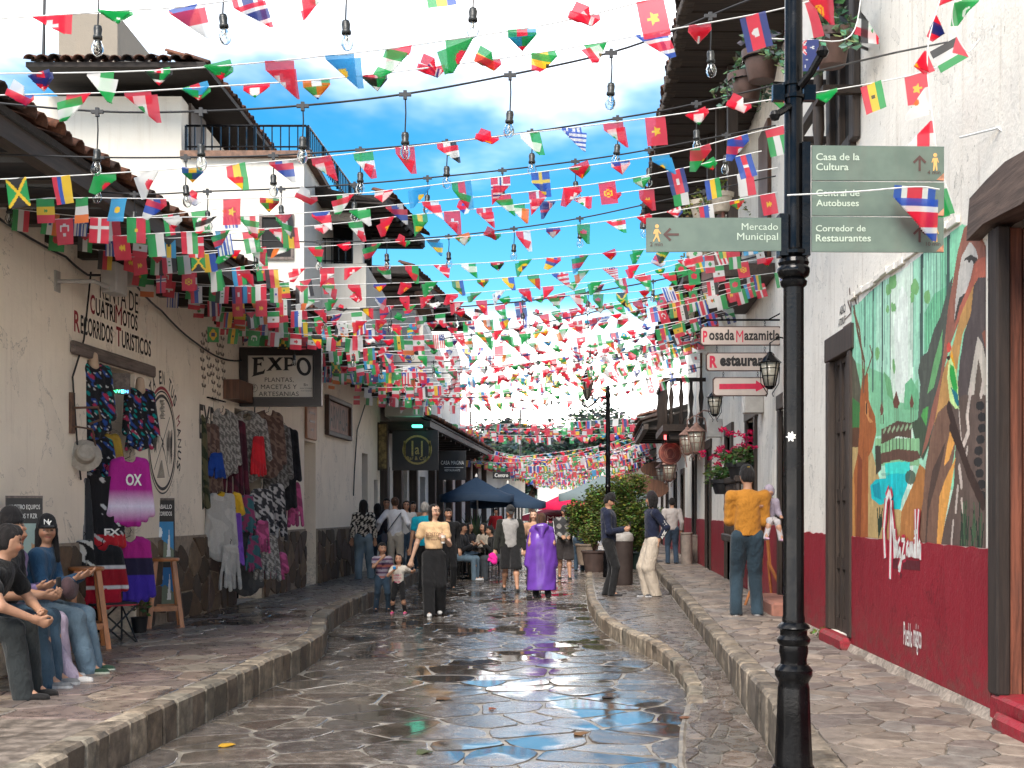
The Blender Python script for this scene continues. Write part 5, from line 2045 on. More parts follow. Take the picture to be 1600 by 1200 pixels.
# lower eave over the hanging signs and the middle roofs on the right
eave(inn, lambda Y, z, n=0.0: Rm2(Y, z, n), 21.25, 30.5, 5.1, 1.0, 5.55, -1, beams=0.7, seed=73, tlimit=70, tile_rows=3)
for (px, py, Y, w, s) in ((1090, 408, 19.0, .16, 6), (1100, 330, 17.6, .2, 7), (1074, 484, 22.0, .16, 8), (1128, 318, 17.3, .16, 9)):
 c = P(px, py + 14, Y)
 lab = {1090: 'cream pot on the roof edge just below the left sign arm', 1100: 'cream ribbed pot with yellow-green leaves, above the left sign arm', 1074: 'pale pot on the lower right-hand eave above the inn signs', 1128: 'small cream pot beside the ribbed one above the left sign arm'}[px]
 pot_plant('eave_pot', c, w, 0.26, lab, [(0.14, 0.16, 0.03), (0.10, 0.14, 0.04), (0.20, 0.19, 0.05)], 50, 0.2, 0.06, 0.1, group='pots on the right-hand eaves', seed=s, potmat=simple('cream_pot', (0.42, 0.36, 0.28), 0.7, 0.2, 12))

# wooden balcony further on
bal = MB()
bal.box((28.3, 3.35, 0.0), (31.7, 3.5, 0.95), mp=Rm2)
balo = bal.build('balcony', M_darkwood_y, inn, auto=False)
for i in range(12):
 q = MB()
 y = 28.4 + i * 0.29
 q.lathe([(0.035, 0), (0.06, 0.1), (0.03, 0.3), (0.06, 0.6), (0.03, 0.8), (0.035, 0.95)], Rm2(y, 3.5, 0.88), 6)
 q.build('baluster', M_darkwood, balo)
for i in range(4):
 q = MB()
 q.lathe([(0.035, 0), (0.06, 0.1), (0.03, 0.3), (0.06, 0.6), (0.03, 0.8), (0.035, 0.95)], Rm2(28.36, 3.5, 0.1 + i * 0.22), 6)
 q.build('baluster', M_darkwood, balo)
q = MB()
q.box((28.3, 4.45, 0.82), (31.7, 4.53, 0.95), mp=Rm2)
q.box((28.3, 4.45, 0.0), (28.42, 4.53, 0.82), mp=Rm2)
q.build('balcony_rail', M_darkwood_y, balo, auto=False)
for y in (28.5, 29.6, 30.7, 31.6):
 q = MB()
 q.bbox((y - .08, 3.15, 0.0), (y + .08, 3.349, 0.8), 0.02, mp=Rm2)
 q.build('balcony_bracket', M_darkwood_x, balo, auto=False)
q = MB()
q.bbox((29.3, 3.52, 0.002), (30.4, 5.2, 0.05), 0.01, mp=Rm2)
q.build('balcony_door', M_brownwood, inn, auto=False)

# farther houses on both sides, down to the bend of the street
far = []
specs = [
 # side, y0, y1, wall top, colour, base, eave z, overhang, label
 ('R', 34.05, 42, 3.9, M_farwhite, True, 3.9, 1.2, 'white house with oxblood base beyond the inn, lime green door post beside it'),
 ('R', 42.05, 52, 4.6, M_white, True, 4.6, 1.0, 'taller white house behind the grey umbrella on the right'),
 ('R', 52.05, 64, 3.8, M_farwhite, False, 3.8, 1.0, 'low pale house far down on the right behind the bushes'),
 ('R', 64.05, 84, 4.2, M_cream, False, 4.2, 1.0, 'last cream house on the right where the street closes'),
 ('L', 62.05, 76, 3.7, M_farwhite, False, 3.7, 1.1, 'pale house on the left beyond the navy umbrellas'),
 ('L', 76.05, 92, 4.0, M_cream, False, 4.0, 1.0, 'last low cream house on the left behind the maroon tents'),
]
for i, (sd, a, b, zt, mw, base, ze, ov_, lab) in enumerate(specs):
 o = empty('street_house', (0, 0, 0), label=lab, cat='house', group='houses far down the street')
 mpf = (lambda Y, z, n=0.0: Rm2(Y, z, n)) if sd == 'R' else LPm
 hs_ = []
 y = a + 1.2
 while y < b - 2:
  hs_.append((y, y + 1.1, 0.28, 2.6))
  y += 3.4
 wall('wall', mpf, a, b, 0.0, zt + 0.2, 0.3, hs_, mw, o)
 interior(mpf, hs_, o, depth=1.0, thick=0.3)
 if base:
  sp, y = [], a
  for h in hs_:
   sp.append((y, h[0]))
   y = h[1]
  sp.append((y, b))
  dado_right(mpf, sp, 0.2, 1.4, o, 0.015)
 for h in hs_:
  m = MB()
  m.bbox((h[0] - .12, h[3], -.05), (h[1] + .12, h[3] + .16, .04), 0.01, mp=mpf)
  m.bbox((h[0] - .12, h[2], -.05), (h[0], h[3] - .001, .04), 0.01, mp=mpf)
  m.bbox((h[1], h[2], -.05), (h[1] + .12, h[3] - .001, .04), 0.01, mp=mpf)
  m.build('door_frame', M_darkwood, o, auto=False)
 eave(o, mpf, a, b, zt, ov_, ze, 1 if sd == 'L' else -1, beams=1.2, seed=80 + i, tlimit=0, tile_rows=2)
# a house closing the view
o = empty('end_house', (0, 0, 0), label='small pale house with brown roof closing the end of the street', cat='house')
BX(2.0, 96, -0.1, 10.5, 101, 4.2, 'wall', M_farwhite, o)
m = MB()
m.add([(1.4, 95.2, 4.1), (11.1, 95.2, 4.1), (11.1, 98.5, 5.6), (1.4, 98.5, 5.6), (1.4, 101.8, 4.1), (11.1, 101.8, 4.1)], [(0, 1, 2, 3), (3, 2, 5, 4), (0, 3, 4), (1, 5, 2), (1, 0, 4, 5)])
m.build('roof', simple('far_tile', (0.12, 0.07, 0.05), 0.9, 0.3, 4), o, auto=False)
for x in (3.2, 5.4, 7.6):
 BX(x, 95.95, 0.2, x + 1.0, 95.99, 2.3, 'door', M_brownwood, o)

# wooded hill behind the town
def tree_far(c, h, rad, seed, label):
 o = empty('hill_tree', c, label=label, cat='tree', group='trees on the hill behind the town')
 m = MB()
 m.tube([(0, 0, -3), (0.1, 0, h * 0.35), (0.05, 0.1, h * 0.7)], [0.5, 0.35, 0.15], 7)
 m.build('trunk', M_brownwood, o)
 m = MB()
 rr = random.Random(seed)
 for k in range(16):
  a = rr.uniform(0, 6.28)
  q = rr.uniform(0.0, 0.8) * rad
  leaf_cloud(m, (math.cos(a) * q, math.sin(a) * q, h * rr.uniform(0.45, 0.93)), rad * rr.uniform(0.3, 0.5), 380, rad * 0.09, [(0.06, 0.085, 0.065), (0.075, 0.10, 0.075), (0.05, 0.07, 0.06)], seed * 10 + k, (1, 1, 0.7), 0.1, 0.1)  # leaf greens lifted and slightly bluish: distance haze put into the colour
 m.build('crown', M_leafg, o, kind='stuff', auto=False)
hill = MB()
n = 40
vs = []
for i in range(n + 1):
 x = -260 + 520 * i / n
 for j in range(9):
  y = 190 + j * 45
  z = -1 + 26 * (1 - math.exp(-j * 0.45)) * (0.75 + 0.3 * math.sin(i * 0.37 + 1) + 0.1 * math.sin(i * 1.1)) * (1 if j else 0)
  vs.append((x, y, z))
fs = [(i * 9 + j, (i + 1) * 9 + j, (i + 1) * 9 + j + 1, i * 9 + j + 1) for i in range(n) for j in range(8)]
hill.add(vs, fs, 0, None, True)
hill.build('hill', simple('hill_wood', (0.06, 0.08, 0.06), 0.95, 0.4, 0.15, bump=0.8), kind='structure', auto=False)
rr = random.Random(33)
for i, (px, topy) in enumerate([(700, 690), (735, 684), (770, 668), (800, 682), (830, 672), (855, 680), (905, 676), (935, 652), (962, 640), (985, 668), (1010, 680), (660, 690), (880, 690)]):
 Y = rr.uniform(120, 170)
 top = P(px, topy, Y)
 h = top.z + 0.0
 tree_far((top.x, Y, 0), h * 1.04, 6.0 + rr.random() * 3, 50 + i, ['round dark tree on the hill left of the far lamp post', 'dark tree crown rising over the street end, one of the row on the hill'][1 if i != 8 else 0] if i != 8 else 'tallest dark tree on the hill, right behind the far lamp post')
for (px, y0, y1) in ((813, 640, 720), (735, 625, 700)):
 cable('antenna_mast', [P(px, y1, 90), P(px, y0, 90)], 0.07, M_wire, 0, 'thin antenna mast with a cross arm over the far left roofs' if px == 813 else 'plain thin mast over the far left roofs', cat='antenna')
m = MB()
a, b = P(800, 636, 90), P(836, 640, 90)
m.tube([a, b], 0.05, 5)
m.build('antenna_arm', M_wire, bpy.data.objects['antenna_mast'])
# ------------------------------------------------------------------ flags
WH, RD, GR, BL, YE, BK, LB, OR_, DB, MR = [lin(c) for c in ((235, 235, 232), (228, 22, 62), (0, 165, 78), (28, 84, 185), (250, 205, 20), (18, 18, 18), (40, 160, 215), (240, 120, 20), (26, 50, 130), (130, 14, 34))]


def hs_(*c, w=None):
 def f(C, U, V):
  ww = w or [1] * len(c)
  t, s = sum(ww), 0
  for col, k in zip(c, ww):
   C[(V >= s / t)] = col
   s += k
 return f


def vs_(*c, w=None):
 def f(C, U, V):
  ww = w or [1] * len(c)
  t, s = sum(ww), 0
  for col, k in zip(c, ww):
   C[(U >= s / t)] = col
   s += k
 return f


def disc(cx, cy, r, col, asp=1.45):
 def f(C, U, V):
  C[((U - cx) * asp) ** 2 + (V - cy) ** 2 < r * r] = col
 return f


def moon(cx, cy, r, col, bg, dx=0.35, asp=1.45):
 def f(C, U, V):
  C[((U - cx) * asp) ** 2 + (V - cy) ** 2 < r * r] = col
  C[((U - cx) * asp - dx * r) ** 2 + (V - cy) ** 2 < (r * 0.8) ** 2] = bg
 return f


def star(cx, cy, r, col, asp=1.45, rot=0.0):
 def f(C, U, V):
  x, y = (U - cx) * asp, V - cy
  a = np.arctan2(x, -y) + rot
  d = np.hypot(x, y)
  k = np.abs(((a / (2 * math.pi / 5)) + 0.5) % 1 - 0.5) * 2
  C[d < r * (1 - 0.6 * k)] = col
 return f


def tri(col, x=0.45):
 def f(C, U, V):
  C[U < x * (1 - np.abs(V - 0.5) * 2)] = col
 return f


def canton(col, u, v, u0=0.0, v0=0.0):
 def f(C, U, V):
  C[(U < u) & (V < v) & (U >= u0) & (V >= v0)] = col
 return f


def cross(col, cx, w, asp=1.45):
 def f(C, U, V):
  C[(np.abs((U - cx) * asp) < w / 2) | (np.abs(V - 0.5) < w / 2)] = col
 return f


def diag(col, s=1, w=0.12, off=0.0):
 def f(C, U, V):
  d = (V - (U if s > 0 else 1 - U) - off) / 1.3
  C[np.abs(d) < w / 2] = col
 return f


def jack(u=1.0, v=1.0):
 def f(C, U, V):
  k = (U < u) & (V < v)
  u_, v_ = U / u, V / v
  D = np.empty_like(C)
  D[:] = DB
  for w_, c in ((0.26, WH), (0.10, RD)):
   D[(np.abs(v_ - u_) < w_ * .7) | (np.abs(v_ - 1 + u_) < w_ * .7)] = c
  D[(np.abs(u_ - .5) < .13) | (np.abs(v_ - .5) < .18)] = WH
  D[(np.abs(u_ - .5) < .075) | (np.abs(v_ - .5) < .11)] = RD
  C[k] = D[k]
 return f


def many(*fs):
 def f(C, U, V):
  for g in fs:
   g(C, U, V)
 return f


DESIGNS = [
 many(hs_(RD), moon(.38, .5, .26, WH, RD), star(.62, .5, .13, WH)),                      # red, crescent and star
 many(vs_(GR, WH, RD), disc(.5, .5, .12, lin((120, 90, 30)))),                            # green white red with emblem
 many(hs_(RD), disc(.5, .5, .25, YE), disc(.5, .5, .17, RD), disc(.5, .5, .12, YE)),
 many(hs_(*([RD, WH] * 6 + [RD])), canton(DB, .42, .54), star(.1, .12, .06, WH), star(.2, .27, .06, WH), star(.3, .12, .06, WH), star(.1, .4, .06, WH), star(.3, .4, .06, WH)),
 many(hs_(DB, RD, DB, w=[1, 2, 1]), canton(WH, .62, .58, .4, .42), star(.5, .45, .16, WH)),
 many(hs_(WH, BL, RD), canton(BL, .32, .5, .12, .22), disc(.22, .3, .07, WH)),
 many(hs_(GR, YE, RD), disc(.5, .5, .10, lin((60, 60, 20)))),
 many(hs_(RD), disc(.5, .5, .16, BK), star(.5, .5, .26, BK), canton(BK, .6, .52, .4, .46)),
 many(hs_(LB, RD, GR), moon(.47, .5, .12, WH, RD), star(.56, .5, .06, WH)),
 many(hs_(GR), hs_(GR), lambda C, U, V: C.__setitem__((np.abs(U - .5) / .42 + np.abs(V - .5) / .40) < 1, YE), disc(.5, .5, .2, DB), diag(WH, 1, .03, .02) if False else disc(.5, .5, .0, WH)),
 many(hs_(LB), disc(.5, .5, .2, YE), vs_(YE, LB, w=[1, 12]) if False else disc(.5, .5, .14, YE)),
 many(hs_(WH, RD), tri(BL, .5)),
 many(hs_(WH, RD)),
 many(hs_(GR, YE, GR), star(.5, .5, .12, BK)),
 many(vs_(GR, YE, RD), star(.5, .5, .14, GR)),
 many(hs_(RD, WH, DB, WH, RD, w=[1, 1, 2, 1, 1])),
 many(hs_(BL, WH, RD, WH, BL, w=[1, 1, 2, 1, 1])),
 many(hs_(*([WH, BL] * 4 + [WH])), canton(WH, .35, .5), disc(.17, .25, .13, YE)),
 many(hs_(*([BL, WH] * 4 + [BL])), canton(BL, .38, .55), canton(WH, .38, .33, 0, .22), canton(WH, .24, .55, .14, 0)),
 many(hs_(DB), jack(.5, .5), star(.25, .75, .1, WH), star(.75, .2, .06, WH), star(.65, .5, .06, WH), star(.85, .45, .06, WH), star(.75, .8, .06, WH)),
 jack(1, 1),
 many(hs_(RD), cross(WH, .5, .18), canton(RD, .3, 1.0), canton(RD, 1.0, 1.0, .7, 0), canton(RD, 1, .2), canton(RD, 1, 1, 0, .8)),
 many(hs_(RD), cross(WH, .38, .16)),
 many(hs_(DB), cross(WH, .36, .24), cross(RD, .36, .12)),
 many(hs_(RD), cross(WH, .36, .24), cross(DB, .36, .12)),
 many(hs_(BL), cross(YE, .36, .17)),
 many(vs_(BL, YE, RD)),
 many(vs_(BL, WH, RD)),
 many(vs_(GR, WH, OR_)),
 many(vs_(BK, YE, RD)),
 many(hs_(BK, RD, YE)),
 many(hs_(YE, BL, RD, w=[2, 1, 1])),
 many(hs_(LB, WH, LB), disc(.5, .5, .1, YE)),
 many(hs_(GR, WH, RD), tri(BK, .38) if False else disc(.5, .5, 0, WH)),
 many(hs_(RD, WH, BK), star(.4, .5, .09, GR), star(.6, .5, .09, GR)),
 many(hs_(BK, WH, GR), tri(RD, .4)),
 many(hs_(LB, YE, LB), tri(BK, .45)),
 many(hs_(GR), moon(.5, .5, .26, WH, GR), star(.62, .5, .1, WH)),
 many(hs_(GR), disc(.45, .5, .26, RD)),
 many(hs_(WH), disc(.5, .5, .26, RD)),
 many(hs_(WH), disc(.5, .5, .22, RD), lambda C, U, V: C.__setitem__(((U - .5) * 1.45) ** 2 + (V - .5) ** 2 < (.22 ** 2) * ((V > .5) * 1.0), BL), canton(BK, .2, .3, .12, .18), canton(BK, .88, .3, .8, .18), canton(BK, .2, .82, .12, .7), canton(BK, .88, .82, .8, .7)),
 many(hs_(RD), star(.5, .5, .24, GR)),
 many(hs_(RD), star(.5, .5, .26, YE)),
 many(hs_(RD, GR), star(.5, .5, .14, YE)),
 many(hs_(GR, WH, GR), canton(RD, .3, 1)),
 many(hs_(GR, YE, BL, w=[1, 1, 1]), ),
 many(hs_(LB, YE, GR, w=[2, 1, 1]), disc(.78, .25, .12, YE)),
 many(hs_(BK), diag(YE, 1, .14), diag(YE, -1, .14), lambda C, U, V: C.__setitem__((np.abs(V - .5) > np.abs(U - .5) + .08), GR)),
 many(lambda C, U, V: C.__setitem__(U + V * 1.0 < 1.0, BK), lambda C, U, V: C.__setitem__(U > V, RD), star(.25, .7, .06, WH), star(.18, .85, .05, WH), disc(.68, .35, .12, YE)),
 many(vs_(RD, WH, RD), disc(.5, .5, .16, GR)),
 many(vs_(RD, WH, RD), star(.5, .5, .22, RD)),
 many(hs_(RD, BL, WH) if False else hs_(BL, RD, BL, w=[1, 1, 1]), disc(.5, .5, .14, WH)),
 many(hs_(WH), disc(.5, .45, .14, OR_), canton(GR, .62, .68, .38, .62)),
 many(hs_(BL, YE)),
 many(hs_(WH, GR)),
 many(hs_(OR_, WH, GR), disc(.5, .5, .1, BL, 1.45)),
 many(hs_(BK, RD, GR) if False else hs_(BK, WH, RD, WH, GR, w=[5, 1, 5, 1, 5]), disc(.5, .5, .16, RD)),
 many(hs_(RD, DB, RD), canton(MR, .001, .001)),
 many(vs_(GR, RD, w=[2, 3]), disc(.4, .5, .2, YE), disc(.4, .5, .12, RD)),
 many(hs_(RD, WH, RD, WH, RD, WH), canton(BL, .4, .5), star(.2, .25, .16, WH)),
]
_r = random.Random(99)
SHAPES = [[]]
for k in range(13):
 a = _r.uniform(0.5, 1.15) * (1 if k % 2 else -1)
 if k < 5:      # one lower corner turned up
  SHAPES.append([((0.5 * (1 if a > 0 else -1), -_r.uniform(0.25, 0.6)), a)])
 elif k < 9:    # both lower corners turned in: a pennant
  SHAPES.append([((0.46, -_r.uniform(0.1, 0.5)), _r.uniform(0.45, 0.85)), ((-0.46, -_r.uniform(0.1, 0.5)), -_r.uniform(0.45, 0.85))])
 else:          # turned up so that only a slanted strip is left
  SHAPES.append([((0.50 * (1 if a > 0 else -1), -_r.uniform(0.02, 0.15)), _r.uniform(0.7, 0.95) * (1 if a > 0 else -1)), ((0.0, -1.05), _r.uniform(-0.4, 0.4))])
FLAGM = {}


def flag_geo(di, si, nu, nv, mir):
 U, V = np.meshgrid((np.arange(nu) + .5) / nu, (np.arange(nv) + .5) / nv, indexing='ij')
 C = np.zeros((nu, nv, 3))
 C[:] = WH
 DESIGNS[di](C, U, V)
 if mir:
  C = C[:, ::-1]
 u, v = np.meshgrid(np.arange(nu + 1) / nu, np.arange(nv + 1) / nv, indexing='ij')
 x = (v - .5).ravel()
 z = -(u * 1.38).ravel()
 y = np.zeros_like(x)
 for (px, pz), ang in SHAPES[si]:
  # fold line through the point; direction tilted; the part below/outside is turned up in front
  nx, nz = math.sin(ang), -math.cos(ang)
  s = (x - px) * nx + (z - pz) * nz
  k = s > 0
  x = np.where(k, x - 2 * s * nx, x)
  z = np.where(k, z - 2 * s * nz, z)
  y = np.where(k, -y - 0.035 - 0.08 * np.minimum(s, 0.5), y)
 ph = si * 1.7 + di
 amp = 0.05 + 0.02 * (si % 3)
 y = y + amp * np.sin(3.0 * x + 2.2 * z + ph) * np.minimum(1, -z * 1.2 + 0.02) + 0.02 * np.sin(7 * x + ph) * (-z)
 return np.stack([x, y, z], -1), C.reshape(-1, 3)


def flag_faces(nu, nv):
 i = np.arange(nu)[:, None] * (nv + 1) + np.arange(nv)[None, :]
 return np.stack([i, i + 1, i + nv + 2, i + nv + 1], -1).reshape(-1, 4)


def flag_mesh(di, si, hi, mir):
 key = (di, si, hi, mir)
 if key not in FLAGM:
  nu, nv = {2: (30, 22), 1: (16, 12), 0: (6, 6)}[hi]
  vs, cs = flag_geo(di, si, nu, nv, mir)
  me = np_mesh('flag', vs, flag_faces(nu, nv), fcols=cs, smooth=True)
  me.materials.append(M_flag)
  FLAGM[key] = me
 return FLAGM[key]


def curve_pts(ctrl, n=60):
 """smooth curve through the control points (Catmull-Rom)"""
 c = [Vector(p) for p in ctrl]
 c = [c[0] * 2 - c[1]] + c + [c[-1] * 2 - c[-2]]
 out = []
 m = len(c) - 3
 for i in range(m):
  for k in range(n // m):
   t = k / (n // m)
   p0, p1, p2, p3 = c[i:i + 4]
   out.append(0.5 * ((2 * p1) + (p2 - p0) * t + (2 * p0 - 5 * p1 + 4 * p2 - p3) * t * t + (3 * p1 - p0 - 3 * p2 + p3) * t ** 3))
 out.append(c[-2])
 return out


def walk(pts, step, start=0.0):
 d, nxt = 0.0, start
 for a, b in zip(pts[:-1], pts[1:]):
  L = (b - a).length
  while nxt <= d + L:
   yield a.lerp(b, (nxt - d) / L), (b - a).normalized()
   nxt += step
  d += L


RG = [0, 1, 2, 5, 6, 8, 12, 13, 21, 22, 28, 33, 35, 37, 38, 41, 42, 43, 44, 49, 54, 34]


def bunting(ctrl, seed, label, w=0.132, step=0.30, hi=1, fold=0.8, group='strings of flags across the street', stuff=False, ends=0.0):
 r = random.Random(seed)
 pts = curve_pts(ctrl, 40)
 m = MB()
 m.tube(pts[::2] + ([pts[-1]] if len(pts) % 2 == 0 else []), 0.0035 if hi else 0.006, 4, caps=False)
 root = m.build('flag_string', M_string, None, label, 'bunting', group, auto=False)
 L = sum((b - a).length for a, b in zip(pts[:-1], pts[1:]))
 acc_v, acc_f, acc_c, off = [], [], [], 0
 d = 0
 for p, t in walk(pts, step, r.uniform(0.05, 0.25)):
  d += step
  fr = d / L
  f = fold
  if ends and (fr < ends or fr > 1 - ends * 0.8):
   f = 0.12
  si = 0 if r.random() > f else r.randrange(1, len(SHAPES))
  di = r.choice(RG) if r.random() < .55 else r.randrange(len(DESIGNS))
  mir = r.random() < .5
  q = t.to_track_quat('X', 'Z').to_matrix()
  ang = math.atan2(t.y, t.x) + r.gauss(0, 0.22)
  M = Matrix.Translation(p) @ Matrix.Rotation(ang, 4, 'Z') @ Matrix.Rotation(-math.asin(max(-.99, min(.99, t.z))) + r.gauss(0, .03), 4, 'Y') @ \
   Matrix.Rotation(r.gauss(0.0, 0.30 if f > .3 else 0.10), 4, 'X') @ Matrix.Scale(w * r.uniform(.93, 1.07), 4)
  if stuff:
   vs, cs = flag_geo(di, si, 4, 4, mir)
   Mn = np.array(M)
   acc_v.append(vs @ Mn[:3, :3].T + Mn[:3, 3])
   acc_f.append(flag_faces(4, 4) + off)
   acc_c.append(cs)
   off += len(vs)
  else:
   o = bpy.data.objects.new('flag', flag_mesh(di, si, hi, mir))
   COL.objects.link(o)
   o.parent = root
   o.matrix_local = M
 if stuff and acc_v:
  me = np_mesh('flags', np.concatenate(acc_v), np.concatenate(acc_f), fcols=np.concatenate(acc_c), smooth=True)
  o = link('flags', me, root, M_flag)
  o['kind'] = 'stuff'
 return root


NEAR = [
 ([(-60, 33), (185, 17), (338, 4), (760, -60)], 5.6, 2, 'highest white flag string, crossing the top left corner of the picture'),
 ([(-80, 116), (246, 110), (540, 84), (710, 61), (871, 35), (1060, -12)], 5.9, 2, 'second flag string from the top, rising from tower roof to big eave'),
 ([(-80, 150), (169, 145), (338, 135), (540, 121), (762, 94), (902, 73), (1060, 44), (1225, 13), (1330, -20)], 6.5, 2, 'third flag string from the top, ending with the red crescent flag by the signpost'),
 ([(-40, 282), (186, 270), (473, 248), (640, 229), (906, 198), (1046, 180), (1210, 155), (1397, 124), (1480, 100)], 8.0, 2, 'flag string passing behind the signpost just above the sign arms to the right wall'),
 ([(20, 315), (101, 309), (338, 311), (540, 304), (710, 285), (850, 268), (1046, 240), (1150, 214), (1250, 190)], 8.8, 2, 'flag string with the crown of flags just below the terrace railing'),
 ([(60, 345), (128, 341), (371, 338), (540, 328), (647, 317), (815, 301), (990, 278), (1190, 236)], 9.6, 1, 'flag string crossing the loggia eave at mid height'),
 ([(150, 372), (236, 365), (439, 356), (540, 348), (605, 340), (815, 319), (1025, 294), (1215, 262)], 10.4, 1, 'flag string that meets the top of the left sign arm'),
 ([(200, 402), (330, 392), (500, 385), (701, 372), (900, 352), (1080, 325), (1215, 300)], 11.4, 1, 'flag string running just above the column tops of the loggia'),
 ([(240, 428), (442, 420), (680, 414), (822, 406), (1060, 384), (1200, 362)], 12.4, 1, 'flag string passing right below the left sign arm'),
 ([(290, 447), (442, 447), (680, 440), (822, 431), (1060, 406), (1220, 380)], 13.4, 1, 'flag string crossing open blue sky, highest of the three close together'),
 ([(300, 470), (455, 468), (680, 461), (894, 444), (1060, 424), (1220, 400)], 14.2, 1, 'flag string crossing open blue sky, middle one of three close together'),
 ([(330, 488), (455, 486), (680, 474), (822, 465), (989, 456), (1060, 446), (1220, 425)], 15.0, 1, 'flag string crossing open blue sky, lowest of the three close together'),
]
for i, (pl, Y, hi, lab) in enumerate(NEAR):
 ctrl = [P(px, py, Y + 0.25 * math.sin(i * 2 + k * .5)) for k, (px, py) in enumerate(pl)]
 ctrl = [Vector((p.x, max(4.2, p.y), p.z)) for p in ctrl]
 bunting(ctrl, 100 + i, lab, hi=hi, step=0.29 if i < 3 else 0.27, fold=0.95, ends=0.10 if i < 5 else 0.18)


def span(Y, zl, zr, sag, dy=0.0, yoff=0.0, xl=0.75, xr=0.35):
 A = Vector((LX(Y + yoff) + xl, Y + yoff, zl))
 B = Vector((RX2(Y + dy) - xr, Y + dy, zr))
 out = []
 for k in range(7):
  t = k / 6
  p = A.lerp(B, t)
  p.z -= sag * 4 * t * (1 - t)
  out.append(p)
 return out


r = random.Random(555)
Y, i = 15.6, 0
while Y < 27.5:
 zl, zr = r.uniform(3.75, 4.2), r.uniform(4.4, 5.1)
 bunting(span(Y, zl, zr, r.uniform(0.15, 0.5), r.uniform(-0.8, 0.8), xl=r.uniform(.3, 1.0)), 200 + i,
   'string of little flags in the thick of them over the middle street', hi=1 if Y < 19 else 0, step=0.25, fold=0.88, ends=0.2, group='flag strings massed over the middle of the street')
 Y += r.uniform(0.42, 0.8)
 i += 1
for i in range(17):
 Y = 10.6 + i * 0.8
 xl_, xr_ = LX(Y) + 0.25, LX(Y) + r.uniform(1.6, 2.3)
 z0_ = 4.08 if Y < 18.4 else r.uniform(3.8, 4.05)
 bunting([Vector((xl_, Y - .1, z0_)), Vector(((xl_ + xr_) / 2, Y, z0_ - .06)), Vector((xr_, Y + .1, z0_ + .05))], 300 + i, 'short string of flags hanging square in the shade under the long left eave',
   hi=1 if i < 9 else 0, step=0.24, fold=0.08, group='flags tucked under the left eave')
Y, i = 35.5, 0
while Y < 92:
 if Y < 43:
  zl, zr, sg_ = 4.1, 4.3, 0.1
  Y += 1.6
 else:
  zl, zr, sg_ = r.uniform(3.3, 4.0), r.uniform(3.6, 4.6), r.uniform(0.1, 0.6)
  Y += r.uniform(0.6, 1.0) * (Y / 60)
 bunting(span(Y, zl, zr, sg_, r.uniform(-2, 2), xl=0.6), 400 + i, 'far string of tiny flags low over the end of the street', hi=0, step=0.26, fold=0.6, stuff=True,
   group='far flag strings at the end of the street', w=0.17)
 i += 1
# a few that hang straight down the right wall
for i, (pl, Y, lab) in enumerate([
 ([(1478, -30), (1452, 60), (1450, 120), (1458, 190), (1466, 250), (1488, 318)], 7.3, 'flag string hanging limp down the white wall beside the big doorway'),
 ([(1500, -30), (1488, 30), (1510, 80), (1530, 62)], 7.4, 'short flag string tied to the hook high on the white wall'),
 ([(1230, 305), (1330, 300), (1430, 292), (1468, 296)], 5.85, 'loose end of a flag string across the middle right sign panel'),
 ([(1255, -6), (1300, -18), (1380, -30)], 6.2, 'flag string at the top edge right of the signpost'),
 ([(1200, 60), (1260, 62), (1330, 55), (1350, -40)], 7.2, 'flag string right of the signpost in front of the high window')]):
 if i in (2,):
  root = bunting([P(px, py, Y) for px, py in pl], 700 + i, lab, hi=2, step=50, fold=0.0)
  for ch in list(root.children):
   bpy.data.objects.remove(ch)
  o = bpy.data.objects.new('flag', flag_mesh(16, 1, 2, False))
  COL.objects.link(o)
  o.parent = root
  o.matrix_local = Matrix.Translation(P(1430, 292, 5.85)) @ Matrix.Rotation(0.1, 4, 'Y') @ Matrix.Scale(0.19, 4)
 else:
  bunting([P(px, py, Y) for px, py in pl], 700 + i, lab, hi=2, step=0.2 if i < 2 else 0.34, fold=0.75 if i < 2 else 0.2, w=0.14)

# ------------------------------------------------------------------ bulbs on black cables
_b = MB()
_b.lathe([(0.006, 0.0), (0.018, -0.004), (0.022, -0.02), (0.019, -0.05), (0.024, -0.055), (0.024, -0.07), (0.017, -0.072), (0.0, -0.072)][::-1], (0, 0, 0), 10)
ME_SOCK = _b.mesh('bulb')
ME_SOCK.materials.append(simple('bakelite', (0.015, 0.017, 0.016), 0.4, 0.2, 20))
_b = MB()
prof = [(0.0, -0.155), (0.012, -0.153), (0.024, -0.143), (0.031, -0.125), (0.030, -0.108), (0.022, -0.088), (0.016, -0.074)]
_b.lathe(prof, (0, 0, 0), 12)
_b.lathe([(p[0] * 0.93, p[1] * 0.99 - 0.0005) for p in prof][::-1], (0, 0, 0), 12)
ME_GLASS = _b.mesh('bulb_glass')
ME_GLASS.materials.append(glass('bulb_glass'))
_b = MB()
_b.tube([(0, 0, -0.074), (0, 0, -0.10), (0.008, 0, -0.125), (0.012, 0, -0.105), (-0.012, 0, -0.105), (-0.008, 0, -0.125)], 0.0022, 4)
_b.lathe([(0.007, -0.10), (0.006, -0.074)], (0, 0, 0), 6)
ME_FIL = _b.mesh('filament')
ME_FIL.materials.append(simple('filament_grey', (0.55, 0.52, 0.45), 0.4, 0.1, 30, bump=0))


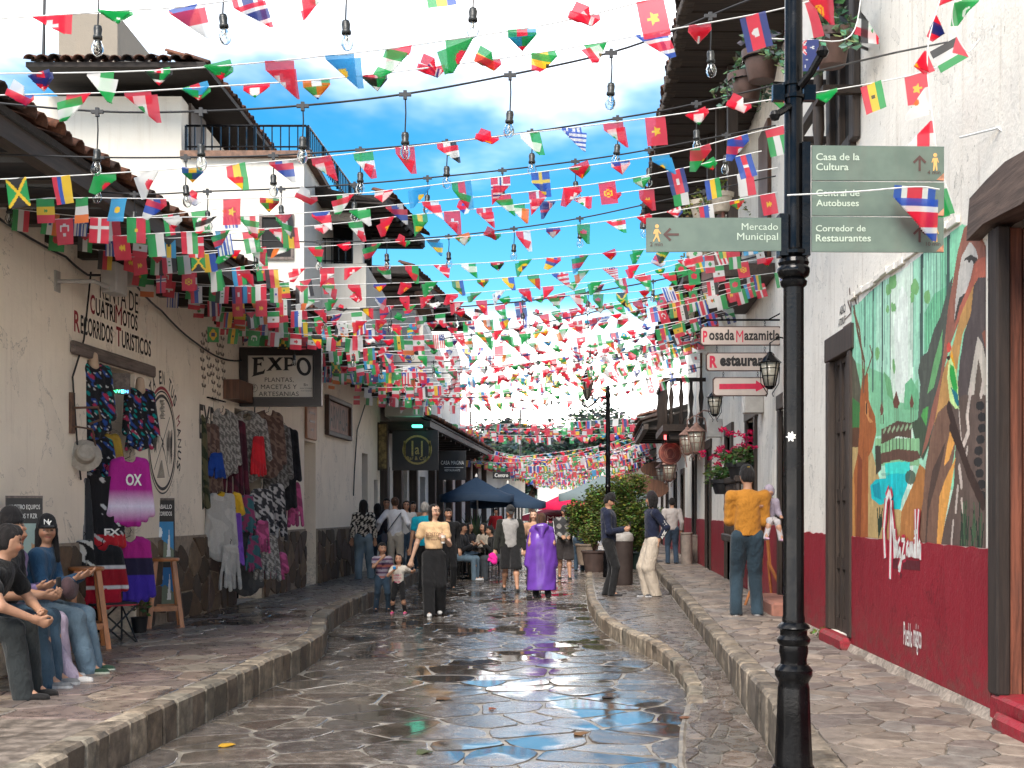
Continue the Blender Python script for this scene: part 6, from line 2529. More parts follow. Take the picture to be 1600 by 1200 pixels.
def lights(ctrl, bulbs, label, drop=0.17, r_=0.0065, detail=True, step=None):
 pts = curve_pts(ctrl, 50)
 m = MB()
 m.tube(pts, r_, 5, caps=False)
 root = m.build('light_string', M_wire, None, label, 'string lights', 'cables of bare bulbs across the street', auto=False)
 spots = []
 if bulbs:
  for bx in bulbs:
   best = min(pts, key=lambda p: abs(p.x / p.y * 2000 + 800 - bx))
   for a, b in zip(pts[:-1], pts[1:]):
    fa, fb = a.x / a.y * 2000 + 800, b.x / b.y * 2000 + 800
    if fa <= bx <= fb:
     best = a.lerp(b, (bx - fa) / (fb - fa))
   spots.append(best)
 else:
  spots = [p for p, t in walk(pts, step, 0.3)]
 rr = random.Random(len(pts) + int(pts[0].y * 10))
 for p in spots:
  dr = drop * rr.uniform(0.75, 1.15)
  s = MB()
  s.tube([(0, 0, 0.02), (0.004, 0, -dr * .5), (0, 0, -dr)], 0.004, 4)
  s.box((-0.035, -0.008, -0.012), (0.035, 0.008, 0.008))
  s.box((-0.01, -0.01, -0.03), (0.01, 0.01, 0.02))
  c = s.build('drop_cable', M_wire, root, auto=False)
  c.location = p
  o = bpy.data.objects.new('bulb', ME_SOCK)
  COL.objects.link(o)
  o.parent = root
  o.location = p - Vector((0, 0, dr))
  o.rotation_euler = (rr.gauss(0, .05), rr.gauss(0, .05), 0)
  for nm, me in (('glass', ME_GLASS), ('filament', ME_FIL)):
   g = bpy.data.objects.new(nm, me)
   COL.objects.link(g)
   g.parent = o
 return root


PP = lambda pl, Y: [P(px, py, Y) for px, py in pl]
lights(PP([(-60, -22), (153, -30), (348, -28), (540, -40), (739, -52), (900, -80)], 6.4), [153, 348, 540, 739], 'bulb cable above the top edge, only its four hanging bulbs showing', 0.20)
lights(PP([(-60, 156), (152, 174), (314, 174), (473, 165), (633, 147), (797, 117), (955, 82), (1060, 45), (1150, 8), (1225, -20)], 7.3), [152, 314, 473, 633, 797, 955, 1110], 'bulb cable crossing in front of the tower house up to the big eave', 0.19)
lights(PP([(-40, 240), (155, 246), (290, 246), (427, 243), (563, 234), (698, 222), (831, 206), (965, 185), (1060, 168), (1225, 130)], 8.8), [155, 290, 427, 563, 698, 831, 965, 1088], 'bulb cable level with the terrace floor of the tower house', 0.17)
lights(PP([(10, 290), (210, 303), (324, 299), (439, 295), (554, 288), (668, 278), (785, 266), (899, 252), (1014, 234), (1212, 196)], 10.2), [15, 210, 324, 439, 554, 668, 785, 899, 1014, 1135], 'bulb cable just below the terrace of the tower house', 0.15)
lights(PP([(300, 374), (500, 378), (604, 375), (701, 369), (803, 357), (906, 341), (1006, 320), (1212, 275)], 11.8), [400, 500, 604, 701, 803, 906, 1006, 1100], 'bulb cable over the loggia house, ending above the left sign arm', 0.13)
for i, (Y, zl, zr) in enumerate([(15.5, 4.1, 4.7), (17.3, 3.8, 4.9), (19.5, 3.9, 4.6), (22.0, 4.0, 4.7), (25.0, 3.9, 4.4)]):
 lights(span(Y, zl, zr, 0.3), None, ['bulb cable in the thick of the flags, nearest of the small ones', 'second small bulb cable among the flags', 'third small bulb cable among the flags, behind the EXPO sign', 'fourth small bulb cable deep among the flags', 'farthest bulb cable that can be told apart among the flags'][i], 0.12, 0.009, step=0.8)
# wires over the right part
cable('overhead_wire', [P(1272, 112, 7.0), P(1400, 82, 7.6), P(1480, 66, 8.4)], 0.006, M_wire, 0.0, 'thin black wire running from the signpost arm to the right wall')
cable('overhead_wire', [P(1500, 215, 7.9), P(1560, 200, 7.6), P(1640, 260, 7.2)], 0.008, M_string, 0.0, 'pale cable looping over the big door lintel')

# ------------------------------------------------------------------ the signpost
YP = 6.0
bp = Vector((1.32, YP, ZR))
post = empty('signpost', bp, label='black cast-iron signpost with four grey-green direction panels, close on the right', cat='signpost')
px2 = YP / 2000.0
def prz(py):
 return 1.6 + (797 - py) * px2 - ZR
prof = [(0.13, 0.0), (0.13, 0.03), (0.10, 0.06), (31 * px2, 0.075), (29.5 * px2, prz(1195)), (27 * px2, prz(1130)), (24.5 * px2, prz(1075)), (23 * px2, prz(1066)), (26 * px2, prz(1060)), (29 * px2, prz(1055)), (29 * px2, prz(1046)), (25 * px2, prz(1041)),
  (20.5 * px2, prz(1037)), (20 * px2, prz(1030)), (22.5 * px2, prz(1018)), (21.5 * px2, prz(1008)), (25 * px2, prz(1004)), (26 * px2, prz(998)), (21 * px2, prz(992)), (21 * px2, prz(985)), (22 * px2, prz(983)), (26 * px2, prz(981)), (23 * px2, prz(976)), (17.5 * px2, prz(972)), (17.5 * px2, prz(966)),
  (16.4 * px2, prz(960)), (15.8 * px2, prz(700)), (15.8 * px2, prz(450)), (20 * px2, prz(446)), (21 * px2, prz(440)), (17 * px2, prz(436)), (23 * px2, prz(432)), (25 * px2, prz(426)), (25 * px2, prz(420)), (22 * px2, prz(416)), (24 * px2, prz(411)), (22 * px2, prz(405)), (17 * px2, prz(402)), (22 * px2, prz(398)), (22 * px2, prz(393)), (16 * px2, prz(389)),
  (15.0 * px2, prz(380)), (13.6 * px2, prz(0)), (13.4 * px2, prz(-160))]
m = MB()
m.lathe(prof, (0, 0, 0), 36, flute=(0.08, prz(1080), 0.10, 12))
m.build('pole', M_iron, post)
m = MB()
for py in (130, 150):
 m.lathe([(15 * px2, prz(py + 5)), (17.5 * px2, prz(py + 5)), (17.5 * px2, prz(py)), (15 * px2, prz(py))], (0, 0, 0), 20)
m.box((-0.10, -0.02, prz(158)), (-0.045, 0.02, prz(134)))
m.box((0.045, -0.02, prz(158)), (0.10, 0.02, prz(134)))
m.build('collar', M_iron, post)
m = MB()
m.tube([(0.02, -0.05, prz(140)), (0.06, -0.09, prz(124)), (0.10, -0.13, prz(99))], 0.018, 10)
m.lathe([(0.0, -0.03), (0.02, -0.022), (0.03, 0), (0.02, 0.022), (0, 0.03)], (0.103, -0.133, prz(97)), 12)
m.build('arm', M_iron, post)
m = MB()
m.tube([(-0.03, -0.04, prz(170)), (-0.07, -0.08, prz(182)), (-0.11, -0.12, prz(192))], 0.016, 10)
m.lathe([(0.0, -0.026), (0.018, -0.02), (0.026, 0), (0.018, 0.02), (0, 0.026)], (-0.113, -0.123, prz(193)), 12)
m.build('arm', M_iron, post)
m = MB()
m.box((0.03, -0.05, prz(402)), (0.068, 0.03, prz(226)))
m.box((-0.075, -0.05, prz(402)), (-0.035, 0.03, prz(337)))
m.build('clamp_bar', M_iron, post, auto=False)
M_panel = simple('panel_green', (0.085, 0.118, 0.092), 0.42, 0.10, 9, bump=0.03, grime=0.25)
M_pt = simple('panel_letter', (0.36, 0.42, 0.34), 0.5, 0.05, 20, bump=0)
M_pb = simple('panel_brown', (0.055, 0.020, 0.014), 0.5, 0.1, 20, bump=0)
M_po = simple('panel_ochre', (0.50, 0.29, 0.09), 0.5, 0.1, 20, bump=0)
M_cop = simple('panel_copper', (0.35, 0.15, 0.08), 0.5, 0.4, 40, bump=0.1)


def sp(px, py, n=0.0):
 return ((px - 1240) * px2, -0.052 - n, prz(py))


def walker(m, cx, cy, h, mat, n=0.014, face=False):
 k = h / 38.0
 parts = []
 head = [(cx + 4.4 * k * math.cos(a), cy - 15 * k + 4.4 * k * math.sin(a)) for a in np.linspace(0, 2 * math.pi, 13)[:-1]]
 m.add([sp(x, y, n) for x, y in head], [tuple(range(12))], mat)
 body = [(-5, -9), (5, -9), (8, 1), (6.5, 2), (4, -4), (4, 5), (5, 19), (2, 19), (0.3, 7), (-2, 19), (-5, 19), (-3.6, 5), (-4, -4), (-6.5, 2), (-8, 1)] if not face else \
  [(-4, -9), (3, -9), (7, -2), (9, 0), (8, 2), (5, 0), (3, -3), (3, 4), (7, 18), (4, 19), (0, 8), (-4, 13), (-7, 19), (-9, 17), (-5, 9), (-3, 2), (-5, 1), (-7, 3), (-8, 0), (-6, -6)]
 m.add([sp(cx + x * k, cy + y * k, n) for x, y in body], [tuple(range(len(body)))], mat)


def arrow(m, cx, cy, up, mat, n=0.014):
 if up:
  A = [(-1.8, 12), (-1.8, -6), (-8, 0.5), (-10.5, -2.2), (0, -12.5), (10.5, -2.2), (8, 0.5), (1.8, -6), (1.8, 12)]
 else:
  A = [(12, 1.8), (-6, 1.8), (0.5, 8), (-2.2, 10.5), (-12.5, 0), (-2.2, -10.5), (0.5, -8), (-6, -1.8), (12, -1.8)]
 m.add([sp(cx + x, cy + y, n) for x, y in A], [tuple(range(len(A)))], mat)


PANELS = [(1264, 233, 1468, 287, ['Casa de la', 'Cultura'], '4 min', 1), (1264, 288.6, 1468, 341.5, ['Central de', 'Autobuses'], '', 1), (1263.5, 343, 1467.5, 397.5, ['Corredor de', 'Restaurantes'], '10 min', 1),
   (1007.5, 342, 1216, 398, ['Mercado', 'Municipal'], '2 min', 0)]
labp = ['top right', 'middle right', 'bottom right', 'left']
WX = {'Casa de la': 67, 'Cultura': 50, 'Central de': 67, 'Autobuses': 66, 'Corredor de': 77, 'Restaurantes': 85, 'Mercado': 56, 'Municipal': 63}
for (x0, y0, x1, y1, lines, mins, right) in PANELS:
 m = MB()
 y0l, y1l = (y0 - 0.5, y1 + 1.0) if right else (y0 - 1, y1 + 1.5)
 A = [sp(x0, y1, 0), sp(x1, y1l if right else y1 - 2, 0), sp(x1, y0 + (3 if not right else 2), 0), sp(x0, y0 + (3 if not right else 0), 0)]
 m.add([Vector(a) for a in A] + [Vector(a) + Vector((0, -0.012, 0)) for a in A], [(0, 1, 2, 3), (7, 6, 5, 4), (0, 4, 5, 1), (1, 5, 6, 2), (2, 6, 7, 3), (3, 7, 4, 0)])
 pn = m.build('sign_panel', M_panel, post, auto=False)
 m = MB()
 for k, tx_ in enumerate(lines):
  yb = y0 + (22 if k == 0 else 37.5) + (1.2 if right else 0)
  w_ = WX[tx_]
  vs, fs = text_polys(tx_, 0.012)
  xmin, xmax = min(v[0] for v in vs), max(v[0] for v in vs)
  sc_ = w_ / (xmax - xmin)
  xs = x0 + 6 if right else 1211 - w_
  m.add([sp(xs + (v[0] - xmin) * sc_, yb - v[1] * sc_ * 0.93, 0.0145) for v in vs], fs, 0)
 if mins:
  vs, fs = text_polys(mins, 0.0)
  xs = (1442 if len(mins) < 6 else 1438) if right else 1013
  sc_ = (20 if len(mins) < 6 else 24) / max(v[0] for v in vs)
  yb = y1 - 9
  m.add([sp(xs + v[0] * sc_, yb - v[1] * sc_, 0.0145) for v in vs], fs, 1)
 m.build('lettering', [M_pt, M_pb], pn, auto=False)
 if right and lines[0] != 'Central de' or not right:
  m = MB()
  arrow(m, 1430 if right else 1046, (y0 + y1) / 2 + 1, right, 0)
  walker(m, 1454 if right else 1024, (y0 + y1) / 2 - 1, 27, 1, face=not right)
  m.build('pictogram', [M_pb, M_po], pn, auto=False)
 if right:
  m = MB()
  m.add([sp(x1 - 12, y1 - 0.3, 0.0135), sp(x1 - 0.5, y1 + 0.6, 0.0135), sp(x1 - 0.5, y1 - 11, 0.0135)], [(0, 1, 2)], 0)
  m.build('corner_mark', M_cop, pn, auto=False)
m = MB()
r = random.Random(2)
pts = []
for k in range(18):
 a = 2 * math.pi * k / 18
 rr_ = 9.5 * (0.72 + 0.28 * math.sin(k * 2.3))
 x, y = 1233 + rr_ * 0.8 * math.cos(a), 683 + rr_ * math.sin(a)
 xx = (x - 1240) * px2
 rad = 16.1 * px2
 pts.append((xx, -math.sqrt(max(1e-6, rad ** 2 - xx ** 2)) - 0.001, prz(y)))
m.add(pts, [tuple(range(18))])
m.build('sticker', M_lead_w, post, auto=False)
# ------------------------------------------------------------------ smooth bodies from blended limbs
def V3(*a):
 return np.array(a, dtype=float)


def cap(a, b, ra, rb=None, flat=1.0, axis=(0, 1, 0), k=0.02, sub=False):
 ax = np.array(axis, float)
 ax /= np.linalg.norm(ax) + 1e-9
 return dict(a=np.array(a, float), b=np.array(b, float), ra=ra, rb=ra if rb is None else rb, flat=flat, ax=ax, k=k, sub=sub)


def ball(c, r, flat=1.0, axis=(0, 1, 0), k=0.02, sub=False):
 return cap(c, np.array(c, float) + 1e-5, r, r, flat, axis, k, sub)


def sdf_arrays(prims, vox):
 pos = [p for p in prims if not p['sub']]
 lo = np.min([np.minimum(p['a'], p['b']) - max(p['ra'], p['rb']) for p in pos], 0) - 3 * vox
 hi = np.max([np.maximum(p['a'], p['b']) + max(p['ra'], p['rb']) for p in pos], 0) + 3 * vox
 n = np.ceil((hi - lo) / vox).astype(int) + 1
 D = np.full(n, 0.25, dtype=np.float32)
 axs = [lo[i] + np.arange(n[i]) * vox for i in range(3)]
 for p in prims:
  R_ = max(p['ra'], p['rb']) + p['k'] * 1.5 + 3 * vox
  l = np.minimum(p['a'], p['b']) - R_
  h = np.maximum(p['a'], p['b']) + R_
  i0 = np.clip(np.floor((l - lo) / vox).astype(int), 0, n)
  i1 = np.clip(np.ceil((h - lo) / vox).astype(int) + 1, 0, n)
  if np.any(i1 <= i0):
   continue
  X, Y, Z = np.meshgrid(axs[0][i0[0]:i1[0]], axs[1][i0[1]:i1[1]], axs[2][i0[2]:i1[2]], indexing='ij')
  dx, dy, dz = X - p['a'][0], Y - p['a'][1], Z - p['a'][2]
  ab = p['b'] - p['a']
  f = p['flat']
  if f != 1.0:
   g = 1 / f - 1
   s = (dx * p['ax'][0] + dy * p['ax'][1] + dz * p['ax'][2]) * g
   dx, dy, dz = dx + s * p['ax'][0], dy + s * p['ax'][1], dz + s * p['ax'][2]
   ab = ab + np.dot(ab, p['ax']) * g * p['ax']
  L = float(np.dot(ab, ab)) + 1e-12
  t = np.clip((dx * ab[0] + dy * ab[1] + dz * ab[2]) / L, 0, 1)
  d = np.sqrt((dx - t * ab[0]) ** 2 + (dy - t * ab[1]) ** 2 + (dz - t * ab[2]) ** 2) - (p['ra'] + (p['rb'] - p['ra']) * t)
  if f < 1:
   d = d * (0.5 + 0.5 * f)
  S = D[i0[0]:i1[0], i0[1]:i1[1], i0[2]:i1[2]]
  if p['sub']:
   S[:] = np.maximum(S, -d)
  else:
   k = p['k']
   h_ = np.clip(0.5 + 0.5 * (S - d) / k, 0, 1)
   S[:] = S * (1 - h_) + d * h_ - k * h_ * (1 - h_)
 return D, lo


def surface_nets(D, lo, vox):
 ins = D < 0
 nx, ny, nz = D.shape
 cnt = np.zeros((nx - 1, ny - 1, nz - 1), dtype=np.int8)
 for i in (0, 1):
  for j in (0, 1):
   for k in (0, 1):
    cnt += ins[i:nx - 1 + i, j:ny - 1 + j, k:nz - 1 + k]
 act = (cnt > 0) & (cnt < 8)
 idx = np.argwhere(act)
 N = len(idx)
 if N == 0:
  return np.zeros((0, 3)), np.zeros((0, 4), int)
 cid = np.full(act.shape, -1, dtype=np.int64)
 cid[tuple(idx.T)] = np.arange(N)
 acc = np.zeros((N, 3))
 w = np.zeros(N)
 cs = [(i, j, k) for i in (0, 1) for j in (0, 1) for k in (0, 1)]
 for a in cs:
  for ax in range(3):
   if a[ax] == 1:
    continue
   b = list(a)
   b[ax] = 1
   va = D[idx[:, 0] + a[0], idx[:, 1] + a[1], idx[:, 2] + a[2]]
   vb = D[idx[:, 0] + b[0], idx[:, 1] + b[1], idx[:, 2] + b[2]]
   m = (va < 0) != (vb < 0)
   t = np.where(m, va / np.where(m, va - vb, 1), 0)
   p = np.array(a, float)[None, :].repeat(N, 0)
   p[:, ax] = t
   acc += p * m[:, None]
   w += m
 verts = (idx + acc / w[:, None]) * vox + lo
 quads = []
 for ax in range(3):
  sl0 = [slice(None)] * 3
  sl1 = [slice(None)] * 3
  sl0[ax] = slice(0, -1)
  sl1[ax] = slice(1, None)
  m = ins[tuple(sl0)] != ins[tuple(sl1)]
  e = np.argwhere(m)
  u, v = (ax + 1) % 3, (ax + 2) % 3
  ok = (e[:, u] > 0) & (e[:, v] > 0) & (e[:, u] < D.shape[u] - 1) & (e[:, v] < D.shape[v] - 1)
  e = e[ok]
  q = []
  for du, dv in ((1, 1), (0, 1), (0, 0), (1, 0)):
   c = e.copy()
   c[:, u] -= du
   c[:, v] -= dv
   q.append(cid[c[:, 0], c[:, 1], c[:, 2]])
  q = np.stack(q, -1)
  f = ins[e[:, 0], e[:, 1], e[:, 2]]
  q = np.where(f[:, None], q, q[:, ::-1])
  quads.append(q)
 return verts, np.concatenate(quads)


def wave(v, s, seed):
 x, y, z = v[:, 0], v[:, 1], v[:, 2]
 a = seed * 1.37
 return (np.sin(s * (1.0 * x + 0.4 * z) + a + 1.6 * np.sin(s * .37 * z + a)) + np.sin(s * (0.8 * y - 0.5 * z) + 2 * a + 1.3 * np.sin(s * .5 * x)) + 0.6 * np.sin(s * 1.9 * (0.5 * x + 0.6 * y + 0.9 * z) + a * 3)) / 2.6


def sdf_obj(name, prims, vox, col, mat, parent, wr=0.0, ws=45, seed=1, fall=None):
 D, lo = sdf_arrays(prims, vox)
 v, q = surface_nets(D, lo, vox)
 if len(v) == 0:
  return None
 if wr:
  g = np.stack(np.gradient(D, vox), -1)
  ii = np.clip(((v - lo) / vox).round().astype(int), 0, np.array(D.shape) - 1)
  nrm = g[ii[:, 0], ii[:, 1], ii[:, 2]]
  nrm /= np.linalg.norm(nrm, axis=1)[:, None] + 1e-6
  w = wave(v * (np.array(fall) if fall else 1.0), ws, seed)
  v = v + nrm * (w * wr)[:, None]
 c = col(v) if callable(col) else np.tile(np.array(col, float), (len(v), 1))
 me = np_mesh(name, v, q, vcols=c, smooth=True)
 return link(name, me, parent, mat)


def ik(a, c, l1, l2, pole):
 a, c, pole = np.array(a, float), np.array(c, float), np.array(pole, float)
 d = c - a
 L = np.linalg.norm(d)
 if L > (l1 + l2) * 0.999:
  c = a + d / L * (l1 + l2) * 0.999
  d = c - a
  L = np.linalg.norm(d)
 u = d / L
 x = (l1 ** 2 - l2 ** 2 + L ** 2) / (2 * L)
 h = math.sqrt(max(0, l1 ** 2 - x ** 2))
 p = pole - np.dot(pole, u) * u
 p /= np.linalg.norm(p) + 1e-9
 return a + u * x + p * h, c


SK = {'tan': (0.40, 0.215, 0.135), 'light': (0.52, 0.32, 0.22), 'brown': (0.28, 0.14, 0.085)}
HAIRC = {'black': (0.012, 0.010, 0.010), 'brown': (0.06, 0.03, 0.018), 'grey': (0.3, 0.29, 0.27)}


def person(label, loc, rz, H, top=None, bottom=None, sleeve='short', skin='tan', hair='short', hairc='black', shoe=(0.02, 0.02, 0.02), sole=None,
   feet=None, hands=None, hips=(0, 0), hipz=None, lean=0.0, yaw=0.0, pitch=0.0, vox=0.013, cap_=None, fem=False, seed=1, bulk=1.0, legw=1.0,
   topfn=None, botfn=None, hem=None, group=None, child=False, knees=((0, -1, 0), (0, -1, 0)), elbows=((0.3, 1, -.3), (-0.3, 1, -.3)), shorts=False, crop=False,
   glasses=False, hood=False, coll=True, collar=None, toptag='shirt', bottag='trousers', facing_hand=None, grip=False, bare=False):
 k = H / 1.7
 root = empty('person', loc, rz, label=label, cat='person', group=group)
 sc_ = lambda *a: np.array(a, float) * k
 hs = 1.22 if child else 1.0          # children have bigger heads
 hz = (0.915 * k) if hipz is None else hipz
 if child and hipz is None:
  hz = 0.80 * k
 hip = V3(hips[0], hips[1], hz)
 sd = V3(0, -math.sin(lean), math.cos(lean))
 fw = V3(0, -math.cos(lean), -math.sin(lean))
 tl = 0.50 * k * (0.95 if child else 1)
 neck = hip + sd * tl
 shc = hip + sd * (tl - 0.055 * k)
 sw = (0.165 if fem else 0.185) * k * (0.92 if child else 1)
 sh = [shc + V3(sw, 0, 0), shc + V3(-sw, 0, 0)]
 hj = [hip + V3(0.085 * k, 0, -0.02 * k), hip + V3(-0.085 * k, 0, -0.02 * k)]
 ft = feet or [(0.10, 0.0, 0.0), (-0.10, 0.0, 0.0)]
 l1, l2 = (0.425 * k, 0.41 * k) if not child else (0.37 * k, 0.37 * k)
 legs = []
 for i in (0, 1):
  an = V3(*ft[i]) + V3(0, 0, 0.085 * k)
  kn, an = ik(hj[i], an, l1, l2, knees[i])
  legs.append((hj[i], kn, an))
 hd = hands or [(0.24 * k, -0.02, hz - 0.06 * k), (-0.24 * k, -0.02, hz - 0.06 * k)]
 arms = []
 for i in (0, 1):
  el, wr_ = ik(sh[i], hd[i], 0.29 * k, 0.25 * k, elbows[i])
  arms.append((sh[i], el, wr_))
 # head frame
 cy, sy, cp, sp_ = math.cos(yaw), math.sin(yaw), math.cos(pitch), math.sin(pitch)
 hf = V3(sy, -cy, 0) * cp + V3(0, 0, -1) * sp_
 hr = V3(cy, sy, 0)
 hu = np.cross(hr, hf) * -1
 hu = np.cross(hf, hr) if hu[2] < 0 else hu
 hc = neck + sd * 0.045 * k + V3(0, 0, 0.115 * k * hs) + hf * 0.02 * k
 r0 = 0.078 * k * hs
 # ---- the body: one continuous skin
 B = []
 B.append(cap(hc + hu * 0.028 * k * hs - hf * 0.006 * k, hc - hu * 0.005 * k * hs, r0 * 1.02, r0 * 0.97, k=0.03))
 B.append(cap(hc - hu * 0.05 * k * hs + hf * 0.022 * k * hs, hc - hu * 0.072 * k * hs + hf * 0.034 * k * hs, r0 * 0.66, r0 * 0.40, k=0.035))
 if vox < 0.018:
  B.append(cap(hc + hf * r0 * 0.95 + hu * 0.004, hc + hf * r0 * 1.16 - hu * 0.024 * k * hs, 0.007 * k, 0.012 * k, k=0.012))
  for s in (1, -1):
   B.append(cap(hc + hr * s * r0 * 0.96 + hu * 0.012 * k, hc + hr * s * r0 * 0.93 - hu * 0.022 * k, 0.016 * k, 0.011 * k, 0.5, hr, k=0.008))
   B.append(ball(hc + hr * s * 0.030 * k * hs + hf * r0 * 1.10 + hu * 0.005, 0.014 * k, k=0.01, sub=True) if False else ball(hc + hr * s * 0.03 * k + hf * r0 * 0.8 - hu * 0.025, 0.02 * k, k=0.02))
 B.append(cap(neck - sd * 0.03 * k, hc - hu * 0.045 * k * hs - hf * 0.015 * k, 0.052 * k, 0.046 * k, k=0.03))
 B.append(cap(sh[0], sh[1], 0.05 * k, 0.05 * k, k=0.04))
 B.append(cap(hip + sd * 0.0, hip + sd * (tl - 0.12 * k), 0.10 * k * bulk, 0.115 * k * bulk, 0.72, fw, k=0.05))
 B.append(cap(hj[0], hj[1], 0.075 * k, k=0.05))
 for i, (a, b, c) in enumerate(arms):
  B.append(cap(a, b, 0.047 * k, 0.036 * k, k=0.03))
  B.append(cap(b, c, 0.037 * k, 0.024 * k, k=0.02))
  d = c - b
  d /= np.linalg.norm(d) + 1e-9
  if facing_hand:
   d = d + np.array(facing_hand[i], float)
   d /= np.linalg.norm(d)
  sd_ = np.cross(d, fw)
  if np.linalg.norm(sd_) < 0.2:
   sd_ = np.cross(d, V3(0, 0, 1))
  sd_ /= np.linalg.norm(sd_)
  pn = np.cross(d, sd_)
  B.append(cap(c + d * 0.01 * k, c + d * 0.075 * k, 0.030 * k, 0.036 * k, 0.5, pn, k=0.02))
  if vox < 0.016:
   for q in range(4):
    o_ = (q - 1.5) * 0.021 * k
    L_ = (0.062, 0.072, 0.068, 0.052)[q] * k
    s0 = c + d * 0.085 * k + sd_ * o_
    m1 = s0 + d * L_ * 0.55 + pn * (0.012 if not grip else 0.03) * k
    e1 = s0 + d * L_ * (0.95 if not grip else 0.55) + pn * (0.028 if not grip else 0.06) * k
    B.append(cap(s0, m1, 0.0095 * k, 0.009 * k, k=0.006))
    B.append(cap(m1, e1, 0.009 * k, 0.0075 * k, k=0.006))
   t0 = c + d * 0.03 * k - sd_ * 0.026 * k
   t1 = t0 + d * 0.035 * k - sd_ * 0.024 * k + pn * 0.012 * k
   B.append(cap(t0, t1, 0.012 * k, 0.010 * k, k=0.008))
   B.append(cap(t1, t1 + d * 0.03 * k + pn * 0.012 * k, 0.010 * k, 0.008 * k, k=0.006))
  else:
   B.append(cap(c + d * 0.08 * k, c + d * 0.15 * k + pn * 0.02 * k, 0.024 * k, 0.014 * k, 0.6, pn, k=0.02))
 for (a, b, c) in legs:
  B.append(cap(a, b, 0.078 * k, 0.052 * k, k=0.03))
  B.append(cap(b, b + (c - b) * 0.35, 0.050 * k, 0.054 * k, k=0.03))
  B.append(cap(b + (c - b) * 0.35, c, 0.054 * k, 0.033 * k, k=0.03))
  B.append(cap(c, c + V3(0, -0.08 * k, -0.05 * k), 0.030 * k, 0.022 * k, k=0.02))
 sk = np.array(SK[skin])

 def skincol(v):
  c = np.tile(sk, (len(v), 1))
  l = v - hc
  x, y, z = l @ hr, l @ hf, l @ hu
  s = k * hs
  n = (y > 0.03 * s)
  for sx in (1, -1):
   e = n & (np.hypot(x - sx * 0.030 * s, (z - 0.004 * s) * 1.7) < 0.0135 * s)
   c[e] = (0.035, 0.02, 0.015)
   b = n & (np.abs(x - sx * 0.031 * s) < 0.020 * s) & (np.abs(z - 0.028 * s) < 0.006 * s)
   c[b] = (0.04, 0.025, 0.02)
   u = n & (np.hypot(x - sx * 0.042 * s, z + 0.03 * s) < 0.022 * s)
   c[u] *= (1.1, 0.92, 0.9)
  m_ = n & (np.abs(x) < 0.024 * s) & (np.abs(z + 0.058 * s) < 0.008 * s)
  c[m_] = (0.30, 0.07, 0.06) if fem else (0.26, 0.10, 0.08)
  far_ = np.linalg.norm(l, axis=1)
  c *= (1 - 0.12 * np.clip(wave(v, 60, seed), 0, 1))[:, None]
  return c
 sdf_obj('body', B, vox, skincol, M_skin, root)
 # ---- upper garment
 if top is not None:
  T_ = []
  e = 0.016 * k
  T_.append(cap(sh[0] - sd * 0.012 * k, sh[1] - sd * 0.012 * k, 0.058 * k + e * .6, k=0.05))
  T_.append(cap(hip + sd * ((hem if hem is not None else (0.13 if crop else 0.02)) * k), hip + sd * (tl - 0.15 * k), (0.132 if not fem else 0.118) * k * bulk + e, (0.140 if not fem else 0.128) * k * bulk + e, 0.76, fw, k=0.06))
  if fem and not child:
   for s in (1, -1):
    T_.append(ball(hip + sd * (tl - 0.19 * k) + V3(s * 0.07 * k, 0, 0) + fw * 0.065 * k, 0.062 * k, k=0.04))
  T_.append(cap(neck - sd * 0.06 * k, neck - sd * 0.012 * k, 0.085 * k, 0.056 * k, k=0.03))
  if hood:
   T_.append(cap(neck + V3(0.05 * k, 0.06 * k, -0.01), neck + V3(-0.05 * k, 0.06 * k, -0.01), 0.05 * k, k=0.03))
   T_.append(cap(neck + V3(0, 0.085 * k, 0.0), neck + V3(0, 0.10 * k, -0.09 * k), 0.055 * k, 0.03 * k, k=0.04))
  for (a, b, c) in arms:
   if sleeve == 'none':
    continue
   if sleeve == 'short':
    T_.append(cap(a, a + (b - a) * 0.55, 0.052 * k + e * .6, 0.050 * k + e * .8, k=0.03))
   else:
    T_.append(cap(a, b, 0.058 * k + e * .7, 0.050 * k + e * .5, k=0.03))
    fr = 0.93 if sleeve == 'long' else 0.4
    T_.append(cap(b, b + (c - b) * fr, 0.050 * k + e * .5, 0.034 * k + e * .6, k=0.02))
  hm = (hem if hem is not None else (0.10 if crop else -0.04)) * k
  T_.append(cap(hip + sd * (hm - 3.0), hip + sd * (hm - 2.9999), 3.0, k=0.001, sub=True))
  sdf_obj(toptag, T_, vox, topfn(locals()) if topfn else top, M_cloth, root, wr=0.006 * k, ws=38, seed=seed)
 # ---- lower garment
 if bottom is not None:
  T_ = []
  e = 0.012 * k
  T_.append(cap(hip + sd * 0.0, hip + sd * 0.09 * k, (0.128 if not fem else 0.135) * k * (0.6 + .4 * bulk) + e, 0.112 * k * bulk + e, 0.68, fw, k=0.05))
  for (a, b, c) in legs:
   if shorts:
    kk = a + (b - a) * 1.02
    T_.append(cap(a, kk, 0.092 * k + e, 0.085 * k * legw + e, k=0.03))
   else:
    T_.append(cap(a, b, 0.090 * k + e, 0.062 * k * legw + e, k=0.03))
    T_.append(cap(b, c + V3(0, 0.01, -0.045 * k), 0.056 * k * legw + e, 0.050 * k * legw + e, k=0.02))
  lk = min(legs[0][1][2], legs[1][1][2]) - 0.01 if shorts else min(legs[0][2][2], legs[1][2][2]) - 0.06 * k
  T_.append(cap((0, 0, lk - 3), (0, 0, lk - 2.9999), 3.0, k=0.001, sub=True))
  sdf_obj(bottag, T_, vox, botfn(locals()) if botfn else bottom, M_cloth, root, wr=0.006 * k, ws=34, seed=seed + 3, fall=(1.5, 1.5, 0.6))
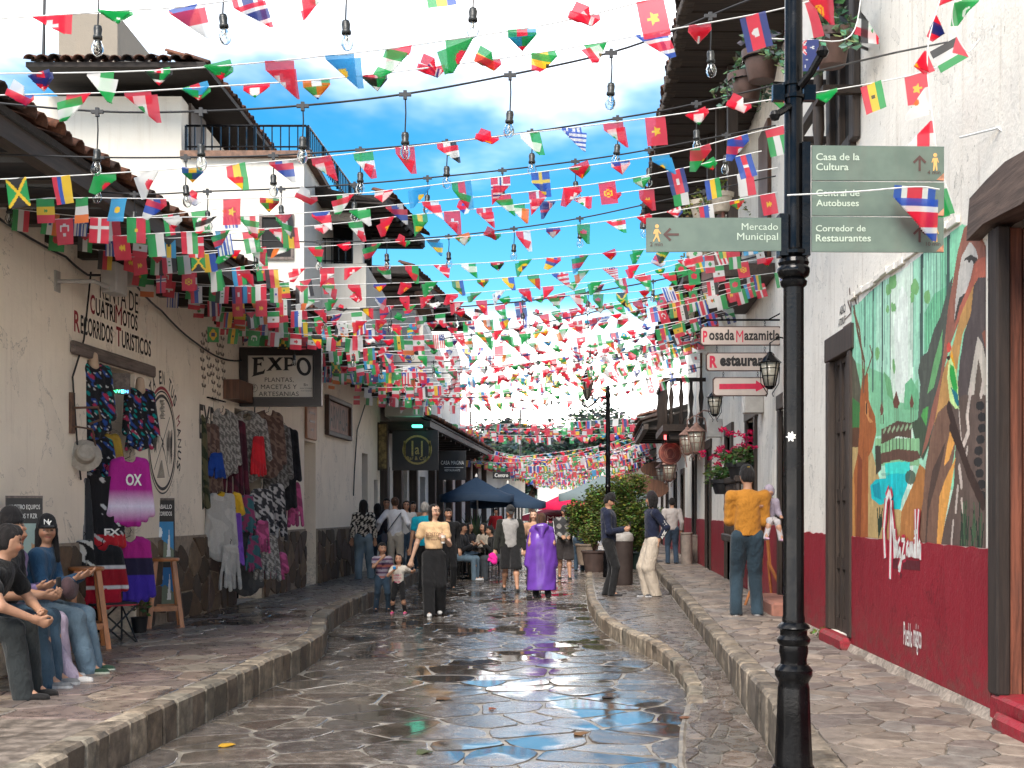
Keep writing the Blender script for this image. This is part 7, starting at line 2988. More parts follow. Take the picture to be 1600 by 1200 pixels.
 # ---- shoes
 for (a, b, c) in legs:
  if bare:
   break
  g0 = c + V3(0, 0.025 * k, -0.05 * k)
  t = c + V3(0, -0.135 * k, -0.062 * k)
  z0 = c[2] - 0.085 * k
  sl = sole or tuple(x * 0.5 for x in shoe)

  def sc2(v, z0=z0, sl=sl):
   cc = np.tile(np.array(shoe, float), (len(v), 1))
   cc[v[:, 2] < z0 + 0.024 * k] = sl
   return cc
  sdf_obj('shoe', [cap(g0, t, 0.043 * k, 0.036 * k, 0.78, (0, 0, 1), k=0.02), cap(c + V3(0, 0.004, 0.0), g0, 0.041 * k, 0.044 * k, k=0.02),
       cap(g0 + V3(0, 0, -0.024 * k), t + V3(0, -0.008 * k, -0.016 * k), 0.040 * k, 0.034 * k, 0.35, (0, 0, 1), k=0.004)], min(vox, 0.011), sc2, M_cloth, root)
 # ---- hair
 hcol = np.array(HAIRC[hairc])
 def hairfn(v):
  w = wave(v * np.array([3, 3, 0.6]), 60, seed)
  return hcol[None, :] * (1 + 0.5 * w[:, None])
 if hair:
  Hh = [cap(hc + hu * 0.036 * k * hs - hf * 0.020 * k * hs, hc + hu * 0.0 - hf * 0.026 * k * hs, r0 * 1.08, r0 * 1.02, k=0.02)]
  if hair == 'short':
   Hh.append(cap(hc + hu * 0.075 * k * hs + hf * 0.03 * k, hc + hu * 0.08 * k * hs - hf * 0.03 * k, r0 * 0.58, k=0.03))
  if hair == 'bob':
   for s in (1, -1):
    Hh.append(cap(hc + hr * s * r0 * 0.82 - hf * 0.02 * k, hc + hr * s * r0 * 0.9 - hu * 0.11 * k - hf * 0.02 * k, r0 * 0.5, r0 * 0.36, k=0.03))
   Hh.append(cap(hc - hf * 0.06 * k, hc - hf * 0.06 * k - hu * 0.12 * k, r0 * 0.8, r0 * 0.6, k=0.03))
  if hair == 'long':
   Hh.append(cap(hc - hf * 0.05 * k, hc - hf * 0.07 * k - hu * 0.34 * k, r0 * 0.95, r0 * 0.75, 0.75, fw, k=0.04))
   for s in (1, -1):
    Hh.append(cap(hc + hr * s * r0 * 0.8, hc + hr * s * r0 * 1.15 - hu * 0.26 * k, r0 * 0.38, r0 * 0.25, k=0.03))
  if hair == 'tail':
   Hh.append(cap(hc - hf * 0.10 * k + hu * 0.02, hc - hf * 0.12 * k - hu * 0.22 * k, r0 * 0.42, r0 * 0.25, k=0.02))
  if hair == 'bun':
   Hh.append(ball(hc - hf * 0.11 * k + hu * 0.04 * k, r0 * 0.5, k=0.01))
  Hh.append(cap(hc + hf * r0 * 1.35 - hu * 0.005, hc + hf * r0 * 1.25 - hu * 0.08 * k * hs, r0 * 0.98, r0 * 0.95, k=0.001, sub=True))
  sdf_obj('hair', Hh, min(vox, 0.012), hairfn, M_cloth, root, wr=0.004, ws=120, seed=seed, fall=(1, 1, .3))
 if cap_:
  cc = cap_.get('col', (0.012, 0.012, 0.014))
  bf = hf if not cap_.get('back') else -hf
  base = hc + hu * 0.042 * k * hs - hf * 0.008 * k
  Cc = [cap(base, base + hu * 0.03 * k, r0 * 1.13, r0 * 1.0, k=0.02),
    cap(base + bf * 0.05 * k + hu * 0.0, base + bf * r0 * 1.75 - hu * 0.012, r0 * 0.72, r0 * 0.6, 0.14, hu, k=0.006),
    cap(base - hu * 0.155 * k, base - hu * 0.1551 * k, r0 * 1.9, k=0.001, sub=True)]
  em = cap_.get('emb')
  ef = -hf if cap_.get('embback') else hf
  def capcol(v):
   c = np.tile(np.array(cc, float), (len(v), 1))
   if em:
    l = v - base
    d = np.hypot(l @ hr, (l @ hu) - 0.045 * k)
    kk = (d < 0.022 * k) & ((l @ ef) > 0.03)
    c[kk] = em
    c[kk & (np.abs(l @ hr) < 0.005 * k)] = cc
   return c
  sdf_obj('cap', Cc, min(vox, 0.010), capcol, M_cloth, root)
 if glasses:
  m = MB()
  for s in (1, -1):
   c0 = hc + hf * (r0 * 1.12) + hr * s * 0.031 * k + hu * 0.004
   m.tube([c0 + (hr * math.cos(a) + hu * math.sin(a) * 0.85) * 0.024 * k for a in np.linspace(0, 2 * math.pi, 15)], 0.0025, 5, caps=False)
   m.tube([c0 + hr * s * 0.024 * k, hc + hr * s * r0 * 1.02 - hf * 0.01], 0.002, 4)
  m.tube([hc + hf * r0 * 1.14 + hr * 0.008 * k + hu * 0.006, hc + hf * r0 * 1.14 - hr * 0.008 * k + hu * 0.006], 0.002, 4)
  m.build('glasses', M_rust, root)
 root_info = dict(root=root, hip=hip, sh=sh, arms=arms, legs=legs, neck=neck, hc=hc, k=k, r0=r0, fw=fw, hf=hf, hr=hr, hu=hu)
 INFO[root.name] = root_info
 return root_info


INFO = {}


def stripes_fn(a, b, w, axis=2, off=0.0, third=None):
 def outer(L):
  def f(v):
   t = np.floor((v[:, axis] + off) / w).astype(int)
   c = np.where((t % 2 == 0)[:, None], np.array(a)[None, :], np.array(b)[None, :])
   if third:
    c = np.where((t % 5 == 0)[:, None], np.array(third)[None, :], c)
   return c
  return f
 return outer


def blotch_fn(a, b, s, th=0.1, seed=1):
 def outer(L):
  def f(v):
   return np.where((wave(v, s, seed) > th)[:, None], np.array(a)[None, :], np.array(b)[None, :])
  return f
 return outer


JEAN, JEANL, NAVY, BLACKC = (0.030, 0.055, 0.085), (0.12, 0.18, 0.23), (0.010, 0.014, 0.035), (0.010, 0.010, 0.011)


def jean_fn(base):
 def outer(L):
  def f(v):
   w = wave(v, 14, 3)
   return np.array(base)[None, :] * (1 + 0.35 * w[:, None])
  return f
 return outer


def on(info, name, verts_fn, mat, **kw):
 m = MB()
 verts_fn(m)
 return m.build(name, mat, info['root'], **kw)


PI = math.pi
# --- walking group, left half of the road
p = G(678, 962)
boston = (0.62, 0.42, 0.235)
w1 = person('woman in a tan Boston t-shirt and wide black trousers walking while holding a cup', p, R(4), 1.70, boston, BLACKC, sleeve='short', skin='light', hair='bob', fem=True, feet=[(0.09, 0.12, 0.02), (-0.07, -0.22, 0.0)],
   hands=[(0.16, -0.27, 1.16), (-0.34, -0.02, 0.84)], elbows=((0.35, 0.3, -1), (-0.2, 1, 0)), yaw=R(38), vox=0.009, crop=True, glasses=True, legw=1.55, shoe=(0.6, 0.6, 0.58), seed=2, grip=True, hairc='black')
cup = empty('paper_cup', p + Vector((0.155, -0.335, 1.165)), label='white drinks cup in the hand of the woman in the tan t-shirt', cat='cup')
m = MB()
m.lathe([(0.030, -0.06), (0.040, 0.06), (0.036, 0.06), (0.0, 0.055)], (0, 0, 0), 14)
m.build('cup', simple('paper_white', (0.7, 0.66, 0.6), 0.5, 0.1, 20), cup)
m = MB()
m.lathe([(0.041, -0.03), (0.044, 0.02), (0.040, 0.02)], (0, 0, 0), 14)
m.build('sleeve', simple('kraft', (0.35, 0.22, 0.13), 0.8), cup)


def chest_text(info, lines, zs, width, mat, back=False, off=0.0):
 m = MB()
 k = info['k']
 hip, neck = info['hip'], info['neck']
 for (s, z, w, h) in lines:
  def mp(u, v, n):
   x = u
   y = -(0.118 * k + off) * math.sqrt(max(0.05, 1 - (x / (0.19 * k)) ** 2)) - 0.012
   if back:
    y = -y
    x = -x
   return (hip[0] + x, hip[1] + y, v)
  text_in(m, s, mp, -w / 2, w / 2, z - h / 2, z + h / 2, 0, 0.02)
 m.build('lettering', mat, info['root'], auto=False)


chest_text(w1, [('BOSTON', 1.235, 0.24, 0.055), ('HARBOR', 1.155, 0.09, 0.022)], None, None, simple('print_brown', (0.10, 0.03, 0.02), 0.8, 0.1, 30, bump=0), off=0.030)

p = G(597, 955)
person('little boy in a purple and grey striped t-shirt, hand at his mouth', p, R(10), 1.15, (0.2, 0.16, 0.2), JEAN, skin='tan', hair='short', child=True, vox=0.010, topfn=stripes_fn((0.30, 0.26, 0.30), (0.10, 0.05, 0.10), 0.035, third=(0.32, 0.10, 0.08)),
  hands=[(0.18, -0.02, 0.47), (-0.03, -0.17, 0.83)], elbows=((.7, 1, 0), (-1, .2, -1)), shoe=(0.015, 0.015, 0.02), botfn=jean_fn(JEAN), seed=4, yaw=R(15))
p = G(623, 959)
w3 = person('toddler girl in a white printed t-shirt, black leggings and pink shoes', p, R(-4), 0.98, (0.62, 0.56, 0.48), BLACKC, skin='tan', hair='bob', child=True, fem=True, vox=0.009, hands=[(0.24, -0.03, 0.66), (-0.05, -0.16, 0.68)],
   elbows=((.7, 1, -.5), (-1, .2, -1)), shoe=(0.75, 0.05, 0.22), sole=(0.8, 0.3, 0.4), hem=-0.06, legw=0.8, seed=5, hairc='black')
chest_text(w3, [('SUPER Y', 0.60, 0.13, 0.028), ('AMOR', 0.555, 0.13, 0.032), ('SOR', 0.50, 0.09, 0.03)], None, None, simple('print_pink', (0.45, 0.05, 0.13), 0.8, 0.1, 30, bump=0), off=0.055)
m = MB()
m.lathe([(0.0, -0.025), (0.022, -0.018), (0.026, 0.0), (0.02, 0.02), (0.0, 0.025)], (0, 0, 0), 12)
o = m.build('blue_toy', simple('toy_blue', (0.02, 0.25, 0.6), 0.4), None, 'bright blue cup held by the toddler girl at her mouth', 'cup')
o.location = p + Vector((-0.045, -0.23, 0.72))

p = G(664, 925)
person('bald man in a turquoise t-shirt walking behind the woman in tan', p, R(170), 1.76, (0.0, 0.27, 0.38), BLACKC, skin='tan', hair='short', hairc='grey', vox=0.013, bulk=1.12, shorts=False, feet=[(0.1, -.1, 0), (-.1, .15, 0)], seed=6, hands=[(0.30, 0.0, 0.82), (-0.30, 0.05, 0.82)])
p = G(700, 922)
person('person in black with short dark hair, half hidden behind the woman in tan', p, R(20), 1.64, BLACKC, BLACKC, sleeve='long', hair='short', vox=0.015, seed=7)

# --- group on the left pavement
p = G(568, 906, ZL)
person('woman with long black hair in a black and white flowered blouse, seen from behind', p, R(184), 1.56, (0.5, 0.47, 0.4), JEANL, sleeve='long', hair='long', fem=True, vox=0.010, topfn=blotch_fn((0.55, 0.50, 0.42), (0.015, 0.013, 0.012), 85, 0.08), botfn=jean_fn((0.16, 0.22, 0.26)),
  legw=1.35, feet=[(0.10, 0.05, 0), (-0.14, -0.12, 0)], seed=8, hem=-0.02)
p = G(617, 903, ZL)
w6 = person('woman in a white shirt and cream trousers with a crossbody strap, from behind', p, R(176), 1.62, (0.60, 0.60, 0.62), (0.45, 0.40, 0.33), sleeve='long', hair='bun', hairc='brown', fem=True, vox=0.010, bulk=1.12, seed=9, hands=[(0.36, 0.02, 0.95), (-0.36, 0.0, 0.9)])
m = MB()
kk = w6['k']
pts = []
for t in np.linspace(0, 1, 14):
 x = -0.15 * kk + t * 0.34 * kk
 pts.append((x, 0.118 * kk + 0.028 - 0.06 * (abs(x) / 0.2) ** 2, (1.36 - t * 0.46) * kk))
m.tube(pts, 0.010, 6)
m.box((0.14 * kk, -0.02, 0.76 * kk), (0.26 * kk, 0.12, 0.92 * kk))
m.build('crossbody_bag', simple('bag_navy', (0.015, 0.018, 0.04), 0.6), w6['root'])
for i, (px, py, H, col, hr_, ang, lab, fz) in enumerate([
 (590, 899, 1.50, (0.02, 0.015, 0.02), 'long', 175, 'girl with black hair in dark clothes between the flowered and the white shirt', True),
 (604, 893, 1.62, (0.03, 0.02, 0.02), 'short', 10, 'dark-haired man beyond the white-shirted woman, only his head showing', False),
 (635, 896, 1.56, (0.6, 0.58, 0.55), 'long', 5, 'dark-haired woman in a white top facing up the street by the pavement edge', True),
 (645, 890, 1.55, (0.35, 0.2, 0.13), 'short', 20, 'man with short dark hair behind the turquoise t-shirt', False)]):
 p = G(px, py, ZL)
 person(lab, p, R(ang), H, col, JEAN, sleeve='long', hair=hr_, fem=fz, vox=0.018, seed=20 + i, skin='tan')

# --- the pair with the purple poncho
p = G(797, 925)
w = person('man in a dark cap, open dark jacket, grey t-shirt and black shorts, looking down', p, R(6), 1.70, (0.30, 0.29, 0.28), BLACKC, sleeve='none', skin='tan', hair='short', cap_={'col': (0.03, 0.03, 0.03)}, pitch=R(28), vox=0.010, shorts=True,
   legw=1.25, feet=[(0.11, -0.28, 0.0), (-0.10, 0.18, 0.03)], hands=[(0.29, -0.02, 0.80), (-0.30, -0.08, 0.84)], seed=10, bulk=1.08, shoe=(0.015, 0.015, 0.015))
J = []
kk = w['k']
for i, (a, b, c) in enumerate(w['arms']):
 J.append(cap(a, b, 0.075 * kk, 0.062 * kk, k=0.03))
 J.append(cap(b, b + (c - b) * 0.92, 0.062 * kk, 0.045 * kk, k=0.02))
for s in (1, -1):
 J.append(cap(w['hip'] + V3(s * 0.12, 0.0, -0.02), w['neck'] + V3(s * 0.09, 0, -0.12), 0.095, 0.085, 0.95, (0, 1, 0), k=0.03))
J.append(cap(w['hip'] + V3(0, 0.07, -0.02), w['neck'] + V3(0, 0.05, -0.1), 0.13, 0.12, 0.5, (0, 1, 0), k=0.04))
J.append(cap(w['hip'] + V3(0, -0.16, -0.1), w['neck'] + V3(0, -0.15, -0.05), 0.075, 0.06, k=0.001, sub=True))
sdf_obj('jacket', J, 0.011, lambda v: np.where(((np.abs(v[:, 0]) < 0.085) & (v[:, 1] < -0.03))[:, None], np.array([(0.16, 0.05, 0.035)]), np.array([(0.016, 0.017, 0.014)])), M_cloth, w['root'], wr=0.007, ws=30, seed=3)
sdf_obj('pink_bag', [cap((-0.36, -0.10, 0.70), (-0.32, -0.12, 0.60), 0.075, 0.06, 0.8, k=0.02), ball((-0.30, -0.1, 0.66), 0.05, k=0.02), ball((-0.41, -0.1, 0.64), 0.04)], 0.012, (0.75, 0.02, 0.28), M_cloth, w['root'], wr=0.012, ws=60, seed=2)
p = G(834, 917)
person('smiling woman with long brown hair walking beside the purple poncho', p, R(4), 1.60, (0.42, 0.25, 0.16), BLACKC, sleeve='long', skin='light', hair='long', hairc='brown', fem=True, vox=0.011, seed=11, yaw=R(-12))
p = G(846, 934)
w = person('person in a long purple plastic rain poncho, seen from behind', p, R(182), 1.56, None, BLACKC, hair='long', skin='tan', vox=0.012, seed=12, hairc='brown', shoe=(0.03, 0.03, 0.035), feet=[(0.10, 0.0, 0), (-0.12, 0.04, 0)])
kk = w['k']
Pn = [cap(w['sh'][0] + V3(-.02, 0, -.02), w['sh'][1] + V3(.02, 0, -.02), 0.075, k=0.06), cap((0, 0.0, 1.0), (0, 0, 1.18), 0.22, 0.18, 0.72, (0, 1, 0), k=0.06),
  cap((0, 0.01, 0.1), (0, 0.0, 1.0), 0.275, 0.235, 0.70, (0, 1, 0), k=0.05), cap((0.17, 0, 1.1), (0.24, -0.02, 0.62), 0.08, 0.07, k=0.06), cap((-0.17, 0, 1.1), (-0.24, -0.02, 0.62), 0.08, 0.07, k=0.06),
  cap((0, 0, -4.85), (0, 0, -4.8499), 5.0, k=0.001, sub=True), cap((0.07, 0.1, 1.30), (-0.07, 0.1, 1.30), 0.055, k=0.03), cap((0, 0.13, 1.28), (0, 0.16, 1.12), 0.09, 0.02, 0.5, (0, 1, 0), k=0.03)]
M_plastic = attr_mat('thin_plastic', 0.28, 0.3, 25, spec=0.5, trans=0.15)
sdf_obj('poncho', Pn, 0.012, lambda v: np.array([(0.15, 0.055, 0.38)]) * (1 + 0.25 * wave(v, 20, 3)[:, None]), M_plastic, w['root'], wr=0.010, ws=26, seed=5, fall=(1.3, 1.3, 0.35))

p = G(882, 905)
person('man in a grey plaid hooded jacket and dark shorts walking behind the poncho', p, R(4), 1.70, (0.1, 0.1, 0.1), (0.03, 0.025, 0.025), sleeve='long', hair='short', hood=True, cap_={'col': (0.05, 0.045, 0.045)}, vox=0.012, shorts=True, legw=1.3, bulk=1.15,
  topfn=lambda L: (lambda v: np.where((np.sin(v[:, 2] * 32) + np.sin(v[:, 0] * 34) > 0.55)[:, None], np.array([(0.22, 0.21, 0.20)]), np.array([(0.035, 0.035, 0.037)]))),
  hands=[(0.09, -0.24, 1.0), (-0.09, -0.24, 1.0)], feet=[(0.1, -0.2, 0), (-0.1, 0.15, 0)], pitch=R(12), seed=13, shoe=(0.015, 0.015, 0.015))
p = G(905, 892)
person('person in a black jacket and jeans walking away near the bushes', p, R(170), 1.56, (0.02, 0.02, 0.022), JEAN, sleeve='long', hair='short', vox=0.015, seed=14, feet=[(0.1, -.1, 0), (-.1, .14, 0)])
for i, (px, Y, H, c1, c2, lab) in enumerate([
 (912, 62, 1.68, (0.35, 0.35, 0.35), (0.3, 0.28, 0.25), 'far person in grey with a white cap beyond the black jacket'),
 (922, 56, 1.6, (0.05, 0.06, 0.05), (0.05, 0.05, 0.05), 'far person in dark clothes at the foot of the bushes'),
 (775, 47, 1.66, (0.30, 0.01, 0.015), (0.10, 0.09, 0.08), 'man in a red top walking far away under the navy umbrella'),
 (896, 70, 1.62, (0.05, 0.04, 0.10), (0.02, 0.02, 0.02), 'far tiny figure in dark blue before the maroon tent'),
 (860, 74, 1.6, (0.25, 0.04, 0.06), (0.03, 0.03, 0.04), 'far tiny figure in dull red before the maroon tent'),
 (1050, 30, 1.56, (0.4, 0.36, 0.34), (0.03, 0.05, 0.08), 'woman in a pale cardigan on the right pavement beside the stone bollards')]):
 z = ZR if px == 1050 else 0.0
 pos = Vector(((px - 800) * Y / 2000, Y, z))
 person(lab, pos, R(180 if i % 2 else 5), H, c1, c2, sleeve='long', hair='short', vox=0.022 if Y > 40 else 0.015, seed=30 + i, cap_={'col': (0.7, 0.7, 0.7)} if i == 0 else None)

# --- two young men on the middle pavement
p = G(951, 932, 0.17)
w = person('man in a navy hoodie, black cap and black trousers looking at his phone', p, R(78), 1.71, NAVY, BLACKC, sleeve='long', hair='short', hood=True, cap_={'col': (0.012, 0.011, 0.012)}, vox=0.010, bulk=1.1, hands=[(0.06, -0.27, 1.12), (-0.08, -0.25, 1.10)],
   elbows=((0.5, .6, -1), (-0.5, .6, -1)), pitch=R(22), feet=[(0.10, 0.06, 0), (-0.09, -0.07, 0)], seed=15, shoe=(0.03, 0.028, 0.03), grip=True)
m = MB()
m.bbox((-0.04, -0.36, 1.11), (0.04, -0.35, 1.24), 0.003)
m.build('phone', M_black, w['root'], auto=False)
p = G(1019, 933, 0.17)
w = person('young man in navy jacket with lettered sleeve and wide beige trousers', p, R(-78), 1.73, NAVY, (0.46, 0.39, 0.31), sleeve='long', hair='long' if False else 'bob', cap_={'col': (0.02, 0.015, 0.018), 'back': False}, vox=0.010, legw=1.6,
   feet=[(0.07, 0.03, 0), (-0.08, -0.06, 0)], hands=[(0.16, 0.06, 0.93), (-0.14, -0.06, 0.92)], elbows=((0.8, 1.2, 0), (-0.8, 1.2, 0)), yaw=R(-40), seed=16, shoe=(0.05, 0.05, 0.055), sole=(0.5, 0.5, 0.5), hem=0.05)
a, b, c = w['arms'][0]
m = MB()
for (q0, q1, s) in ((a + (b - a) * .25, b, 'BUENA'), (b + (c - b) * .05, b + (c - b) * .85, 'VIBRA')):
 d = q1 - q0
 L = np.linalg.norm(d)
 d /= L
 def mp(u, v, n, q0=q0, d=d, L=L):
  pnt = q0 + d * u * L
  side = np.cross(d, V3(1, 0, 0))
  side /= np.linalg.norm(side)
  return tuple(pnt + V3(0.066 * kk, 0, 0) + side * (v - .5) * 0.05)
 text_in(m, s, mp, 0.02, 0.98, 0, 1, 0, 0.06)
m.build('sleeve_lettering', M_lead_w, w['root'], auto=False)

# --- father in mustard with his child
p = G(1168, 963, ZR)
MUST = (0.40, 0.165, 0.020)
w = person('man in a mustard sweater and blue jeans with a backwards cap, seen from behind', p, R(178), 1.80, MUST, (0.022, 0.040, 0.055), sleeve='long', skin='tan', hair='short', vox=0.009, bulk=0.98, seed=17, cap_={'col': (0.012, 0.012, 0.013), 'emb': (0.65, 0.42, 0.03), 'embback': True},
   hands=[(0.15, -0.30, 1.16), (-0.16, -0.28, 1.10)], elbows=((0.2, .5, -1), (-0.15, .5, -1)), feet=[(0.14, 0.02, 0), (-0.12, -0.02, 0)], botfn=jean_fn((0.022, 0.040, 0.055)), shoe=(0.02, 0.02, 0.02), sole=(0.6, 0.6, 0.58), pitch=R(10), yaw=R(10), legw=1.12, hem=0.0)
LAV = (0.33, 0.28, 0.34)
w2 = person('toddler in a lavender hood held against the shoulder of the man in mustard', p + Vector((0.27, 0.12, 1.04)), R(8), 0.88, LAV, (0.45, 0.42, 0.42), sleeve='long', child=True, hair=None, vox=0.009, hipz=0.12, hood=True, seed=18,
   feet=[(0.08, -0.24, -0.14), (-0.10, -0.22, -0.12)], hands=[(0.10, -0.16, 0.16), (-0.16, -0.14, 0.26)], shoe=(0.5, 0.3, 0.4), lean=0.15)
kk = w2['k']
sdf_obj('hood', [cap(w2['hc'] + V3(0, 0.01, 0.02), w2['hc'] + V3(0, 0.01, -0.01), w2['r0'] * 1.28, k=0.02), cap(w2['hc'] + V3(0, -0.11, -0.01), w2['hc'] + V3(0, -0.12, -0.03), w2['r0'] * 0.95, k=0.001, sub=True)], 0.009, LAV, M_cloth, w2['root'], wr=0.004, ws=60)

# --- people sitting on the stone bench at the left
bench = MB()
bench.bbox((8.3, 0.25, 0.0), (11.4, 0.66, 0.42), 0.03, mp=lambda u, v, n: Lm(u, v, n))
bench.build('stone_bench', M_cream, None, 'low plastered bench built along the cream wall under the seated group', 'bench', auto=False)


def sit(label, Y, Xh, H, headyaw, top, bottom, **kw):
 a = dict(hipz=0.56, lean=R(20), feet=[(0.11, -0.50, 0.0), (-0.11, -0.52, 0.0)], knees=((0.12, -1, 0.8), (-0.12, -1, 0.8)), yaw=headyaw, vox=0.009)
 a.update(kw)
 return person(label, (Xh - 0.03, Y, ZL), R(90), H, top, bottom, **a)


sit('seated man in black t-shirt leaning on his knees, nearest on the bench', 9.15, -3.93, 1.76, R(28), (0.012, 0.012, 0.012), (0.022, 0.026, 0.027), hair='short', lean=R(38), hands=[(0.08, -0.56, 0.62), (-0.14, -0.60, 0.58)], elbows=((1, .2, -.4), (-1, .2, -.4)),
 seed=41, bulk=1.2, skin='tan', shoe=(0.012, 0.011, 0.011), legw=1.2, botfn=jean_fn((0.022, 0.026, 0.027)), grip=True, pitch=R(10))
w = sit('seated man in a black backwards cap and jeans, second along the bench', 9.75, -3.98, 1.80, R(20), (0.015, 0.015, 0.016), JEAN, hair='short', cap_={'col': (0.010, 0.009, 0.010), 'back': True, 'emb': (0.35, 0.03, 0.03), 'embback': True}, lean=R(18),
  hands=[(0.05, -0.46, 0.70), (-0.09, -0.44, 0.70)], seed=42, skin='tan', shoe=(0.2, 0.2, 0.2), sole=(0.5, 0.5, 0.5), botfn=jean_fn((0.05, 0.09, 0.13)), grip=True)
m = MB()
m.bbox((-0.03, -0.56, 0.70), (0.05, -0.545, 0.84), 0.004)
m.build('phone', M_black, w['root'], auto=False)
sdf_obj('backpack', [cap((0.17, -0.12, 0.72), (0.16, -0.10, 1.0), 0.11, 0.10, 0.8, (0, 1, 0), k=0.03)], 0.012, (0.045, 0.05, 0.052), M_cloth, w['root'], wr=0.004, ws=30)
sit('seated girl in lavender trousers and white sneakers, third on the bench', 10.12, -4.0, 1.60, R(-5), (0.28, 0.20, 0.36), (0.40, 0.33, 0.42), hair='long', lean=R(10), hands=[(0.05, -0.3, 0.74), (-0.1, -0.3, 0.74)], seed=43, skin='tan', shoe=(0.6, 0.58, 0.56), sole=(0.65, 0.63, 0.6), sleeve='long', legw=1.25, fem=True,
 feet=[(0.12, -0.46, 0.0), (-0.12, -0.60, 0.0)])
w = sit('seated young woman in black lettered cap and blue denim jacket, last on the bench', 10.62, -3.96, 1.64, R(-62), (0.025, 0.075, 0.15), JEANL, hair='long', lean=R(14), hands=[(0.02, -0.42, 0.80), (-0.10, -0.38, 0.78)], seed=44, skin='tan', shoe=(0.02, 0.05, 0.03), sole=(0.55, 0.6, 0.5), sleeve='long',
  cap_={'col': (0.012, 0.012, 0.013)}, fem=True, legw=1.35, botfn=jean_fn(JEANL), topfn=jean_fn((0.022, 0.07, 0.14)), bulk=1.1)
# letters on the cap, bag on her lap
hc, hf, hr, hu, k_, r0 = w['hc'], w['hf'], w['hr'], w['hu'], w['k'], w['r0']
def mpc(u, v, n):
 a = u / (r0 * 1.1)
 b = v / (r0 * 1.3)
 return tuple(hc + hu * 0.075 * k_ * 0.6 - hf * 0.008 + (hf * math.cos(a) * math.cos(b) - hr * math.sin(-a)) * (r0 * 1.10 + n) + hu * (v + 0.012))
m = MB()
text_in(m, 'N', mpc, -0.030, 0.004, -0.004, 0.040, 0, 0.06, 0.010)
text_in(m, 'Y', mpc, -0.012, 0.026, -0.018, 0.026, 0, 0.06, 0.012)
m.build('cap_letters', M_lead_w, w['root'], auto=False)
sdf_obj('shoulder_bag', [cap((0.08, -0.30, 0.70), (-0.16, -0.36, 0.72), 0.10, 0.09, 0.6, (0, 1, 0), k=0.03)], 0.012, (0.12, 0.07, 0.075), M_cloth, w['root'], wr=0.006, ws=30)

# --- people at the café tables under the umbrellas
def cafe(label, px, Y, ang, top, bottom, hair, seed, **kw):
 pos = Vector(((px - 800) * Y / 2000, Y, 0))
 a = dict(hipz=0.54, lean=R(12), feet=[(0.10, -0.42, 0), (-0.10, -0.44, 0)], knees=((0, -1, .9), (0, -1, .9)), hands=[(0.12, -0.42, 0.80), (-0.12, -0.40, 0.80)], vox=0.014, sleeve='long', seed=seed, hair=hair)
 a.update(kw)
 person(label, pos, R(ang), 1.68, top, bottom, **a)
 return pos


seats = [('seated person in black jacket and light jeans at the café table edge', 716, 29.2, 70, (0.012, 0.012, 0.014), JEANL, 'short', 51, dict(shoe=(0.6, 0.6, 0.6))),
   ('seated person in dark clothes at the café table nearest the palm pot', 727, 31.0, 60, (0.02, 0.018, 0.02), JEAN, 'long', 52, {}),
   ('seated person in a cream fleece holding a red phone beside the palm pot', 762, 30.0, -50, (0.42, 0.36, 0.29), (0.03, 0.035, 0.03), 'long', 53, {}),
   ('seated man in black bending forward under the navy umbrella', 784, 29.4, -75, (0.015, 0.015, 0.015), (0.05, 0.06, 0.07), 'short', 54, dict(lean=R(30))),
   ('seated woman in black far left under the navy umbrella', 704, 31.8, 40, (0.02, 0.02, 0.02), BLACKC, 'long', 55, {})]
CH = []
for (lab, px, Y, ang, c1, c2, hr__, sd_, kw) in seats:
 CH.append((cafe(lab, px, Y, ang, c1, c2, hr__, sd_, **kw), ang))
# ------------------------------------------------------------------ clothes on show
GM = dict(camo=((0.10, 0.095, 0.05), (0.03, 0.04, 0.02), 34), grey=((0.22, 0.21, 0.20), (0.09, 0.085, 0.08), 90), maroon=((0.09, 0.015, 0.03), (0.05, 0.01, 0.02), 20), blue=((0.01, 0.05, 0.28), (0.01, 0.04, 0.2), 10),
   black=((0.012, 0.012, 0.015), (0.02, 0.02, 0.024), 30), pink=((0.55, 0.10, 0.25), (0.30, 0.06, 0.14), 40), cream=((0.50, 0.48, 0.44), (0.42, 0.40, 0.37), 20), purple=((0.22, 0.09, 0.48), (0.16, 0.06, 0.36), 18),
   plaid=((0.45, 0.43, 0.42), (0.04, 0.04, 0.045), 60), brown=((0.20, 0.13, 0.10), (0.10, 0.06, 0.05), 60), yellow=((0.70, 0.42, 0.03), (0.6, 0.35, 0.02), 20), red=((0.62, 0.02, 0.03), (0.5, 0.02, 0.03), 20),
   mix=((0.25, 0.05, 0.12), (0.04, 0.12, 0.14), 45), knit=((0.36, 0.34, 0.31), (0.14, 0.13, 0.12), 110), dgrey=((0.07, 0.068, 0.066), (0.05, 0.05, 0.05), 20), cow=((0.60, 0.58, 0.52), (0.015, 0.014, 0.014), 36))


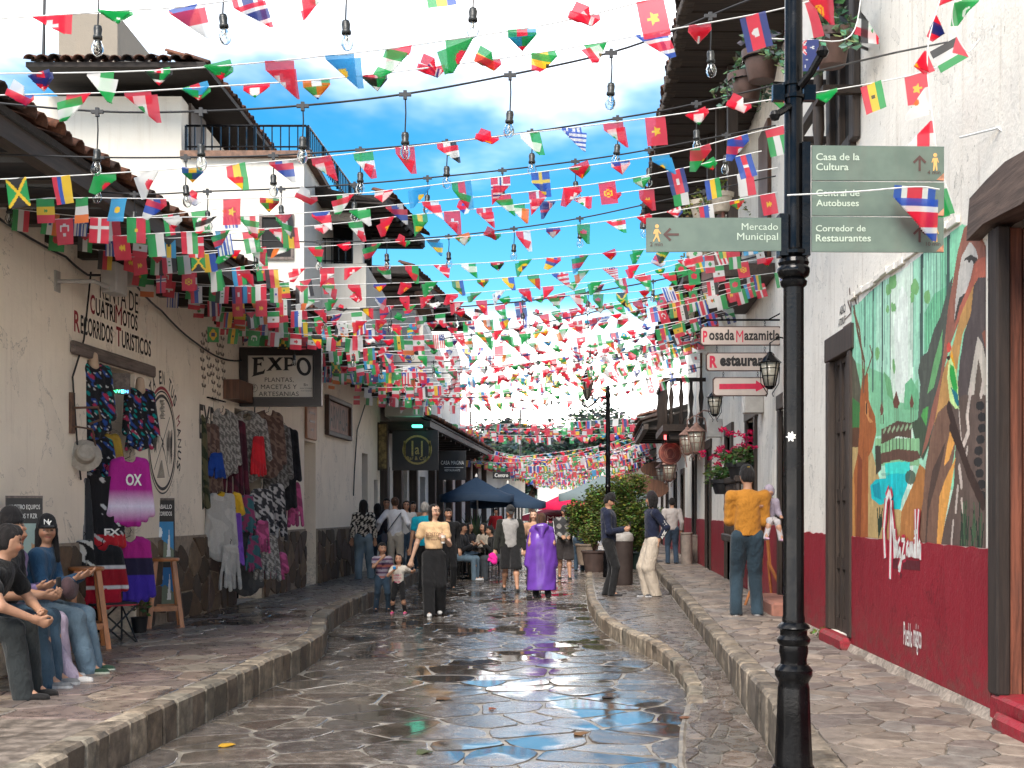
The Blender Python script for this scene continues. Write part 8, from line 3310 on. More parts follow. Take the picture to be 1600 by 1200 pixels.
def garment(label, pos, rz, w, h, key, sl=0.0, seed=1, cat='hanging clothes', fn=None, wr=0.012, group=None, neck=False, lets=None, hoodie=False):
 root = empty('garment', pos, rz, label=label, cat=cat, group=group)
 r_ = w / 2
 q = random.Random(seed)
 if sl:
  p = [cap((-w * .30, 0, -.07), (w * .30, 0, -.07), .045, .045, k=.04)]
  p += [cap((0, 0, -.16), (0, 0, -h + .14), r_ * .88, r_ * .9, .22, k=.04)]
  for s in (1, -1):
   p.append(cap((s * w * .40, 0, -.09), (s * w * .58, -.015, -sl), .055, .042, .8, k=.03))
 else:
  p = [cap((-w * .20, 0, -.04), (w * .20, 0, -.04), .03, .03, k=.04)]
 n_ = 5
 for i in range(n_):
  x = (i / (n_ - 1) - .5)
  p.append(cap((x * w * .55, 0, -.07), (x * w * .86, q.uniform(-.03, .03), -h * q.uniform(.88, 1.0)), w * .07, w * .09, .7, k=.02))
 if sl:
  p.append(cap((0, -.08, .0), (0, .02, -.02), .06, k=.001, sub=True))
 a, b, s_ = GM[key]
 col = fn or (lambda v: np.where((wave(v, s_, seed) > 0.05)[:, None], np.array([a]), np.array([b])))
 sdf_obj('cloth', p, .012, col, M_cloth, root, wr=wr * .7, ws=60, seed=seed, fall=(1.2, 1.2, .12))
 m = MB()
 m.tube([(-w * .3, 0, -.06), (0, 0, -.01), (0, 0, .03), (.015, 0, .05), (0, 0, .07)], .004, 5)
 m.build('hanger', M_iron, root)
 if neck:
  sdf_obj('neck_form', [cap((0, 0, -.04), (0, 0, .06), .055, .045, k=.02)], .012, (0.45, 0.32, 0.22), M_skin, root)
 if lets:
  m = MB()
  for (t, x, z, lw, lh) in lets:
   text_in(m, t, lambda u, v, n: (u, -r_ * .26 * math.sqrt(max(.05, 1 - (u / r_) ** 2)) - .022, v), x - lw / 2, x + lw / 2, z - lh / 2, z + lh / 2, 0, .03)
  m.build('lettering', M_lead_w, root, auto=False)
 return root


def zones(*z):   # colours by height: (down to z, colour)
 def f(v):
  c = np.tile(np.array(z[-1][1], float), (len(v), 1))
  for lim, cc in reversed(z[:-1]):
   c[v[:, 2] > lim] = cc
  return c
 return f


def fade(c1, c2, z1, z2):
 def f(v):
  t = np.clip(1 - np.abs(v[:, 2] - z1) / z2, 0, 1)[:, None]
  return np.array([c1]) * (1 - t) + np.array([c2]) * t
 return f


def gart(v):     # motocross print: swirls of several colours on black
 w1_, w2_, w3_ = wave(v, 52, 2), wave(v, 38, 5), wave(v, 90, 9)
 c = np.tile(np.array([0.012, 0.012, 0.016]), (len(v), 1))
 c[w1_ > .45] = (0.02, 0.06, 0.25)
 c[w2_ > .6] = (0.35, 0.03, 0.08)
 c[(w3_ > .72)] = (0.55, 0.55, 0.55)
 c[(w1_ < -.62)] = (0.0, 0.22, 0.22)
 return c


MAG, VIO = (0.42, 0.02, 0.26), (0.06, 0.03, 0.34)
GB = 'clothes hung around the jersey shop door'
for a in [
 ('black and blue printed racing jersey on a neck form, upper left of the shop door', 146, 566, 13.0, 50, .38, .76, 'black', .55, 1, gart, True, None),
 ('black racing jersey with colourful print on a neck form, upper right of the shop door', 219, 604, 13.8, 52, .34, .68, 'black', .5, 2, gart, True, None),
 ('magenta long-sleeved jersey fading to white with white letters', 203, 712, 13.2, 25, .36, .72, 'pink', .60, 3, fade(MAG, (0.75, 0.68, 0.80), -.52, .17), False, [('OX', .03, -.25, .16, .12)]),
 ('yellow to magenta faded jersey hanging deep in the doorway', 172, 676, 13.6, 25, .34, .46, 'yellow', 0, 4, fade((0.45, 0.30, 0.05), (0.55, 0.03, 0.30), -.42, .2), False, None),
 ('black jersey with yellow and white print under the upper left jersey', 148, 678, 13.1, 40, .34, .62, 'black', .4, 14, gart, False, None),
 ('black jersey with white script and red waistband in the middle of the doorway', 165, 735, 13.1, 30, .42, .80, 'black', .5, 5, lambda v: np.where((wave(v, 42, 3) > .62)[:, None], np.array([(0.5, 0.5, 0.5)]), np.where((v[:, 2] < -.66)[:, None], np.array([(0.5, 0.02, 0.03)]), np.array([(0.014, 0.013, 0.015)]))), False, [('FX', .05, -.63, .16, .07)]),
 ('grey trousers hanging beside the felt hat', 127, 745, 12.85, 40, .28, .78, 'dgrey', 0, 6, lambda v: np.where((v[:, 0] > .03)[:, None], np.array([(0.03, 0.032, 0.035)]), np.array([(0.20, 0.20, 0.20)])), False, None),
 ('black and white cowhide-patterned bag below the grey trousers', 131, 842, 12.7, 30, .26, .38, 'cow', 0, 7, None, False, None),
 ('red jersey with black letters at the foot of the doorway', 160, 850, 12.9, 30, .38, .64, 'red', .45, 8, zones((-.22, (0.015, 0.015, 0.017)), (-.25, (0.6, 0.6, 0.6)), (-.42, (0.30, 0.01, 0.02)), (-.45, (0.6, 0.6, 0.6)), (0, (0.42, 0.01, 0.03))), False, None),
 ('purple jersey with magenta shoulders on a white hanger, lowest right of the doorway', 203, 836, 13.4, 20, .38, .70, 'purple', .62, 9, zones((-.24, (0.42, 0.02, 0.22)), (-.42, (0.025, 0.02, 0.05)), (0, VIO)), False, None),
]:
 lab, px, py, Y, ang, w, h, key, sl, sd_, fn, nk, lt = a
 garment(lab, P(px, py, Y), R(ang), w, h, key, sl, sd_, fn=fn, neck=nk, lets=lt, group=GB)
GB = 'clothes and textiles hung on the wall under the EXPO sign'
for i, (lab, px, py, Y, ang, w, h, key, sl) in enumerate([
 ('long green camouflage shawl with fringe, leftmost under the iron EXPO bracket', 306, 646, 16.6, 48, .46, 1.25, 'camo', 0),
 ('brown patterned shawl behind the blue cloth', 326, 660, 16.9, 50, .46, 1.15, 'brown', 0),
 ('plain royal blue cloth square pinned over the brown shawl', 338, 706, 16.8, 35, .26, .34, 'blue', 0),
 ('grey jacket with white striped sleeve left of the maroon poncho', 348, 642, 17.3, 50, .46, .85, 'knit', .7),
 ('maroon poncho hanging long in the middle of the upper row', 368, 655, 17.6, 42, .46, 1.15, 'maroon', 0),
 ('grey knitted poncho spread over the shop doorway', 386, 650, 18.2, 20, .55, .85, 'knit', .6),
 ('red cloth with a blue band right of the grey poncho', 404, 680, 18.1, 30, .26, .58, 'red', 0),
 ('brown and white knitted jacket in the upper row', 420, 642, 18.8, 35, .42, .95, 'brown', .75),
 ('grey speckled jacket behind the brown and white one', 432, 662, 19.4, 35, .42, 1.0, 'grey', .8),
 ('long black coat on a hook, rightmost of the upper row', 444, 668, 19.9, 30, .42, 1.25, 'black', .8),
 ('cream coat hanging low left beside the yellow and purple one', 345, 768, 16.9, 30, .34, .92, 'cream', .7),
 ('yellow shirt over the purple garment', 358, 766, 17.0, 30, .30, .42, 'yellow', .3),
 ('purple dress below the yellow shirt', 367, 800, 17.0, 25, .26, .70, 'purple', 0),
 ('dark grey long coat behind the purple dress', 385, 820, 17.6, 30, .46, .92, 'dgrey', .6),
 ('white skirt hanging lowest, below the cream coat', 360, 850, 16.9, 25, .30, .62, 'cream', 0),
 ('black and white plaid shawl in the lower row', 408, 762, 17.9, 30, .44, .80, 'plaid', 0),
 ('embroidered panel of coloured flowers on white, left of the plaid shawl', 386, 772, 17.5, 30, .26, .55, 'mix', 0),
 ('pink and grey shawl at the far right end of the row', 458, 752, 20.2, 35, .36, .72, 'pink', 0),
 ('grey plaid scarf between the plaid shawl and black coat', 432, 755, 18.9, 35, .36, .85, 'plaid', 0),
 ('pink fringed scarf in the lower row', 410, 812, 17.6, 25, .24, .48, 'pink', 0),
 ('grey woven blanket behind the small pink hoodie', 418, 832, 17.7, 25, .40, .65, 'knit', 0),
 ("small pink child's hoodie, lowest of the row", 430, 860, 17.9, 15, .26, .40, 'pink', .28),
 ('multicoloured woven bag hanging low in the row', 396, 835, 17.4, 20, .24, .50, 'mix', 0)]):
 garment(lab, P(px, py, Y), R(ang), w, h, key, sl, 60 + i, group=GB)
m = MB()
for (a, b) in (((298, 620), (352, 628)), ((398, 612), (430, 618))):
 Y0 = 16.6 if a[0] < 350 else 18.5
 pts = [P(a[0], a[1], Y0), P((a[0] + b[0]) / 2, a[1] + 1, Y0 + .3), P(b[0], b[1], Y0 + .8)]
 m = MB()
 m.tube(pts, .012, 6)
 c = P(a[0] + 10, a[1] + 10, Y0)
 m.tube([c + Vector((0.07 * t * math.cos(t * 2.2), 0, 0.07 * t * math.sin(t * 2.2) * .6)) for t in np.linspace(.3, 1.6, 14)], .007, 5)
 m.tube([P(a[0], a[1], Y0), P(a[0], a[1] + 45, Y0)], .01, 6)
 m.build('iron_bracket', M_iron, None, 'scrolled iron bracket with clothes hooks, %s of the EXPO sign' % ('left' if a[0] < 350 else 'below'), 'bracket')

# ------------------------------------------------------------------ stools, chair, boards
def stool(label, pos, rz=0.0, h=.80):
 o = empty('stool', pos, rz, label=label, cat='stool', group='wooden bar stools on the left sidewalk')
 m = MB()
 m.lathe([(.0, h - .035), (.165, h - .035), (.172, h - .018), (.165, h), (0, h)], (0, 0, 0), 24)
 m.build('seat', M_stoolwood_x, o)
 for sx in (1, -1):
  for sy in (1, -1):
   m = MB()
   t, b = Vector((sx * .10, sy * .10, h - .036)), Vector((sx * .185, sy * .185, 0))
   for q in (.024,):
    vs = [b + Vector((i * q, j * q, 0)) for i, j in ((-1, -1), (1, -1), (1, 1), (-1, 1))] + [t + Vector((i * q, j * q, 0)) for i, j in ((-1, -1), (1, -1), (1, 1), (-1, 1))]
    m.add(vs, [(3, 2, 1, 0), (4, 5, 6, 7), (0, 1, 5, 4), (1, 2, 6, 5), (2, 3, 7, 6), (3, 0, 4, 7)])
   m.build('leg', M_stoolwood, o, auto=False)
 for i in range(4):
  m = MB()
  q, z = .163, .20 + .0 * i
  if i < 2:
   m.box((-q + .03, (1 if i else -1) * q - .012, z), (q - .03, (1 if i else -1) * q + .012, z + .06))
  else:
   m.box(((1 if i == 2 else -1) * q - .012, -q + .03, z), ((1 if i == 2 else -1) * q + .012, q - .03, z + .06))
  m.build('stretcher', M_stoolwood_x, o, auto=False)


stool('orange wooden bar stool beside the red jersey, nearer of the two', G(124, 1018, ZL) + Vector((0, .2, 0)), R(25))
stool('orange wooden bar stool in front of the tall tour poster, farther of the two', G(253, 982, ZL) + Vector((0, .1, 0)), R(20))
o = empty('camping_chair', G(170, 1005, ZL), R(40), label='black folding camping chair between the two bar stools', cat='chair')
m = MB()
for s in (1, -1):
 m.tube([(s * .22, -.2, 0), (-s * .22, -.2, .40)], .010, 6)
 m.tube([(s * .22, .2, 0), (-s * .22, .2, .40)], .010, 6)
 m.tube([(s * .22, -.2, .0), (s * .22, .22, .38)], .010, 6)
 m.tube([(s * .22, .2, 0), (s * .24, .24, .78)], .010, 6)
m.build('frame', M_black, o)
m = MB()
m.bbox((-.23, -.2, .39), (.23, .2, .415), .01)
m.box((-.24, .215, .42), (.24, .235, .80))
m.build('seat', simple('nylon', (0.014, 0.013, 0.014), .8), o, auto=False)
m = MB()
m.box((-.231, -.206, .385), (.231, -.201, .40))
m.build('piping', simple('red_trim', (0.35, 0.02, 0.03), .6), o, auto=False)
o = empty('plant_pot', G(218, 990, ZL), label='small black plastic pot with a sapling on the left sidewalk', cat='potted plant')
m = MB()
m.lathe([(.07, 0), (.09, .17), (.095, .18), (.08, .17), (0, .15)], (0, 0, 0), 14)
m.build('pot', M_black, o)
m = MB()
leaf_cloud(m, (0, 0, .33), .14, 40, .06, [(0.07, 0.11, 0.04)], 3)
m.build('leaves', M_leafg, o, kind='stuff', auto=False)


def board(label, x0, y0, x1, y1, Y, lean, lines, scene, words):
 o = empty('poster_board', P((x0 + x1) / 2, y1, Y), R(22), label=label, cat='poster board')
 w, h = (x1 - x0) * Y / 2000 * 1.1, (y1 - y0) * Y / 2000
 C = Canvas(40, 80, 0, 1, 0, 1, lin((62, 60, 58)))
 scene(C)
 f = lambda u, v, n: ((u - .5) * w, v * h * math.sin(lean) - n, v * h * math.cos(lean))
 C.build('poster', f, M_print, o, n=.004)
 m = MB()
 m.box((-.02, -.02, -.02), (1.02, 1.02, .003), mp=lambda u, v, n: f(u, v, n))
 m.build('board', M_greywood, o, auto=False)
 m = MB()
 for (t, u0, u1, v0, v1) in lines:
  text_in(m, t, f, u0, u1, v0, v1, 0, .02, .007)
 m.build('lettering', M_lead_w, o, auto=False)


def sc1(C):
 C.poly([(.06, .0), (.94, .0), (.94, .79), (.06, .79)], lin((150, 168, 160)))
 C.poly([(.1, .4), (.5, .4), (.4, .74), (.2, .66)], lin((80, 100, 70)))
 C.poly([(.06, 0), (.5, 0), (.4, .5), (.2, .35), (.06, .4)], lin((70, 88, 60)))
 C.poly([(.6, 0), (.94, 0), (.94, .6), (.7, .62)], lin((170, 130, 96)))


def sc2(C):
 for (a, b, c, d, col) in ((.06, .94, .42, .80, (70, 140, 190)), (.06, .94, .02, .38, (60, 120, 180))):
  C.poly([(a, c), (b, c), (b, d), (a, d)], lin(col))
  C.poly([(a, c), (b, c), (b, c + .12), (.5, c + .2), (a, c + .1)], lin((120, 130, 110)))
  C.poly([(.6, c + .05), (.8, c + .05), (.75, d - .05)], lin((225, 225, 220)))
  C.ell(.3, d - .1, .12, .05, lin((230, 240, 245)))


board('leaning poster board reading NUESTRO EQUIPOS MOTOS Y RZR behind the seated group', 14, 778, 62, 965, 11.0, .05, [('NUESTRO EQUIPOS', .10, .94, .90, .945), ('MOTOS Y RZR', .18, .86, .83, .87)], sc1, None)
board('tall leaning tour poster with blue photographs behind the farther stool', 243, 781, 272, 950, 15.0, .08, [('CABALLO', .12, .88, .92, .96), ('RECORRIDOS', .12, .88, .855, .895)], sc2, None)

# LED sign over the doorway
m = MB()
sgn = empty('led_sign', P(180, 604, 13.25), R(12), label='dark hanging panel with a lit blue and green LED line over the shop door', cat='sign')
m.bbox((-.15, -.02, -.08), (.15, .02, .14), .006)
m.build('panel', M_greywood, sgn, auto=False)
for i, c in enumerate([(0.05, 0.3, 1), (0.1, 0.7, 1), (0.3, 0.6, 1), (0.05, 0.9, 0.3), (0.1, 1, 0.35), (0.1, 0.8, 0.9), (0.1, 0.4, 1)]):
 m = MB()
 text_in(m, 'BIENVEN'[i], lambda u, v, n: (u, -.0215 - n, v), -.135 + i * .039, -.103 + i * .039, -.068, -.035, 0, .03, .001)
 m.build('letter', emit('led_%d' % i, c, 2.2), sgn, auto=False)

# ------------------------------------------------------------------ hanging signs farther down on the left
def hang_sign(name, label, x0, y0, x1, y1, Y, mat, frame=None, cat='sign'):
 o = empty(name, P((x0 + x1) / 2, (y0 + y1) / 2, Y), label=label, cat=cat)
 s_ = S(o, Y)
 m = MB()
 m.prism([(x0, y1), (x1, y1), (x1, y0), (x0, y0)], s_, -.04, .03)
 m.build('board', mat, o, auto=False)
 return o, s_


M_blackboard = simple('sign_black', (0.010, 0.010, 0.011), .45, .2, 8)
M_gold = simple('gold_paint', (0.42, 0.30, 0.08), .4, .3, 30)
o, s_ = hang_sign('bar_sign', 'square black hanging sign with round gold emblem reading 11 a 11 Bar & Cafe', 613, 672, 685, 735, 30.6, M_blackboard)
tx = MB()
s = s_
oring(652, 703, 23, 23, 20, 20, tilt=0)
for ln in (('11', 631, 646, 689, 713), ('11', 658, 673, 689, 713), ('a', 648.5, 655.5, 699, 710), ('Bar & Cafe', 636, 669, 713, 719)):
 T(tx, s_, ln[0], ln[1], ln[2], ln[3], ln[4], 0, .01, .036)
tx.v = [(v[0], v[1] - (.02 if abs(v[1]) < .0171 else 0), v[2]) for v in tx.v]
tx.build('emblem', M_gold, o, auto=False)
o, s_ = hang_sign('restaurant_sign', 'black hanging sign reading CASA MAGNA restaurante behind the round-logo sign', 686, 704, 728, 750, 36, M_blackboard)
m = MB()
T(m, s_, 'CASA MAGNA', 689, 725, 720, 726, 0, .0, .036)
T(m, s_, 'RESTAURANTE', 695, 719, 733, 736.5, 0, -.005, .036)
m.prism([(694, 731), (724, 731), (724, 730.3), (694, 730.3)], s_, .031, .035)
m.build('lettering', M_lead_w, o, auto=False)
o, s_ = hang_sign('small_sign', 'small black sign reading Centro beyond the navy umbrellas', 770, 737, 797, 748, 44, M_blackboard)
m = MB()
T(m, s_, 'Centro', 773, 794, 739.5, 745.5, 0, .01, .036)
m.build('lettering', M_lead_w, o, auto=False)
o, s_ = hang_sign('frame_poster', 'narrow framed yellow-brown poster at the corner before the round-logo sign', 590, 660, 606, 735, 29.9, wood('poster_frame', (0.05, 0.035, 0.02), .7))
m = MB()
m.prism([(592, 732), (604, 732), (604, 663), (592, 663)], s_, .031, .036)
m.build('poster', simple('poster_ochre', (0.20, 0.15, 0.06), .8, .6, 10), o, auto=False)
m = MB()
c = P(652, 666, 30)
m.bbox((c.x - .12, c.y - .1, c.z - .03), (c.x + .12, c.y + .1, c.z + .03), .01)
m.build('green_lamp', emit('lamp_green', (0.1, 0.9, 0.6), 1.2), None, 'small lamp glowing green above the round-logo sign', 'lamp', auto=False)

# ------------------------------------------------------------------ inn signs, lanterns
M_pinkface = simple('inn_sign_face', (0.47, 0.39, 0.34), .45, .06, 5, bump=.02)
inn_s = empty('inn_sign', P(1160, 565, 16.8), label='three cream panels on chains reading Posada Mazamitla, Restaurant and a red arrow', cat='sign')
s_ = S(inn_s, 16.8)
for (x0, y0, x1, y1) in ((1094, 510, 1221, 540), (1103, 551, 1210, 580), (1113.5, 589.5, 1199.5, 619)):
 m = MB()
 rc = 3
 pl = [(x0 + rc, y1), (x1 - rc, y1), (x1, y1 - rc), (x1, y0 + rc), (x1 - rc, y0), (x0 + rc, y0), (x0, y0 + rc), (x0, y1 - rc)]
 m.prism(pl, s_, -.02, .012, 1)
 inn2 = [(x + (1.6 if x < (x0 + x1) / 2 else -1.6), y + (1.5 if y < (y0 + y1) / 2 else -1.5)) for x, y in pl]
 m.prism(inn2, s_, .0121, .016, 0)
 pn = m.build('sign_panel', [M_pinkface, M_pb], inn_s, auto=False)
 m = MB()
 if y0 < 520:
  T(m, s_, 'P', 1098, 1105, 517, 535, 1, .03, .018)
  T(m, s_, 'osada', 1107.5, 1147, 515, 532, 0, .03, .018)
  T(m, s_, 'M', 1150, 1161, 516.5, 535, 1, .03, .018)
  T(m, s_, 'azamitla', 1162.5, 1218, 516, 532, 0, .03, .018)
 elif y0 < 560:
  T(m, s_, 'R', 1108.5, 1120.5, 556, 575, 1, .05, .018)
  T(m, s_, 'estaurant', 1124.5, 1201, 555.5, 572.5, 0, .05, .018)
 else:
  m.add([s_(x, y, .018) for x, y in [(1123.5, 608.5), (1123.5, 600), (1180.5, 599.5), (1181, 594.5), (1196, 604.5), (1181, 612), (1180, 608)]], [tuple(range(7))], 1)
 m.build('lettering', [M_lead_k, simple('paint_crimson', (0, 0, 0))], pn, auto=False)
for (px, a, b) in ((1120, 540, 551), (1195, 540, 551), (1130, 580, 590), (1184, 580, 590), (1195, 500, 511), (1120, 500, 511)):
 m = MB()
 for k in range(4):
  q = Vector(s_(px, a + (b - a) * (k + .5) / 4, 0))
  m.tube([q + Vector((.012 * math.cos(t) * (1 if k % 2 else .3), .012 * math.cos(t) * (.3 if k % 2 else 1), .016 * math.sin(t))) for t in np.linspace(0, 6.28, 9)], .003, 4, caps=False)
 m.build('chain', M_iron, inn_s)
m = MB()
m.tube([s_(1100, 500, 0), s_(1226, 500, 0)], .014, 6)
m.tube([s_(1226, 486, 0), s_(1200, 500, 0)], .01, 6)
m.build('bracket', M_iron, inn_s)
M_lglass = simple('lantern_glass', (0.42, 0.38, 0.30), .15, .2, 20, bump=.05)


def lantern(label, pos, k, side=1, mat=None, group='wall lanterns along the inn'):
 o = empty('lantern', pos, label=label, cat='lantern', group=group)
 mat = mat or M_iron
 m = MB()
 m.lathe([(.03 * k, .30 * k), (.04 * k, .27 * k), (.15 * k, .17 * k), (.16 * k, .155 * k), (.0, .155 * k)][::-1], (0, 0, 0), 6)
 m.lathe([(.0, -.2 * k), (.03 * k, -.2 * k), (.07 * k, -.17 * k), (.075 * k, -.155 * k), (0, -.15 * k)], (0, 0, 0), 6)
 m.build('cap', mat, o, auto=False)
 m = MB()
 m.lathe([(.068 * k, -.153 * k), (.128 * k, .153 * k)], (0, 0, 0), 6)
 m.build('glass', M_lglass, o, auto=False)
 m = MB()
 for i in range(6):
  a = i * PI / 3
  m.tube([(.072 * k * math.cos(a), .072 * k * math.sin(a), -.153 * k), (.133 * k * math.cos(a), .133 * k * math.sin(a), .153 * k)], .008 * k, 4)
 for z, r_ in ((-.02, .098), (.08, .118)):
  m.tube([(r_ * k * math.cos(a), r_ * k * math.sin(a), z * k) for a in np.linspace(0, 2 * PI, 7)], .005 * k, 4)
 for s in (1, -1):
  m.tube([(s * .13 * k, 0, .1 * k), (s * .12 * k, 0, -.12 * k), (s * .03 * k, 0, -.26 * k), (s * .05 * k, 0, -.30 * k)], .006 * k, 4)
 m.tube([(0, 0, .3 * k), (0, 0, .42 * k), (side * .12 * k, 0, .5 * k), (side * .3 * k, 0, .46 * k), (side * .36 * k, 0, .1 * k)], .012 * k, 6)
 m.build('frame', mat, o)


lantern('black iron lantern overlapping the Restaurant sign, largest of the wall lanterns', P(1203, 585, 16.3), .95)
lantern('black iron lantern hanging below the red arrow sign', P(1117, 634, 22.5), .95)
M_rose = simple('rose_iron', (0.22, 0.12, 0.09), .7, .3, 14)
lantern('rusty pink pierced lantern by the balcony house, nearer of the pair', P(1088, 690, 25.5), 1.25, mat=M_rose)
lantern('rusty lantern just behind the pierced pink one', P(1074, 694, 27), 1.2, mat=M_rose)
for i, (px, py, Y) in enumerate([(1046, 738, 33), (1034, 742, 37), (1024, 745, 41), (1014, 748, 46)]):
 lantern(['brown lantern below the round red sign', 'second small brown lantern below the round red sign', 'third small brown lantern, over the bushes', 'farthest small brown lantern on the right row'][i], P(px, py, Y), 1.25, mat=M_rose)
o = empty('round_sign', P(1047, 708, 30), label='round brownish red wooden sign hanging under the balcony', cat='sign')
m = MB()
m.prism([(.27 * math.cos(a), .27 * math.sin(a)) for a in np.linspace(0, 2 * PI, 29)[:-1]], lambda u, v, n: (u, n, v), -.03, .03)
m.build('board', simple('red_board_paint', (0.20, 0.05, 0.035), .6, .35, 14), o, auto=False)
m = MB()
for q in (.24, .13):
 m.tube([(q * math.cos(a), -.032, q * math.sin(a)) for a in np.linspace(0, 2 * PI, 29)], .008, 4, caps=False)
m.tube([(.09 * math.cos(a) + .0, -.032, .11 * math.sin(a)) for a in np.linspace(-1, 4.1, 15)], .014, 4)
m.tube([(0, 0, .27), (0, 0, .42)], .012, 5)
m.build('ring', simple('terra_line', (0.38, 0.16, 0.11), .6), o)
m = MB()
c = P(1047, 683, 29.9)
m.bbox((c.x - .14, c.y - .03, c.z - .06), (c.x + .14, c.y + .03, c.z + .06), .01)
m.build('small_red_light', emit('red_glow', (1, 0.12, 0.12), 1.5), None, 'small red lit sign just above the round wooden sign', 'sign', auto=False)
for i, (px, py, Y, w_) in enumerate([(1010, 764, 36, 70), (1000, 755, 44, 60), (1026, 733, 38, 50)]):
 c = P(px, py, Y)
 m = MB()
 rr_ = w_ * Y / 4000
 m.prism([(rr_ * math.cos(a), rr_ * .45 * math.sin(a)) for a in np.linspace(0, 2 * PI, 25)[:-1]], lambda u, v, n, c=c: (c.x + u, c.y + n, c.z + v), -.04, .04)
 m.build('oval_sign', M_brownwood, None, ['oval brown sign over the big bushes, lowest', 'oval brown sign over the bushes, farthest', 'oval brown sign left of the small lanterns'][i], 'sign', 'oval wooden signs on the right row', auto=False)

# ------------------------------------------------------------------ window cage with flower boxes, menu stand, bollards
cage = empty('window_cage', Rm2(20.0, 1.2, 0), label='black carved window cage under the geraniums on the inn wall', cat='window grille')
cm = rel(cage, Rm2)
m = MB()
m.bbox((19.1, 1.10, .0), (21.1, 1.22, .36), .015, mp=cm)
m.bbox((19.15, 2.02, .0), (21.05, 2.12, .34), .015, mp=cm)
m.build('shelf', M_darkwood_y, cage, auto=False)
for i in range(7):
 m = MB()
 m.lathe([(.03, 0), (.05, .08), (.03, .2), (.055, .4), (.03, .6), (.05, .74), (.03, .8)], cm(19.22 + i * .29, 1.22, .28), 8)
 m.build('baluster', M_darkwood, cage)
for i, (px, Y) in enumerate([(1130, 21.0), (1156, 19.4)]):
 pot_plant('geranium_pot', P(px, 772 - i * 24 - (0 if i else 0), Y), .2, .24, ['pink-red geraniums in a dark pot, left and lower of the two window pots', 'pink-red geraniums in a dark pot, right and higher of the two window pots'][i],
    [(0.07, 0.12, 0.04), (0.10, 0.16, 0.05)], 320, .34, .09, group='geranium pots on the window cage', seed=20 + i, potmat=M_black, flowers=(20, (0.62, 0.01, 0.09)), squash=(1.1, 1, .6))
ms = empty('menu_stand', G(1196, 948, ZR), R(15), label='wooden A-frame menu stand half hidden behind the man in mustard', cat='menu stand')
m = MB()
for s in (1, -1):
 m.tube([(s * .28, -.16, 0), (s * .06, 0, .55), (s * .02, 0.02, 1.15)], .022, 4)
 m.tube([(s * .20, .20, 0), (s * .05, 0.02, .6)], .02, 4)
m.build('frame', M_stoolwood, ms)
m = MB()
m.bbox((-.20, -.12, 1.12), (.24, .02, 1.15), .008, mp=lambda x, y, z: (x, y, z + x * .6))
m.build('menu_board', M_black, ms, auto=False)
m = MB()
m.box((-.17, -.10, 1.152), (.21, .0, 1.156), mp=lambda x, y, z: (x, y, z + x * .6))
m.build('menu_page', M_lead_w, ms, auto=False)
for i, (px, py, h_) in enumerate([(1073, 882, .75), (1086, 880, .68)]):
 m = MB()
 p = G(px, py, ZR)
 m.lathe([(.13, 0), (.13, h_ - .05), (.145, h_ - .04), (.145, h_ - .005), (.12, h_), (0, h_)], p, 16)
 m.build('bollard', simple('stone_bollard', (0.22, 0.18, 0.15), .85, .2, 9), None, ['taller stone bollard by the inn wall', 'shorter stone bollard by the inn wall, in front'][i], 'bollard', 'stone bollards by the inn wall')
m = MB()
leaf_cloud(m, (RX1(12.6, .05), 12.6, ZR + .06), .10, 50, .05, [(0.12, 0.17, 0.04)], 4, (1, 1, .6))
m.build('weed', M_leafg, None, 'small green weed growing at the foot of the dark door step', 'plant', kind='thing', auto=False)
mb_ = MB()
for (y, w_) in ((24.5, .4), (18.4, .35)):
 mb_ = MB()
 mb_.bbox((y, 3.0, .002), (y + .3, 3.35, .28), .01, mp=Rm2)
 mb_.build('flood_lamp', simple('grey_metal', (0, 0, 0)), None, 'grey boxy lamp fixed on the inn wall %s' % ('between the hanging signs and lantern' if y < 20 else 'beside the small lantern'), 'lamp', auto=False)

